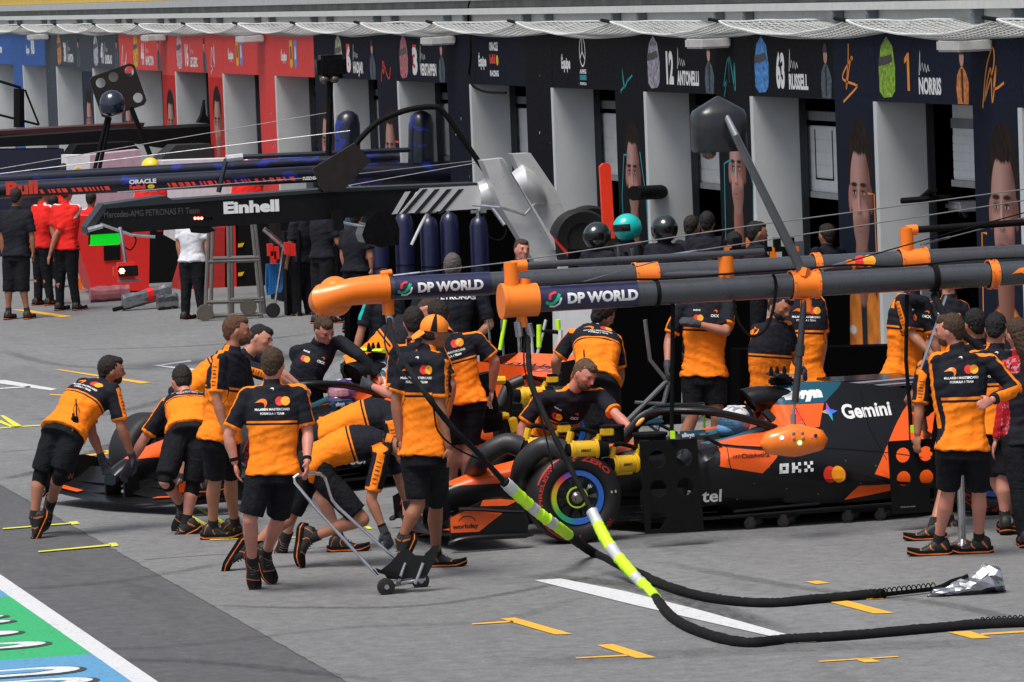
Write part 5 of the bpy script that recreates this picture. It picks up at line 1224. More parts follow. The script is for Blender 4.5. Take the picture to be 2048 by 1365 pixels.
    for dx in (-.05, .0, .06): sp.rings([[V((1.93 + dx + .018 * math.cos(a) * k, .018 * math.sin(a) * k, z)) for a in [2 * math.pi * i / 8 for i in range(8)]] for k, z in ((1, 1.13), (1, 1.17), (.4, 1.205))])
    sp.build('sensor_fins', matte, tco)
    # halo
    for s in (-1, 1):
        MB().tube(smooth_path([(.86, .0, .875), (.92, .09 * s, .905), (1.08, .22 * s, .915), (1.35, .29 * s, .885), (1.65, .30 * s, .80), (1.90, .30 * s, .70)], 20), .036, 12, ry=[.03] * 20).build('halo_arm', carbon, c)
    MB().tube(smooth_path([(.58, 0, .62), (.70, 0, .76), (.80, 0, .855), (.90, 0, .895)], 10), [.028] * 10, 10, ry=[.045] * 10).build('halo_strut', carbon, c)
    MB().tube([(.93, .0, .945), (1.35, .12, .935)], .02, 8, ry=.008).build('halo_fin', carbon, c)
    MB().ell((.775, -.028, .83), [(.035, 0, .03), (0, .012, 0), (-.012, 0, .014)]).build('halo_marker', M('pale_amber', (.9, .45, .1), .4), c)
    # solid black oval painting in the shade of a hollow cockpit, and headrest
    cp = MB(); cp.rings([[V((1.42 + .36 * math.cos(a), .24 * math.sin(a), .655 + .04 * math.cos(a) + dz)) for a in [2 * math.pi * i / 24 for i in range(24)]] for dz in (-.02, .012)]); cp.build('cockpit_dark_oval', matte, c)
    for s in (-1, 1): MB().tube(smooth_path([(1.20, .25 * s, .63), (1.45, .28 * s, .67), (1.75, .27 * s, .76)], 12), .03, 8).build('cockpit_surround', M('surround_teal', (.02, .13, .19), .5), c)
    for s in (-1, 1):
        m = MB().box((1.03, .62 * s, .765), (.24, .09, .058), bev=.022).build('mirror', teal_car, c)
        MB().box((1.03 + .062, .62 * s + (.046 * s), .765), (.045, .006, .018)).build('mirror_slot', grey, m)
        MB().tube([(1.03, .60 * s, .74), (1.10, .42 * s, .66)], .012, 6).tube([(1.12, .62 * s, .74), (1.26, .60 * s, .66)], .016, 6).build('mirror_stalk', carbon, m)
        if s < 0: decal(*[fit('allwyn', .03, .10, .06)], lambda u, v: V((.925 + u, -.668, .752 + v)), 'lettering', whiteink, m)
    # floor
    fl = MB(); P = [(.45, .20), (.62, .52), (.80, .70), (1.6, .755), (2.8, .74), (3.02, .60), (3.3, .45), (3.9, .40)]
    rs = [[V((x, -w, .098)), V((x, -w, .116)), V((x, w, .116)), V((x, w, .098))] for x, w in P]; fl.rings(rs); fl.build('floor', carbon, c)
    for s in (-1, 1):
        for j, (xa, xb, zz, yy) in enumerate(((.50, 1.2, .14, .60), (.55, 1.15, .19, .58), (.60, 1.15, .24, .56), (1.2, 2.9, .128, .745), (1.3, 2.0, .165, .735))):
            MB().tube([(xa, yy * s, zz - .015), ((xa + xb) / 2, (yy + .02) * s, zz), (xb, (yy + .02) * s, zz + .006)], .03 if j < 3 else .01, 8, ry=.006 if j < 3 else .012).build('floor_fence', carbon, c)
        MB().bx2((.62, (.50) * s - .01, .08), (1.0, (.50) * s + .01, .34), bev=.005).build('barge_board', carbon, c)
    # wheels and suspension
    for s in (-1, 1):
        wheel(c, 0, .78 * s, s, 1.0, ringm=rim_rainbow if s < 0 else rim_blue, full=s < 0, name='front_wheel'); wheel(c, 3.4, .74 * s, s, 1.25, ringm=rim_blue, full=s < 0, name='rear_wheel')
        MB().lathe([(.05, .0), (.15, .0), (.15, .06), (.05, .06)], n=20).build('brake_drum', matte, c, loc=V((0, .60 * s - .03, .36)))
        for a, b in (((-.22, .16, .50), (-.02, .62, .50)), ((.38, .20, .52), (.02, .62, .50)), ((-.2, .15, .30), (-.02, .62, .25)), ((.4, .2, .30), (.03, .62, .25)), ((.1, .2, .55), (.0, .62, .28)), ((.2, .2, .42), (.10, .62, .40)),
                     ((3.0, .2, .42), (3.38, .58, .48)), ((3.7, .15, .42), (3.42, .58, .48)), ((2.9, .2, .25), (3.36, .58, .24)), ((3.7, .15, .25), (3.44, .58, .24))):
            MB().tube([(a[0], a[1] * s, a[2]), (b[0], b[1] * s, b[2])], .028, 8, ry=.009).build('suspension_arm', carbon, c)
    # front wing
    MB_w = wing_section(-.93, .93, -1.10, -.78, .085, .12, .022, arch=.05, sweep=.10, steps=22); fw = MB_w.build('front_wing', carbon, c)
    wing_section(-.90, -.12, -.90, -.66, .125, .21, .016, arch=.02, steps=14).build('front_flap', carbon, c); wing_section(.12, .90, -.90, -.66, .125, .21, .016, arch=.02, steps=14).build('front_flap', carbon, c)
    wing_section(-.88, -.2, -.76, -.56, .19, .30, .014, steps=12).build('front_flap', carbon, c); wing_section(.2, .88, -.76, -.56, .19, .30, .014, steps=12).build('front_flap', carbon, c)
    for s in (-1, 1):
        pts = [(-1.02, .09), (-.42, .075), (-.40, .20), (-.46, .37), (-.60, .405), (-.72, .40), (-.90, .33), (-1.03, .27)]
        ep = MB().prism(pts, .93 * s - .006, .93 * s + .006).build('wing_endplate', carbon, c)
        if s < 0:
            f_ = lambda u, v: V((u, -.938, v)); decal(shape([(-1.02, .155), (-.80, .15), (-.60, .285), (-.88, .325), (-1.02, .27)]), f_, 'orange_panel', car_orange, ep)
            decal(shape([(-.78, .345), (-.565, .335), (-.48, .37), (-.62, .392), (-.76, .39)]), f_, 'orange_panel', car_orange, ep)
            f2 = lambda u, v: V((u, -.941, v)); vs, fs = fit('workday', .032, .205, .035); decal(([(x - 1.005, y + .185) for x, y in vs], fs), f2, 'lettering', blackink, ep)
            decal(line2([(-.89 + .068 * math.cos(R(a)), .225 + .05 * math.sin(R(a))) for a in range(15, 170, 12)], .0035), f2, 'arc_logo', blackink, ep)
        else:
            f2 = lambda u, v: V((u, .92, v)); vs, fs = fit('ARROW', .05, .26, .02); decal(([(x - .98, y + .2) for x, y in vs], fs), f2, 'lettering', M('dim_red_ink', (.22, .06, .05), .6), ep)
        MB().tube(smooth_path([(-1.05, (.97) * s, .075), (-.95, (1.0) * s, .11), (-.7, 1.0 * s, .115), (-.38, .98 * s, .10)], 12), [.012] + [.035] * 10 + [.01], 8, ry=[.008] + [.018] * 10 + [.006]).build('footplate', carbon, c)
        MB().tube(smooth_path([(-.95, .955 * s, .335), (-.8, .97 * s, .325), (-.62, .98 * s, .30), (-.45, .975 * s, .285)], 10), .03, 8, ry=[.014] * 10).build('dive_plane', carbon, c)
        MB().box((-.9, .13 * s, .20), (.16, .02, .16)).build('wing_pylon', carbon, c)
        f3 = lambda u, v, s=s: V((-1.06 + v + .10 * abs(((u + .93 * (s > 0) * 0)) / .93) * 0 + .09 * abs(u) / .93, u, .118 + .05 * (u / .93) ** 2 + v * .12)); 
        decal(shape([(.52 * s, .02), (.90 * s, .02), (.90 * s, .09), (.52 * s, .09)][::s]), f3, 'orange_panel', car_orange, fw, 10, 0)
    # rear wing
    for s in (-1, 1): MB().prism([(3.52, .30), (4.10, .34), (4.12, .86), (4.05, .93), (3.66, .90), (3.55, .6)], .50 * s - .008, .50 * s + .008).build('rear_endplate', carbon, c)
    rw = wing_section(-.49, .49, 3.66, 3.92, .77, .83, .02, steps=8).build('rear_wing', car_orange, c); wing_section(-.49, .49, 3.9, 4.08, .84, .93, .014, steps=8).build('rear_flap', car_orange, c)
    vs, fs = fit('McLAREN', .09, .8, .04); decal(([(x - .4, y) for x, y in vs], fs), lambda u, v: V((3.74 + v, u, .835 + v * .35)), 'lettering', blackink, rw); MB().box((3.9, 0, .55), (.2, .02, .5)).build('wing_pylon', carbon, c)
    # lettering projected on the near flank
    B = bvh_of(body, nose); near = caster(B, (0, 0, 0), (1, 0, 0), (0, 0, 1), (0, -1, 0), .0035, 3)
    def put(s, x, z, h, w, m, bold=.04, nx=6, ny=2, sh=0.0, name='lettering'):
        vs, fs = fit(s, h, w, bold, sh); return decal(([(u + x, v + z) for u, v in vs], fs), near, name, m, body, nx, ny)
    put('allwyn', 1.875, .952, .068, .40, whiteink, .09); put('Gemini', 2.40, .775, .10, .44, whiteink, .03); put('intel', .985, .232, .095, .24, whiteink, .02); put('okta', 1.64, .775, .034, .10, whiteink, .04)
    put('ClubAvolta', 1.385, .563, .034, .235, blackink, .02); put('CISCO', 1.575, .64, .03, .14, blackink, .06); put('MASTERCARD', 1.86, .748, .016, .11, blackink); put('McLAREN', .12, .605, .035, .3, blackink, .04); put('ECHA', .42, .62, .04, .2, blackink, .05) if False else None
    for i, h in enumerate((.02, .035, .05, .03, .02, .03, .05, .035, .02)): decal(shape([(1.545 + i * .022, .715 - h / 2), (1.552 + i * .022, .715 - h / 2), (1.552 + i * .022, .715 + h / 2), (1.545 + i * .022, .715 + h / 2)]), near, 'bar_logo', blackink, body)
    for i in range(5): decal(line2([(1.315 + i * .014 + .004 * (abs(v) ** 2), .58 + v * .014) for v in (-1, -.5, 0, .5, 1)], .0025), near, 'bars_logo', blackink, body)
    # pixel style OKX
    def px(x0, rows, k=.026):
        for j, r_ in enumerate(rows):
            for i, ch in enumerate(r_):
                if ch == '#': decal(shape([(x0 + i * k - j * .003, .50 - j * k), (x0 + (i + 1) * k - .001 - j * .003, .50 - j * k), (x0 + (i + 1) * k - .004 - j * .003, .50 - (j + 1) * k + .001), (x0 + i * k - .003 - j * .003, .50 - (j + 1) * k + .001)]), near, 'pixel_logo', whiteink, body)
    px(1.695, ('###', '#.#', '###')); px(1.80, ('#.#', '##.', '#.#')); px(1.905, ('#.#', '.#.', '#.#'))
    n2 = caster(B, (0, 0, 0), (1, 0, 0), (0, 0, 1), (0, -1, 0), .0055, 3)
    decal(shape(circ(2.115, .388, .06, .064, 28)), near, 'red_disc_logo', M('car_logo_red', (.62, .03, .01), .4), body, 4, 4); decal(shape(circ(2.185, .385, .06, .064, 28)), near if False else n2, 'amber_disc_logo', M('car_logo_amber', (.85, .30, .01), .4), body, 4, 4)
    decal(shape([(2.215, .838), (2.27, .855), (2.288, .905), (2.306, .855), (2.362, .836), (2.306, .818), (2.290, .765), (2.272, .818)]), near, 'four_point_star', star_m, body, 4, 4)
    decal(line2([(2.0 + .053 * math.cos(R(a)), .828 + .056 * math.sin(R(a))) for a in range(0, 361, 20)], .003), near, 'round_sticker', redink, body); put('E', 1.978, .798, .062, .045, redink, .06)
    for P in ([(1.30, .66), (1.28, .56), (1.30, .47)], [(2.0, .90), (2.03, .74), (2.0, .60)], [(1.25, .665), (1.5, .64), (1.8, .605), (2.2, .575), (2.7, .50), (3.0, .44)], [(2.42, .35), (2.75, .262), (3.2, .22)], [(2.62, .98), (2.60, .70), (2.66, .45)], [(1.0, .30), (1.6, .20), (2.4, .155), (3.0, .15)]):
        decal(line2([tuple(crom(P, i / 20)) for i in range(21)], .003), near, 'panel_gap', matte, body, 0, 0)
    for i in range(14): decal(shape(circ(1.35 + i * .13 + .02 * math.sin(i * 3), .24 + .3 * ((i * 7) % 5) / 5, .005, n=6)), near, 'fastener', grey, body)
    return c, B
st_ = NT('star_gradient'); _p = st_.xyz(st_.obj()); _f = st_.rng(_p[2], .77, .9)
star_m = st_.fin(st_.mix(st_.rng(_p[0], 2.23, 2.30), st_.ramp(_f, [(0, (.02, .5, .2)), (.45, (.5, .5, .02)), (.7, (.8, .1, .05)), (1, (.75, .02, .2))]), st_.ramp(_f, [(0, (.02, .45, .25)), (.4, (.02, .2, .8)), (.7, (.1, .1, .7)), (1, (.7, .05, .3))])), .4)
CARN = V((10.04, 37.83, 0)); car1, B1 = build_car('nearer orange and black racing car on small skates, rainbow ring on its front wheel', CARN, 0)
_g = gp(757, 957); RZF = R(27)
car2, B2 = build_car('farther orange and black racing car with bright yellow camera wing, surrounded by crew', V((_g.x, _g.y, 0)) - Matrix.Rotation(RZF, 3, 'Z') @ V((1.93, 0, 0)), RZF, far=True)
def driver(car, label, shell, vis):
    p = thing('person', label, 'person', car.location, car.rotation_euler.z)
    h = V((1.56, 0, .79))
    sh = MB().ell(h, [(.135, 0, 0), (0, .122, 0), (0, 0, .125)], 28, 20); sh.ell(h + V((-.05, 0, -.06)), [(.10, 0, 0), (0, .095, 0), (0, 0, .07)], 18, 12)
    hel = sh.build('helmet', shell, p)
    v = MB(); rs = []
    for i in range(11):
        a = R(-75 + 15 * i); q = lambda z, k: h + V((-.138 * math.cos(a) * k, .125 * math.sin(a) * k, z)); rs.append([q(.048, .93), q(.02, 1.0), q(-.02, .985), q(-.02, .94), q(.048, .88)])
    v.rings(rs).build('visor', vis, hel)
    MB().ell(h + V((.05, 0, -.2)), [(.16, 0, 0), (0, .24, 0), (0, 0, .12)], 20, 12).build('body', M('race_suit_dark', (.02, .025, .035), .8), p)
    cst = caster(bvh_of(hel), h, (1, 0, 0), (0, 0, 1), (0, -1, 0), .002, .6)
    vs, fs = fit('MONSTER', .014, .075, .04); decal(([(x - .0, y + .055) for x, y in vs], fs), cst, 'lettering', whiteink, hel); decal(shape([(.03, .0), (.11, .02), (.10, -.05), (.04, -.06)]), cst, 'helmet_patch', M('patch_dark', (.02, .03, .12), .4), hel)
    MB().tube([h + V((-.05, 0, .118)), h + V((.09, 0, .11))], .02, 8, ry=.008).build('helmet_fin', whitep, hel)
    return p
def hmat(name, a, b, z0):
    t = NT(name); p = t.xyz(t.obj()); n = t.noise(11, 3, dist=1.5); return t.fin(t.mix(t.op('GREATER_THAN', t.op('ADD', p[2], t.op('MULTIPLY', n, .05)), z0), b, t.mix(t.op('GREATER_THAN', n, .56), a, tuple(x * .35 for x in a))), .25, coat=.5)
driver(car1, 'driver of the near car in a white and light blue helmet with blue visor', hmat('white_blue_helmet', (.7, .72, .75), (.12, .32, .58), .865), M('visor_blue', (.12, .30, .50), .1, .6, coat=.8))
driver(car2, 'driver of the far car in a purple helmet with a pink visor', hmat('purple_helmet', (.16, .08, .32), (.08, .04, .16), .80), M('visor_pink', (.75, .35, .38), .1, .5, coat=.8))
# skates under the near car
def dolly(x, label):
    d = thing('wheel_skate', label, 'skate', CARN + V((x, -.66, 0)), group='small caster skates under the near car')
    MB().box((0, 0, .092), (.44, .20, .02), bev=.004).build('plate', matte, d)
    for i, (dx, dy) in enumerate(((-.19, -.08), (-.08, .08), (.08, -.08), (.19, .08))):
        k = MB().box((dx, dy, .085), (.05, .05, .04)).bx2((dx - .02, dy - .028, .03), (dx + .02, dy - .022, .10)).bx2((dx - .02, dy + .022, .03), (dx + .02, dy + .028, .10)).build('caster', M('caster_metal', (.07, .06, .06), .4, .7), d)
        MB().lathe([(0, -.02), (.044, -.02), (.048, -.01), (.048, .01), (.044, .02), (0, .02)], (dx, dy, .05), n=20).build('caster_wheel', M('caster_rubber', (.02, .018, .017), .6), k)
    return d
dolly(1.62, 'caster skate under the near car floor, the one nearer the front wheel'); dolly(2.42, 'caster skate under the near car floor, the one nearer the tail')
# ---------------------------------------------------------------- overhead booms, hoses, tools
def TH(name, label, cat, base, group=None): return thing(name, label, cat, V(base), group=group)
def part(r, mb, name, mat, smooth=True):
    o = r
    while o.parent: o = o.parent
    off = o.location; mb.v = [tuple(V(p) - off) for p in mb.v]; return mb.build(name, mat, r, smooth=smooth)
pipe_grey = M('pipe_grey_paint', (.05, .054, .062), .32, coat=.35, var=.06); navyband = M('navy_band_paint', (.014, .016, .06), .35, coat=.3)
def pipe_boom(label, Y, xa, ya, xb, yb, r, band, logo_x, elbow):
    A, B = yp(xa, ya, Y), yp(xb, yb, Y); A.y = B.y = Y; B.z = A.z = (A.z + B.z) / 2 if not elbow else A.z
    B = yp(xb, yb, Y); t = TH('gantry_pipe', label, 'gantry pipe', A, 'paired overhead pipes with orange fittings')
    D = (B - A).normalized(); at = lambda px: A + D * ((yp(px, ya + (yb - ya) * (px - xa) / (xb - xa), Y) - A).dot(D))
    p = part(t, MB().tube([A, B], r, 28), 'pipe', pipe_grey)
    p0, p1 = at(band[0]), at(band[1]); part(t, MB().tube([p0, p1], r + .004, 28), 'navy_band', navyband)
    up = V((0, 0, 1)); nrm = V((0, -1, 0)); q = at(logo_x); off = t.location
    def f(u, v):
        a = v / (r + .008); return q + D * u + (nrm * math.cos(a) + up * math.sin(a)) * (r + .008) - off
    decal(fit('DP WORLD', .075, .55, .05), lambda u, v: f(u + .17, v - .035), 'lettering', whiteink, t, 8, 4)
    decal(line2([(.0, -.02), (.03, -.035), (.06, -.03), (.09, 0), (.11, .04)], .012), f, 'green_ribbon_logo', M('ribbon_green', (.01, .45, .22), .5), t, 3, 3); decal(line2([(.03, .0), (.035, .035), (.06, .05), (.085, .055)], .010), f, 'red_ribbon_logo', M('ribbon_red', (.7, .03, .05), .5), t, 3, 3)
    decal(line2([(.03, -.055), (.07, -.058), (.105, -.035), (.12, .01)], .008), f, 'white_ribbon_logo', whiteink, t, 3, 3)
    return t, at, D, r
def clamp(t, at, px, w, r, name='clamp', knob=True):
    c = at(px); part(t, MB().tube([c - V((w / 2, 0, 0)), c + V((w / 2, 0, 0))], r + .012, 28).tube([c - V((w / 2, 0, 0)), c - V((w / 2 - .02, 0, 0))], r + .022, 28).tube([c + V((w / 2 - .02, 0, 0)), c + V((w / 2, 0, 0))], r + .022, 28), name, orangep)
    for a in (40, 75, 110, 140):
        for s in (-1, 1): part(t, MB().ell(c + V((s * (w / 2 - .01), -(r + .022) * math.sin(R(a)), (r + .022) * math.cos(R(a)))), [(.007, 0, 0), (0, .007, 0), (0, 0, .007)], 6, 4), 'bolt', steel)
YN, YF_ = 36.25, 39.6
nP, nat, nD, rN = pipe_boom('nearer grey overhead pipe ending in an orange junction, dark blue band with white lettering', YN, 1055, 600, 2120, 542, .093, (1068, 1272), 1085, False)
fP, fat, fD, rF = pipe_boom('farther grey overhead pipe ending in a rounded orange elbow at its left', YF_, 775, 578, 2120, 507, .092, (785, 978), 790, True)
# farther elbow
a = fat(775); pts = [a, a - fD * .12, a - fD * .30 + V((0, 0, -.008)), a - fD * .43 + V((0, 0, -.03)), a - fD * .52 + V((0, .03, -.06)), a - fD * .5 + V((0, .14, -.08))]
part(fP, MB().tube(pts, [.122, .118, .112, .105, .13, .13], 24), 'elbow', orangep); part(fP, MB().ell(a - fD * .42 + V((0, .08, -.045)), [(.15, 0, 0), (0, .15, 0), (0, 0, .165)], 24, 16), 'elbow_bulb', orangep)
part(fP, MB().tube([a, a + V((0, 0, -.21))], .05, 14), 'nozzle', orangep); part(fP, MB().tube([a - V((.05, 0, -.12)), a + V((.04, 0, .13))], .03, 10), 'lug', orangep); part(fP, MB().tube([a + V((0, 0, -.2)), a + V((.01, -.02, -.27)), a + V((.02, -.03, -.33))], [.03, .036, .022], 10), 'hose_coupling', steel)
# nearer junction
a = nat(1040); part(nP, MB().tube([a - V((.14, 0, 0)), a + V((.13, 0, 0))], .125, 24).tube([a - V((.15, 0, 0)), a - V((.12, 0, 0))], .135, 24), 'junction', orangep); part(nP, MB().tube([a + V((-.06, 0, .1)), a + V((-.06, 0, .29))], .055, 16).tube([a + V((-.06, 0, .26)), a + V((.06, 0, .26))], .042, 12), 'riser', orangep)
part(nP, MB().tube([a + V((.0, 0, -.08)), a + V((.02, 0, -.2))], .04, 12), 'nozzle', orangep); part(nP, MB().tube([a + V((.04, 0, .1)), a + V((.05, 0, .16))], .04, 10), 'lug', orangep)
part(nP, MB().tube([a + V((-.03, -.02, -.16)), a + V((-.02, -.02, -.27))], .03, 10).tube([a + V((.05, -.02, -.18)), a + V((.07, -.02, -.28))], .03, 10), 'hose_coupling', steel)
part(nP, MB().tube([a + V((.06, .0, .26)), nat(1530) + V((0, 0, .27))], .026, 10), 'upper_rod', pipe_grey)
for px in (1455,): part(nP, MB().tube([nat(px) + V((0, .02, .05)), nat(px) + V((0, .02, .25))], .05, 10, ry=.06), 'rod_bracket', orangep)
clamp(nP, nat, 1608, .22, rN); clamp(nP, nat, 1984, .07, rN); part(nP, MB().tube([nat(1580) + V((0, 0, 0)), nat(1588)], rN + .008, 24), 'black_band', matte); part(nP, MB().tube([nat(1308), nat(1316)], rN + .006, 24), 'cable_tie', matte); part(nP, MB().tube([nat(1862), nat(1872)], rN + .02, 24), 'black_band', matte)
clamp(fP, fat, 1290, .2, rF); clamp(fP, fat, 1632, .06, rF); clamp(fP, fat, 1825, .24, rF); b = fat(1815); part(fP, MB().tube([b, b + V((0, 0, .28))], .055, 16).tube([b + V((0, 0, .26)), b + V((.09, 0, .26))], .045, 12), 'riser', orangep)
part(fP, MB().tube([b + V((.08, 0, .26)), b + V((2.5, 0, .30))], .03, 10), 'upper_rod', matte)
part(fP, MB().tube([fat(1300) + V((0, -.05, .0)), fat(1450) + V((0, -.12, -.02))], .035, 10), 'side_arm', pipe_grey)
for (T, at_, x, m) in ((fP, fat, 1672, 'swoosh'), (nP, nat, 2015, 'swoosh')):
    q = at_(x) - T.location; rr = (rF if T is fP else rN) + .004
    decal(sw(.10), lambda u, v, q=q, rr=rr: q + V((u, -rr * math.cos(v / rr), rr * math.sin(v / rr))), 'swoosh_logo', orangep, T, 8, 4)
for dx, m in ((0, M('disc_red', None)), (.075, M('disc_amber', None))):
    q = fat(1715) + V((dx, 0, 0)) - fP.location; rr = rF + .004 + dx * .03; decal(shape(circ(0, .03, .055, .055)), lambda u, v, q=q, rr=rr: q + V((u, -rr * math.cos(v / rr), rr * math.sin(v / rr))), 'disc_logo', m, fP, 4, 4)
part(nP, MB().tube(smooth_path([nat(x) + V((0, -.03, .105 + dz)) for x, dz in ((1100, .0), (1250, .01), (1330, .0), (1480, .015), (1600, .02), (1700, .03), (1800, .0), (1950, .02), (2100, .01))], 50), .008, 5), 'control_cable', matte)
part(nP, MB().tube(smooth_path([nat(1538) + V((0, -.11, .1)), yp(1552, 570, YN - .1), yp(1546, 620, YN - .1), yp(1530, 660, YN - .1), yp(1500, 672, YN - .1), yp(1475, 640, YN - .1), yp(1468, 600, YN - .1)], 30), .012, 6), 'coiled_cable', matte)
# steel wires
wire_m = M('wire_steel', (.25, .25, .26), .4, .6)
for nm, P in (('thin steel wire rising right from the orange elbow pipe', [(786, 552, 39.6), (1000, 527, 39.6), (1500, 452, 39.8), (2070, 376, 40)]), ('steel wire rising right from the clamp above the star helmet', [(1290, 518, 39.6), (1700, 455, 39.8), (2070, 398, 40)]),
              ('dark wire from the pod clamp toward the right edge', [(1640, 540, YN), (1850, 480, 37), (2070, 420, 38)]), ('short steel wire from the orange riser at the right', [(1842, 490, 39.6), (2070, 430, 40)]), ('faint steel wire from the nearer junction along the pipes', [(1075, 590, YN), (1250, 540, 37.5), (1400, 500, 38.5)])):
    w = TH('steel_wire', nm, 'wire', yp(*P[0]), 'steel wires bracing the pipes'); part(w, MB().tube([yp(*q) for q in P], .0055, 5), 'wire_strand', matte if 'dark' in nm else wire_m); part(w, MB().tube([yp(*P[0]), yp(*P[0]).lerp(yp(*P[1]), .25)], .011, 6), 'turnbuckle', steel)
for i, P in enumerate(([(0, 348, 68), (700, 262, 66)], [(0, 338, 70), (600, 235, 70), (660, 225, 70)], [(620, 385, 60), (1000, 318, 60)], [(235, 385, 64), (700, 350, 62), (985, 318, 60)])):
    w = TH('steel_wire', ('pale wire rising from the left edge over the blue boom', 'upper pale wire crossing the red pillars', 'wire from the tilted black plate to the silver fin', 'lower wire above the black boom to the silver fin')[i], 'wire', yp(*P[0]), 'steel wires over the far booms'); part(w, MB().tube([yp(*q) for q in P], .0055, 5), 'wire_strand', wire_m)
# hanging sensor pod on a pole
t = TH('sensor_pod', 'dark hooded sensor pod on a slanted grey pole rising from the near pipe', 'sensor pod', yp(1605, 545, YN))
c = yp(1437, 252, YN); k = 1 / 258
part(t, MB().rings([[c + V((rx * k * math.copysign(abs(math.cos(a_)) ** .6, math.cos(a_)), rx * k * .8 * math.copysign(abs(math.sin(a_)) ** .6, math.sin(a_)), z * k)) for a_ in [2 * math.pi * i / 24 for i in range(24)]] for rx, z in ((50, -50), (53, -44), (53, 20), (49, 30), (26, 44), (6, 56), (2, 58))]), 'pod_housing', M('pod_dark_grey', (.016, .017, .021), .35, coat=.25))
part(t, MB().ell(c + V((-.10, -.05, -.2)), [(.06, 0, 0), (0, .06, 0), (0, 0, .05)]), 'lens_dome', M('smoked_lens', (.10, .06, .06), .1, coat=.8)); part(t, MB().tube([yp(1437, 200, YN), yp(1470, 270, YN - .3), yp(1605, 545, YN - .02)], [.02, .03, .04], 12), 'pole', M('pole_grey', (.16, .17, .19), .35, .3))
part(t, MB().tube([yp(1602, 552, YN), yp(1606, 535, YN)], .1, 12, ry=.05), 'pole_foot', orangep)
# orange light pod
t = TH('light_pod', 'orange signal pod with coloured lamps hanging on a pole in front of the engine cover', 'signal light', yp(1588, 880, YN - .1))
c = yp(1588, 881, YN - .1); prof = []
for i in range(13):
    u = -1 + 2 * i / 12; x = u * .272; e = math.sqrt(max(.0, 1 - abs(u) ** 2.6)); zt = .115 * e * (1 + .08 * math.cos(u * 6)) + .004; prof.append([c + V((x, .10 * e * math.cos(a_), zt * math.sin(a_) - .012 * abs(u))) for a_ in [2 * math.pi * j / 20 for j in range(20)]])
part(t, MB().rings(prof), 'pod_shell', M('pod_orange', (1.0, .20, .012), .28, coat=.5)); part(t, MB().tube([c + V((-.08, 0, .10)), c + V((.08, 0, .10))], .03, 8, ry=.02).tube([c + V((0, 0, .1)), c + V((.0, 0, .2))], .022, 10), 'mount_plate', grey)
for dx, dz, cc, e in ((-.125, .035, (.15, .3, 1), 6), (-.075, .038, (1, .04, .03), 1.5), (.0, .078, (1, .05, .04), 1.5), (.11, .035, (1, .05, .04), 1.2), (.013, -.012, (.1, 1, .15), 6), (-.03, .06, (.25, .2, .15), 0), (.04, .06, (.25, .2, .15), 0), (-.03, .02, (.25, .2, .15), 0), (.04, .02, (.25, .2, .15), 0), (.145, .035, (.02, .02, .02), 0)):
    m = EM('lamp_%d_%d' % (cc[0] * 99, cc[2] * 99), cc, e) if e else M('lamp_off_%d' % (cc[0] * 99), cc, .3)
    yy = -.10 * math.sqrt(max(0, 1 - (abs(dx) / .272) ** 2.6)) * math.sqrt(max(.05, 1 - (dz / .12) ** 2)) - .003; part(t, MB().ell(c + V((dx, yy, dz)), [(.0145, 0, 0), (0, .006, 0), (0, 0, .0145)], 12, 6), 'lamp', m)
part(t, MB().tube([c + V((0, 0, .2)), yp(1590, 800, YN - .1)], .012, 8), 'chrome_link', grey); part(t, MB().tube([yp(1590, 805, YN - .1), yp(1600, 700, YN - .1), yp(1608, 600, YN - .05)], [.028, .026, .026], 12).tube([yp(1599, 712, YN - .1), yp(1601, 690, YN - .1)], .036, 12), 'pole', M('pole_black', (.03, .032, .035), .4))
part(t, MB().box(yp(1612, 612, YN - .06), (.09, .03, .12), bev=.02), 'orange_hook', orangep)
# hanging boards with round openings
def board(label, px, py, w, h, poleA, poleB, cut, seed, tag_y=None):
    t = TH('hanging_board', label, 'board', yp(px, py, YN + .05), 'black boards with round openings hung from the near pipe'); c = yp(px, py, YN + .05)
    bm = bmesh.new(); holes = [(-.24, .30, .15), (.24, .30, .15), (-.24, -.02, .15), (.24, -.02, .15)]
    nx, nz = 56, 76; vs = {}; mb = MB()
    # plate as a lattice of cells left out where the openings are, edges snapped to circles
    cu = bpy.data.curves.new('b', 'CURVE'); cu.dimensions = '2D'; cu.fill_mode = 'BOTH'; cu.extrude = .008
    def spl(P):
        s = cu.splines.new('POLY'); s.points.add(len(P) - 1); s.use_cyclic_u = True
        for q, (a_, b_) in zip(s.points, P): q.co = (a_, b_, 0, 1)
    spl([(-w / 2, -h / 2), (w / 2 + .02, -h / 2), (w / 2 - .01, h / 2), (-w / 2 - .02, h / 2)])
    for hx, hz, r_ in holes: spl(circ(hx * w, hz * h, r_ * w, n=28))
    for P in cut: spl([(a_ * w, b_ * h) for a_, b_ in P])
    ob = bpy.data.objects.new('b', cu); me = bpy.data.meshes.new_from_object(ob); bpy.data.objects.remove(ob)
    me.transform(Matrix.Translation(c - t.location) @ Matrix.Rotation(R(90), 4, 'X')); link('board_plate', me, matte, t, smooth=False)
    return t, c
t, c = board('left black hanging board covering the car flank beside the large white lettering', 1343, 972, .445, .70, 0, 0, [[(-.40, -.46), (-.22, -.46), (-.10, -.34), (-.38, -.22)]], 1)
part(t, MB().tube([yp(1343, 886, YN + .05), yp(1346, 596, YN)], .017, 8).box(yp(1345, 868, YN + .05), (.032, .03, .06)), 'hanger_pole', matte); part(t, MB().box(yp(1345, 870, YN + .02), (.035, .02, .06)), 'fluorescent_tab', hiviz)
t, c = board('right black hanging board in front of the orange car tail', 1830, 953, .385, .565, 0, 0, [[(.30, -.40), (.40, -.40), (.40, -.17), (.30, -.17)]], 2)
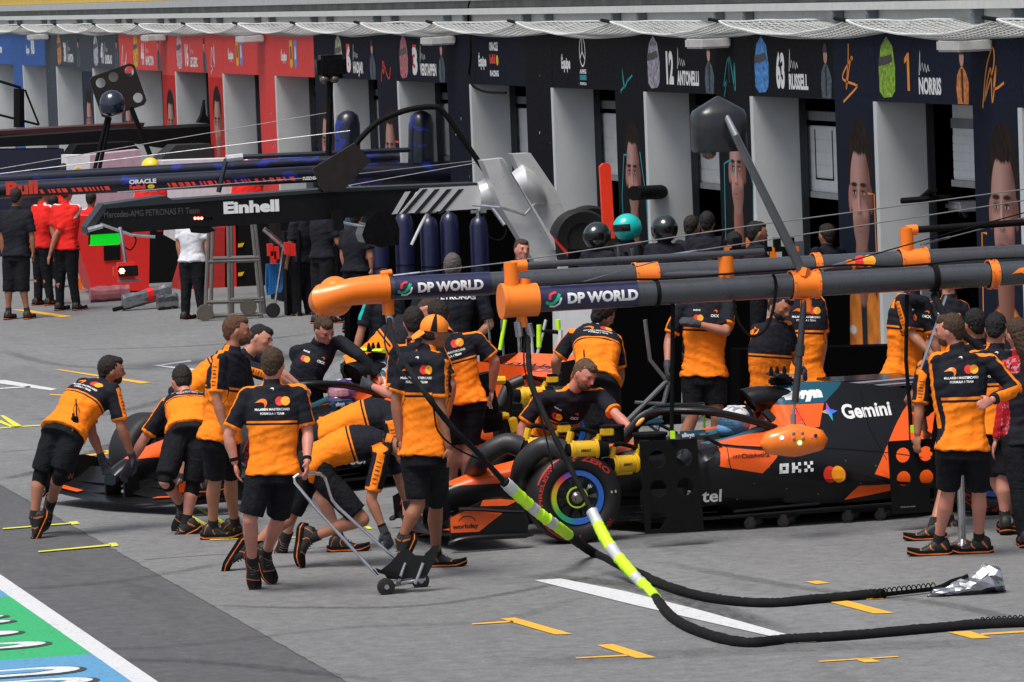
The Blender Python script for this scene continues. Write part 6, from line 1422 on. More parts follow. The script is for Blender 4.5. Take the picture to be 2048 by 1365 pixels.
for dx in (-6, 6): part(t, MB().tube([yp(1826 + dx, 884, YN + .05), yp(1822 + dx * .7, 830, YN + .05)], .006, 6), 'hanger_strap', matte)
part(t, MB().tube([yp(1822, 850, YN + .05), yp(1812, 720, YN), yp(1814, 590, YN)], .016, 8), 'hanger_pole', matte); part(t, MB().box(yp(1826, 858, YN + .03), (.035, .03, .055)), 'fluorescent_tab', hiviz); part(t, MB().tube([yp(1843, 735, YN), yp(1893, 592, YN + .05)], .012, 6), 'brace_strut', steel)
vs, fs = fit('Carbon by tweed', .012, .12, .03); decal((vs, fs), lambda u, v: c + V((-.13 + u, -.012, -.235 + v)) - t.location, 'lettering', grey, t)
hs_ = TH('black_hose', 'thick black air hose sagging from the near pipe to the right edge', 'hose', yp(1870, 590, YN)); part(hs_, MB().tube(smooth_path([yp(1868, 592, YN), yp(1900, 645, 35.9), yp(1960, 695, 35.8), yp(2010, 722, 35.7), yp(2080, 745, 35.6)], 24), .028, 10), 'hose_sleeve', cloth_b)
part(hs_, MB().tube(smooth_path([yp(1868, 600, YN), yp(1930, 675, 35.9), yp(2080, 765, 35.7)], 16), .006, 5), 'thin_line', matte)
# wheel gun hoses
def hose(label, P, sleeve, r=.037, tail=None):
    pts = smooth_path(P, 300); hm_ = _mc.get('hose_braid') or M('hose_braid', (.007, .007, .008), .8, bump=1.0, bs=120, spec=.2); t = TH('air_hose', label, 'hose', (P[-1][0], P[-1][1], 0), 'long black air hoses lying on the concrete'); n = len(pts)
    i0, i1 = sleeve; rr = [r * (1 + .14 * noise.noise(V((i * .25, r * 100, 0))) + .20 * noise.noise(V((i * .85, 5, 0)))) * (.55 if i < i0 - 1 else 1) for i in range(n)]
    part(t, MB().tube(pts, rr, 12), 'hose_sleeve', hm_)
    k = max(2, (i1 - i0) // 8)
    for j, i in enumerate(range(i0, i1, k)):
        part(t, MB().tube(pts[i:i + k + 1], [rr[min(i + q, n - 1)] * (1.10 + .04 * noise.noise(V((q * 2.1, j, 0)))) + .003 for q in range(len(pts[i:i + k + 1]))], 10), 'reflective_band' if j % 3 == 0 else 'fluorescent_band', refl if j % 3 == 0 else hiviz)
    return t
G0 = lambda x, y: tuple(gp(x, y, .03))
h1 = hose('black air hose from the orange elbow ending at the silver wrapped gun', [tuple(yp(779, 640, 39.5)), tuple(yp(790, 690, 36.5)), tuple(yp(835, 765, 34.75)), tuple(yp(900, 850, 34.6)), tuple(yp(955, 905, 34.7)), tuple(yp(1010, 965, 34.8)), tuple(yp(1070, 1020, 35.0)), tuple(yp(1118, 1056, 35.2)), G0(1190, 1108), G0(1260, 1140), G0(1330, 1172), G0(1420, 1197), G0(1530, 1207), G0(1640, 1199), G0(1745, 1190), G0(1765, 1190)], (100, 144))
h2 = hose('black air hose from the near junction curving along the foreground to the right edge', [tuple(yp(1056, 668, YN)), tuple(yp(1062, 760, 35.9)), tuple(yp(1098, 850, 35.4)), tuple(yp(1140, 935, 35.2)), tuple(yp(1180, 1015, 35.0)), tuple(yp(1215, 1085, 34.7)), tuple(yp(1262, 1145, 34.3)), tuple(yp(1300, 1184, 33.8)), G0(1345, 1235), G0(1410, 1268), G0(1490, 1286), G0(1570, 1280), G0(1700, 1272), G0(1850, 1259), G0(1960, 1250), G0(2080, 1245)], (82, 142))
for T, P0, P1 in ((h1, (1745, 1192), (1870, 1178)), (h2, (1960, 1249), (2100, 1240))):
    a, b = gp(*P0, .03), gp(*P1, .03); part(T, MB().tube([a, b], .016, 8), 'bare_hose', matte); m = MB(); d = b - a
    m.tube([a + d * (i / 90) + V((0, -.03 + .018 * math.cos(i * .9), .03 + .018 * math.sin(i * .9))) for i in range(90)], .0045, 5); part(T, m, 'coiled_cable', matte)
part(h1, MB().tube(smooth_path([yp(776, 640, 39.4), yp(770, 690, 36.6), yp(800, 740, 35), yp(860, 800, 34.6), yp(875, 860, 34.6), yp(910, 895, 34.7), yp(960, 920, 34.7)], 40), .007, 5), 'signal_cable', matte)
part(h2, MB().tube(smooth_path([yp(1050, 668, YN), yp(1050, 740, 36), yp(1080, 830, 35.6), yp(1098, 900, 35.4), yp(1110, 960, 35.3)], 30), .007, 5), 'signal_cable', matte)
# silver bag
t = TH('silver_bag', 'crumpled silver foil bag over a wheel gun lying at the hose end', 'bag', gp(1930, 1190)); b = gp(1930, 1190); rs = []
for i in range(15):
    u = i / 14; x = -.26 + .54 * u; hh = (.02 + .045 * min(1, u * 1.6) + .035 * math.exp(-((u - .82) / .14) ** 2)) * (1 if i not in (0, 14) else .35); ww = (.04 + .07 * min(1, u * 2)) * (1 if i not in (0, 14) else .3)
    rs.append([b + V((x + .03 * noise.noise(V((u * 4, a_ * 2, 1))), ww * math.cos(a_) * (1 + .5 * noise.noise(V((u * 6, a_ * 1.5, 3)))), max(.004, hh + hh * math.sin(a_) * (1 + .55 * noise.noise(V((u * 7, a_ * 1.7, 9))))))) for a_ in [2 * math.pi * j / 16 for j in range(16)]])
foil = M('silver_foil', (.38, .39, .41), .3, .9, bump=.8, bs=14); part(t, MB().rings(rs), 'foil_cover', foil, smooth=False); part(t, MB().tube([r_[12] for r_ in rs], .010, 6).tube([r_[3] + V((0, -.01, .01)) for r_ in rs[:9]], .012, 6), 'black_piping', matte)
# front jack trolley
t = TH('wheeled_jack', 'chrome handled wheeled jack with black cradle pulled along the concrete', 'jack', gp(772, 1190)); dj = depth_of(gp(772, 1190)); Q = lambda x, y, o=0: dp(x, y, dj + o)
part(t, MB().tube([Q(755, 1152), Q(632, 1018), Q(618, 1000), Q(590, 966), Q(588, 955), Q(596, 950), Q(625, 947, .1), Q(640, 948, .2), Q(650, 955, .25), Q(664, 1000, .3), Q(676, 1015, .3), Q(795, 1122, .35)], .0125, 10), 'handle', M('chrome', (.7, .7, .72), .12, 1.0))
cr = MB().prism([(762, 1140), (778, 1128), (806, 1098), (818, 1099), (830, 1111), (848, 1112), (866, 1092), (880, 1090), (872, 1118), (854, 1152), (800, 1160), (775, 1158)], -.0, .05, lambda a_, b_, h_: Q(a_, b_, h_ + .05)); part(t, cr, 'cradle', carbon, smooth=False)
part(t, MB().prism([(750, 1136), (800, 1152), (806, 1160), (756, 1146)], 0, .3, lambda a_, b_, h_: Q(a_, b_, h_ - .05)), 'foot_plate', matte, smooth=False)
for x in (803, 838): part(t, MB().tube([Q(x - 8, 1168, .02), Q(x + 8, 1126, .02)], .022, 6, ry=.012), 'steel_bracket', steel)
part(t, MB().tube([Q(800, 1166, .02), Q(850, 1158, .1)], .014, 8).tube([Q(772, 1174, .0), Q(840, 1163, .42)], .01, 8), 'axle', steel)
for x, y, o in ((772, 1174, -.03), (841, 1162, .33)):
    c_ = Q(x, y, o); w = part(t, MB().lathe([(0, -.02), (.05, -.02), (.063, -.014), (.063, .014), (.05, .02), (0, .02)], c_, n=24), 'wheel', rubber); part(w, MB().lathe([(0, -.026), (.018, -.026), (.018, -.018)], c_, n=12), 'hub', steel)
# yellow blowers on the wheels with black hoses
def blower(label, px, py, Y, s=1.0, hp=None, rz=0.0, vert=False):
    o = yp(px, py, Y); t = thing('cooling_blower', label, 'blower', o, rz, 'battery cooling blowers with black ducts', rot=(0, R(78) if vert else 0, rz)); k = s
    body = MB().tube([(-.10 * k, 0, 0), (-.06 * k, 0, 0), (.06 * k, 0, 0), (.12 * k, 0, 0)], [.062 * k, .068 * k, .066 * k, .055 * k], 20); part0 = body.build('housing', yellowt if not vert else matte, t)
    MB().tube([(.11 * k, 0, 0), (.19 * k, 0, 0)], [.072 * k, .06 * k], 20).build('motor_end', matte, t); MB().tube([(-.16 * k, 0, 0), (-.09 * k, 0, 0)], .058 * k, 18).build('duct_socket', matte, t)
    for x in (-.085, .09): MB().tube([(x * k, 0, 0), ((x + .02) * k, 0, 0)], .076 * k, 20).build('flange', matte if vert else yellowt, t)
    MB().box((.0, 0, -.07 * k), (.15 * k, .03, .03 * k), bev=.008).build('foot', yellowt, t)
    MB().tube(smooth_path([(-.10 * k, 0, .06 * k), (-.07 * k, 0, .14 * k), (-.02 * k, 0, .155 * k), (.07 * k, 0, .13 * k), (.12 * k, 0, .10 * k), (.115 * k, 0, .06 * k)], 16), .018 * k, 10).build('handle', matte, t)
    MB().tube([(-.105 * k, 0, .05 * k), (-.082 * k, 0, .14 * k)], .026 * k, 8).build('handle_post', yellowt, t); MB().tube([(.12 * k, 0, .05 * k), (.125 * k, 0, .11 * k)], .024 * k, 8).build('handle_post', yellowt, t)
    bt = MB().box((.19 * k, 0, .12 * k), (.09 * k, .08 * k, .06 * k), bev=.01).build('battery', yellowt, t); MB().box((.19 * k, 0, .155 * k), (.08 * k, .07 * k, .02 * k), bev=.005).box((.19 * k, 0, .083 * k), (.085 * k, .07 * k, .02 * k)).build('battery_trim', matte, bt)
    vs, fs = fit('DEWALT', .018 * k, .075 * k, .06); decal(([(x - .03, y - .01) for x, y in vs], fs), caster(bvh_of(part0), (0, 0, 0), (1, 0, 0), (0, 0, 1), (0, -1, 0), .003, .5), 'lettering', blackink if not vert else whiteink, t)
    if hp: m = MB(); inv = Matrix.Rotation(-rz, 3, 'Z'); m.tube(smooth_path([(-.14 * k, 0, 0)] + [tuple(inv @ (yp(*q) - o)) for q in hp], 24), .078 * k, 18); m.build('duct', M('duct_rubber', (.022, .022, .024), .45), t)
    return t
blower('yellow blower furthest left on the near car, black duct curving left', 1080, 893, 37.45, 1.05, [(1010, 888, 37.5), (965, 915, 37.6), (948, 950, 37.9)])
blower('yellow blower directly above the rainbow rimmed front wheel', 1165, 900, 36.95, 1.05, [(1085, 895, 37.0), (1050, 925, 37.1), (1040, 960, 37.3)])
blower('yellow blower right of the front wheel with its ducts hidden, beside the left board', 1247, 928, 37.0, 1.0, None, R(10))
blower('yellow blower on the far car between the two orange shirts', 1062, 790, 40.6, 1.0, [(1020, 800, 40.8), (1000, 840, 41)])
blower('upright black and yellow blower hanging beside the bending crew member', 972, 800, 38.8, 1.35, None, 0, True)
for x, y, w_ in ((1225, 870, .10), (1300, 885, .14)):
    t = TH('black_canister', 'round black canister on the near car nose, the %s one' % ('smaller left' if w_ < .12 else 'larger right'), 'canister', yp(x, y, 37.6)); part(t, MB().lathe([(0, -.06), (w_ * .9, -.06), (w_ * .92, .05), (w_, .055), (w_, .075), (0, .08)], yp(x, y, 37.6), 'Z', 20), 'can_body', matte)
# chrome stanchion
t = TH('stanchion', 'silver stanchion post standing between the legs of the jacket man', 'post', gp(1925, 1092)); g_ = gp(1925, 1092)
part(t, MB().lathe([(0, 0), (.14, 0), (.145, .008), (.06, .03), (.032, .05)], g_, 'Z', 32), 'base', M('chrome', None)); part(t, MB().cyl(g_ + V((0, 0, .03)), g_ + V((0, 0, .95)), .028, 20), 'post_tube', steel)
# rear tray
t = TH('chrome_tray', 'flat dark tray with chrome rails behind the near car engine cover', 'tray', yp(1740, 760, 39.2)); c = yp(1735, 757, 39.2)
part(t, MB().box(c, (.72, .5, .018)), 'tray_panel', gloss); part(t, MB().tube([c + V((-.34, -.26, -.02)), c + V((.36, -.26, .0))], .016, 10).tube([c + V((-.30, -.26, -.05)), c + V((.36, -.26, -.035))], .016, 10), 'rail', M('chrome', None)); part(t, MB().ell(c + V((-.30, -.2, -.03)), [(.08, 0, 0), (0, .06, 0), (0, 0, .035)]), 'nose_cap', steel)
for dx in (-.3, .3): part(t, MB().cyl(V((c.x + dx, c.y, 0)), c + V((dx, 0, -.01)), .015, 8), 'leg', matte)
# support frame and sticks behind the near car
t = TH('strut_frame', 'grey tubular stand leaning behind the near car cockpit', 'stand', gp(1300, 960)); D_ = 41.0
part(t, MB().tube([yp(1212, 885, D_), yp(1336, 760, D_)], .02, 8).tube([yp(1336, 770, D_), yp(1305, 900, D_)], .02, 8).tube([yp(1290, 640, D_), yp(1300, 720, D_), yp(1340, 770, D_)], .018, 8).tube([yp(1270, 805, D_), yp(1330, 808, D_)], .014, 8), 'frame_tube', M('tube_grey', (.17, .18, .19), .4, .4)); part(t, MB().cyl(yp(1310, 890, D_), gp(1310, 975), .02), 'leg', grey)
t = TH('marker_stick', 'fluorescent yellow stick standing between a crew member\'s bare legs', 'stick', gp(1409, 960)); part(t, MB().tube([yp(1407, 785, 40.9), yp(1409, 872, 40.9), gp(1411, 960)], [.006, .014, .016], 8), 'rod', hiviz)

t = TH('black_cooling_box', 'black cooling box with rounded lid beside the far car, between two blowers', 'box', V((yp(1020, 900, 39.6).x, 39.6, 0))); q = yp(1022, 858, 39.6)
part(t, MB().box(q, (.26, .3, .42), bev=.05), 'box_body', matte); part(t, MB().tube([q + V((-.1, -.05, .2)), q + V((-.02, -.05, .36)), q + V((.1, -.05, .4))], .05, 12), 'black_duct', M('duct_rubber', None)); part(t, MB().cyl(V((q.x, q.y, 0)), V((q.x, q.y, q.z)), .04), 'post', matte)
t = TH('metal_ramp', 'pale metal rail lying behind the far car cockpit beside the black jacketed man', 'rail', yp(700, 720, 45)); part(t, MB().add([yp(x, y, 45 + d_) for d_ in (0, .3) for x, y in ((640, 742), (742, 690), (742, 708), (648, 762))], [(0, 1, 2, 3), (7, 6, 5, 4), (0, 4, 5, 1), (2, 6, 7, 3), (1, 5, 6, 2), (0, 3, 7, 4)]), 'rail_body', M('pale_rail', (.5, .52, .54), .4), smooth=False)
# ---------------------------------------------------------------- far booms and garage equipment
def slab(pts, Y, y0, y1):      # polygon given in photo pixels on plane Y, given real depth y0..y1 behind / before it
    P = [yp(x, y, Y) for x, y in pts]; n = len(P); vs = [p + V((0, y0, 0)) for p in P] + [p + V((0, y1, 0)) for p in P]
    return MB().add(vs, [tuple(range(n)), tuple(range(2 * n - 1, n - 1, -1))] + [(i, i + n, (i + 1) % n + n, (i + 1) % n) for i in range(n)])
def off(T): return T.location
# silver and black boom
YM = 57.0; t = TH('beam_gantry', 'black and silver overhead beam with white lettering, grey stripes and two slanted silver fins', 'gantry', yp(960, 400, YM)); bm_b = M('beam_black', (.004, .0045, .0055), .4, coat=.12, spec=.3); bm_g = M('beam_top_sheen', (.018, .024, .029), .45)  # blue-grey sheen of the upper facet is put into the top colour
part(t, slab([(206, 418), (640, 386), (958, 372), (980, 400), (975, 414), (640, 440), (560, 446), (172, 471)], YM, 0, .35), 'beam', bm_b, smooth=False)
part(t, slab([(208, 410), (330, 392), (345, 400), (640, 379), (955, 366), (950, 372), (640, 386), (206, 418)], YM, -.02, .45), 'beam_top', bm_g, smooth=False)
part(t, slab([(206, 408), (172, 455), (176, 471), (212, 420)], YM, -.015, .36), 'beam_tip', bm_g, smooth=False)
part(t, slab([(840, 377), (958, 371), (985, 362), (1000, 415), (905, 421), (798, 428)], YM, -.03, .38), 'silver_end', silver, smooth=False)
for i in range(4): part(t, slab([(868 + i * 24 - 24, 379), (878 + i * 24 - 24, 378), (836 + i * 24 - 24, 427), (826 + i * 24 - 24, 428)], YM, -.036, -.031), 'black_stripe', blackink, smooth=False)
for i in range(2): part(t, slab([(815 + i * 22 - 5, 384), (826 + i * 22 - 5, 383), (794 + i * 22, 428), (783 + i * 22, 429)], YM, -.01, -.004), 'silver_stripe', silver, smooth=False)
def fin(pts, Y, nm, T=t):
    part(T, slab(pts, Y, -.12, .12), nm, silver, smooth=False)
fin([(960, 321), (1002, 316), (1040, 395), (1100, 480), (1112, 532), (1068, 530), (1000, 420)], YM - .3, 'silver_fin'); fin([(1019, 308), (1056, 306), (1110, 385), (1168, 530), (1130, 532), (1070, 420)], YM + 1.3, 'silver_fin')
fin([(1000, 318), (1004, 320), (1060, 420), (1106, 500), (1104, 480)], YM - .45, 'fin_edge')
part(t, MB().rings([[yp(x, y, YM) + V((0, r_ * math.cos(a_), r_ * math.sin(a_))) for a_ in [2 * math.pi * i / 14 for i in range(14)]] for x, y, r_ in ((955, 395, .17), (975, 388, .19), (1000, 382, .24), (1020, 385, .22), (1040, 395, .12))]), 'fairing', silver)
part(t, MB().rings([[yp(x, y, YM + 1.2) + V((0, r_ * math.cos(a_), r_ * math.sin(a_))) for a_ in [2 * math.pi * i / 14 for i in range(14)]] for x, y, r_ in ((1022, 372, .14), (1045, 365, .22), (1070, 378, .20), (1090, 400, .08))]), 'fairing', silver)
part(t, slab([(1098, 470), (1103, 470), (1168, 540), (1160, 540)], YM - .5, -.02, .02), 'red_edge_light', redp)
fB = lambda px0, py0: (lambda u, v, q=yp(px0, py0, YM): q + V((1, .0, 0)) * u + V((0, -.012, 0)) + V((0, 0, 1)) * (v) - t.location)
decal(fit('Einhell', .125, .66, .05), fB(447, 427), 'lettering', whiteink, t); decal(fit('Mercedes-AMG PETRONAS F1 Team', .07, 1.12, .02), fB(208, 436), 'lettering', M('dim_grey_ink', (.05, .055, .06), .5), t)
for i in range(6): part(t, MB().ell(yp(390 + i * 6.5, 437, YM) + V((0, -.01, 0)), [(.016, 0, 0), (0, .01, 0), (0, 0, .016)], 10, 6), 'indicator_lamp', EM('lamp_red_on', (1, .10, .06), 7) if i < 3 else dark)
part(t, MB().tube(smooth_path([yp(x, y, YM - .1) for x, y in ((640, 382), (735, 262), (800, 225), (862, 214), (888, 226), (930, 285), (982, 360))], 30), .034, 12), 'bent_black_arm', matte)
part(t, slab([(625, 338), (710, 286), (742, 322), (684, 385), (645, 382)], YM - .3, 0, .04), 'tilted_black_plate', M('plate_brownblack', (.018, .013, .012), .4), smooth=False)
part(t, MB().tube([yp(200, 448, YM - .1), yp(262, 470, YM - .1), yp(310, 474, YM - .1)], .02, 8).tube([yp(205, 452, YM - .1), yp(176, 460, YM - .1)], .03, 8), 'chrome_arm', steel)
part(t, MB().tube([yp(945, 410, YM - .2), yp(1000, 415, YM - .5), yp(1050, 430, YM - .5), yp(1070, 408, YM - .5)], .018, 8).tube([yp(985, 415, YM - .4), yp(1010, 450, YM - .5)], .03, 8), 'air_fitting', steel)
part(t, MB().tube(smooth_path([yp(990, 420, YM - .4), yp(1012, 460, YM - .5), yp(1000, 480, YM - .5), yp(975, 470, YM - .5), yp(968, 430, YM - .4)], 20), .008, 5), 'fine_cable', matte)
part(t, MB().tube([yp(855, 425, YM), yp(842, 450, YM), yp(823, 490, YM)], .018, 8), 'white_rod', whitep)
part(t, slab([(380, 452), (420, 452), (432, 462), (410, 468), (385, 466)], YM, 0, .1), 'under_box', matte, smooth=False)
# hanging red light and green panel, black dome
t2 = TH('hanging_traffic_light', 'red framed traffic light with one glowing lamp hanging below the black beam', 'traffic light', yp(252, 542, YM - .1)); q = yp(252, 542, YM - .15)
part(t2, MB().box(q, (.30, .16, .20), bev=.05), 'red_frame', M('frame_red', (.75, .03, .015), .35, coat=.4)); part(t2, MB().box(q + V((.01, -.085, .0)), (.235, .02, .125), bev=.008), 'dark_screen', gloss); part(t2, MB().box(q + V((.03, 0, -.115)), (.26, .12, .03), bev=.01), 'grey_base', grey)
for i in range(7): a_ = i * math.pi * 2 / 6; part(t2, MB().ell(q + V((-.065 + (.024 * math.cos(a_) if i < 6 else 0), -.098, .005 + (.024 * math.sin(a_) if i < 6 else 0))), [(.010, 0, 0), (0, .004, 0), (0, 0, .010)], 8, 5), 'lamp_dot', EM('lamp_amber_on', (1, .35, .12), 10))
part(t2, MB().tube([q + V((0, 0, .1)), yp(246, 490, YM - .15), yp(240, 455, YM - .1)], .022, 8), 'chrome_stem', steel); part(t2, MB().tube(smooth_path([yp(258, 462, YM - .1), yp(272, 480, YM - .1), yp(262, 500, YM - .1), yp(250, 495, YM - .1)], 16), .009, 5), 'loop_cable', matte)
t3 = TH('green_panel', 'bright green signal panel hanging under the tip of the black beam', 'signal panel', yp(212, 470, YM + .3)); part(t3, slab([(192, 450), (243, 448), (247, 462), (243, 484), (236, 490), (180, 492), (178, 484), (186, 462)], YM + .3, 0, .04), 'green_face', EM('panel_green', (.0, .75, .02), .3), smooth=False)
part(t3, MB().tube([yp(180, 455, YM + .25), yp(178, 490, YM + .25)], .012, 6), 'cable', matte); part(t3, MB().tube([yp(215, 440, YM + .3), yp(216, 452, YM + .3)], .02, 6), 'hanger', matte)
t4 = TH('black_dome_light', 'large black dome shaped light on an arm below the grey stripes', 'signal light', yp(762, 460, YM - .2)); part(t4, slab([(728, 486), (722, 470), (730, 446), (750, 424), (770, 421), (788, 434), (797, 458), (796, 490), (760, 495)], YM - .2, -.05, .3), 'dome_shell', gloss, smooth=False); part(t4, MB().tube([yp(685, 445, YM - .2), yp(735, 455, YM - .2)], .02, 8), 'arm', steel)
part(t4, MB().box(yp(675, 442, YM - .2), (.12, .1, .22)), 'arm_clamp', matte)
# blue boom of the next team
YR = 68.0; rb = TH('blue_boom', 'dark blue overhead boom with red lettering running off the left edge', 'gantry', yp(400, 368, YR)); tR = NT('blue_camo'); n_ = tR.noise(2.6, 2, .5, stretch=(1, 1, 2.2)); rbm = tR.fin(tR.mix(tR.op('GREATER_THAN', n_, .63), (.005, .007, .020), (.006, .018, .20)), .35, coat=.3)
A, B = yp(-20, 382, YR), yp(640, 348, YR); part(rb, MB().tube([A, B, B + (B - A) * .2], .115, 20), 'boom_tube', rbm); A2, B2 = yp(-20, 362, YR + 1.5), yp(640, 325, YR + 1.5); part(rb, MB().tube([A2, B2, B2 + (B2 - A2) * .35], .09, 16), 'rear_tube', rbm)
Dr = (B - A).normalized(); offr = rb.location
def fr(px0, py0): q = yp(px0, py0, YR); return lambda u, v: q + Dr * u + V((0, -.125, 0)) + V((0, 0, v)) - offr
decal(fit('Red Bull', .16, 1.0, .05), fr(-72, 393), 'lettering', M('red_lettering', (.7, .05, .03), .5), rb); decal(fit('ORACLE', .055, .38, .05), fr(255, 368), 'lettering', whiteink, rb); decal(fit('RedBull', .05, .22, .06), fr(256, 378), 'lettering', redink, rb); decal(shape(circ(.30, .02, .05, .03)), fr(256, 378), 'bull_emblem', M('gold_ink', None), rb); decal(fit('RACING', .025, .38, .03), fr(256, 386), 'lettering', grey, rb)
for x0, x1 in ((80, 220), (335, 590)):
    x = x0
    while x < x1: w_ = random.choice((4, 7, 10)); decal(shape([(0, 0), (w_ * .0065, 0), (w_ * .0065 - .03, .055), (-.03, .055)]), fr(x, 387 - (x - 80) * .052), 'red_dash', redink, rb); x += w_ + random.choice((3, 4, 9))
decal(fit('REDBULLRACING', .04, .6, .05), fr(602, 360), 'lettering', whiteink, rb)
part(rb, MB().tube([yp(640, 350, YR), yp(900, 350, YR)], .17, 16).box(yp(860, 348, YR), (.7, .3, .33), bev=.08), 'boom_root', rbm)
for x0 in (695, 842): part(rb, MB().rings([[yp(x0, y, YR + 1) + V((r_ * math.cos(a_), r_ * math.sin(a_), 0)) for a_ in [2 * math.pi * i / 16 for i in range(16)]] for y, r_ in ((335, .19), (250, .18), (232, .15), (224, .08), (221, .01))]), 'rounded_tower', rbm)
part(rb, MB().tube([yp(437, 385, YR - .2), yp(452, 320, YR - .2), yp(470, 315, YR - .2), yp(820, 300, YR)], .035, 8), 'bent_arm', M('arm_darkblue', (.012, .02, .035), .4)); part(rb, MB().tube([yp(452, 318, YR - .2), yp(485, 314, YR - .2)], .05, 8), 'arm_joint', refl)
for i in range(14): x = 660 + i * 19; part(rb, MB().tube([yp(x, 384 + (i * 7) % 9, YR - .2), yp(x + 4, 372, YR - .2)], .03, 6), 'fitting', random.choice((steel, M('brass', (.5, .32, .08), .35, .9), matte, redp)))
t5 = TH('pole_camera', 'glossy black camera head on a tall thin pole above the blue boom', 'camera', yp(660, 300, YR - .5)); q = yp(661, 134, YR - .5); part(t5, MB().box(q, (.42, .3, .33), bev=.06), 'head_shell', gloss); part(t5, MB().tube([q, yp(657, 312, YR - .5)], .045, 8), 'pole', matte)
for dx in (-.11, .03): part(t5, MB().ell(q + V((dx, -.08, -.17)), [(.07, 0, 0), (0, .07, 0), (0, 0, .06)]), 'lens_dome', M('smoked_lens', None))
t6 = TH('holed_plate', 'tilted dark plate with four round openings above the black awning', 'board', yp(236, 182, 74)); cu = bpy.data.curves.new('b', 'CURVE'); cu.dimensions = '2D'; cu.fill_mode = 'BOTH'; cu.extrude = .02
for P in ([(-.36, -.28), (-.30, -.33), (.30, -.33), (.36, -.28), (.36, .28), (.30, .33), (-.30, .33), (-.36, .28)],) + tuple(circ(a_, b_, .075, n=20) for a_, b_ in ((-.21, .20), (.0, .22), (.26, .22), (.25, -.20), (-.22, -.2))):
    s_ = cu.splines.new('POLY'); s_.points.add(len(P) - 1); s_.use_cyclic_u = True
    for q_, (a_, b_) in zip(s_.points, P): q_.co = (a_, b_, 0, 1)
ob = bpy.data.objects.new('b', cu); me = bpy.data.meshes.new_from_object(ob); bpy.data.objects.remove(ob); me.transform(Matrix.Rotation(R(-17), 4, 'Y') @ Matrix.Rotation(R(90), 4, 'X')); link('plate', me, M('plate_brownblack', None), t6, smooth=False)
part(t6, MB().tube([yp(262, 215, 74), yp(300, 310, 74)], .04, 6), 'pole', matte)
t7 = TH('dome_signal', 'dark blue dome head on twin thin poles in front of the holed plate', 'signal light', yp(225, 210, 72)); q = yp(225, 222, 72); part(t7, MB().rings([[q + V((r_ * math.cos(a_), r_ * math.sin(a_), z)) for a_ in [2 * math.pi * i / 20 for i in range(20)]] for r_, z in ((.10, -.06), (.17, -.03), (.19, .06), (.18, .16), (.14, .24), (.07, .29), (.01, .30))]), 'dome_shell', M('dome_navy', (.010, .016, .035), .2, coat=.7))
for a_, b_ in ((214, 186), (220, 196)): part(t7, MB().tube([yp(a_, 235, 72), yp(b_, 352, 72)], .03, 6), 'pole', matte)
# black awning wings far left
YF2 = 84.0; t8 = TH('black_awning', 'long flat black awning with swept pointed end spanning the far red garages', 'awning', yp(200, 285, YF2)); m_ = M('awning_black', (.005, .005, .006), .7, spec=.15)
part(t8, slab([(-30, 278), (255, 258), (310, 259), (420, 253), (492, 251), (438, 282), (400, 290), (350, 300), (262, 285), (-30, 296)], YF2, 0, 2.0), 'upper_wing', m_, smooth=False); part(t8, slab([(-30, 264), (180, 252), (290, 246), (285, 258), (-30, 272)], YF2 + 1, 0, 1), 'rear_wing', M('awning_dark_red', (.05, .008, .008), .5), smooth=False)
part(t8, slab([(396, 246), (404, 230), (410, 200), (412, 230), (424, 248)], YF2, 0, .2), 'fin', m_, smooth=False); part(t8, slab([(140, 312), (155, 290), (265, 284), (280, 300)], YF2 - 1, 0, .8), 'canopy', m_, smooth=False); part(t8, slab([(318, 322), (352, 291), (420, 288), (470, 318)], YF2 - 1, 0, .8), 'canopy', M('canopy_grey', (.02, .022, .025), .7), smooth=False)
pinkw = M('pinkish_cabinet', (.45, .30, .37), .6)
for (pts, m, nm) in (([(135, 311), (180, 311), (182, 450), (140, 450)], whitep, 'white'), ([(180, 311), (282, 300), (284, 450), (182, 450)], pinkw, 'pale pink'), ([(325, 322), (472, 317), (474, 425), (327, 430)], M('cabinet_pale', (.66, .66, .70), .5), 'pale')):
    d_ = TH('tall_cabinet', nm + ' cabinet side behind the blue boom near the red garages', 'cabinet', V((yp(pts[0][0], 450, 79).x, 79, 0))); p_ = part(d_, slab(pts[:2] + [(x, 560) for x, y in pts[2:]], 79, 0, .6), 'cabinet_body', m, smooth=False)
    if nm == 'white': part(d_, slab([(150, 338), (156, 335), (163, 338), (162, 350), (156, 355), (151, 350)], 79, -.02, -.005), 'yellow_shield', yellowt, smooth=False)
for (pts, m, lab) in (([(135, 430), (300, 440), (298, 582), (186, 582)], redp, 'large red cabinet behind the hanging traffic light'), ([(400, 455), (452, 455), (455, 600), (355, 600)], M('cabinet_red_dark', (.42, .02, .015), .5), 'darker red cabinet behind the white shirted man'), ([(450, 450), (475, 450), (475, 590), (450, 590)], redp, 'narrow red panel just right of the ladder')):
    d_ = TH('red_cabinet', lab, 'cabinet', V((yp(pts[0][0], 560, 72).x, 72, 0))); part(d_, slab(pts, 72, 0, .8), 'cabinet_body', m, smooth=False)
    if 'large' in lab: part(d_, slab([(207, 492), (240, 490), (240, 520), (208, 522)], 72, -.02, -.005), 'black_hatch', matte, smooth=False)
def blk(lab, pts, Y, d=.6, m=None, nm='equipment_case', extra=None):
    d_ = TH(nm, lab, 'case', V((yp(pts[0][0], pts[0][1], Y).x, Y, 0))); part(d_, slab(pts, Y, 0, d), 'case_body', m or matte, smooth=False); return d_
navy_m = M('navy_bottle', (.008, .011, .045), .35, coat=.2)
blk('black tarp covered equipment behind the white shirted man and ladder', [(245, 455), (300, 455), (420, 520), (420, 606), (300, 600)], 74, .8)
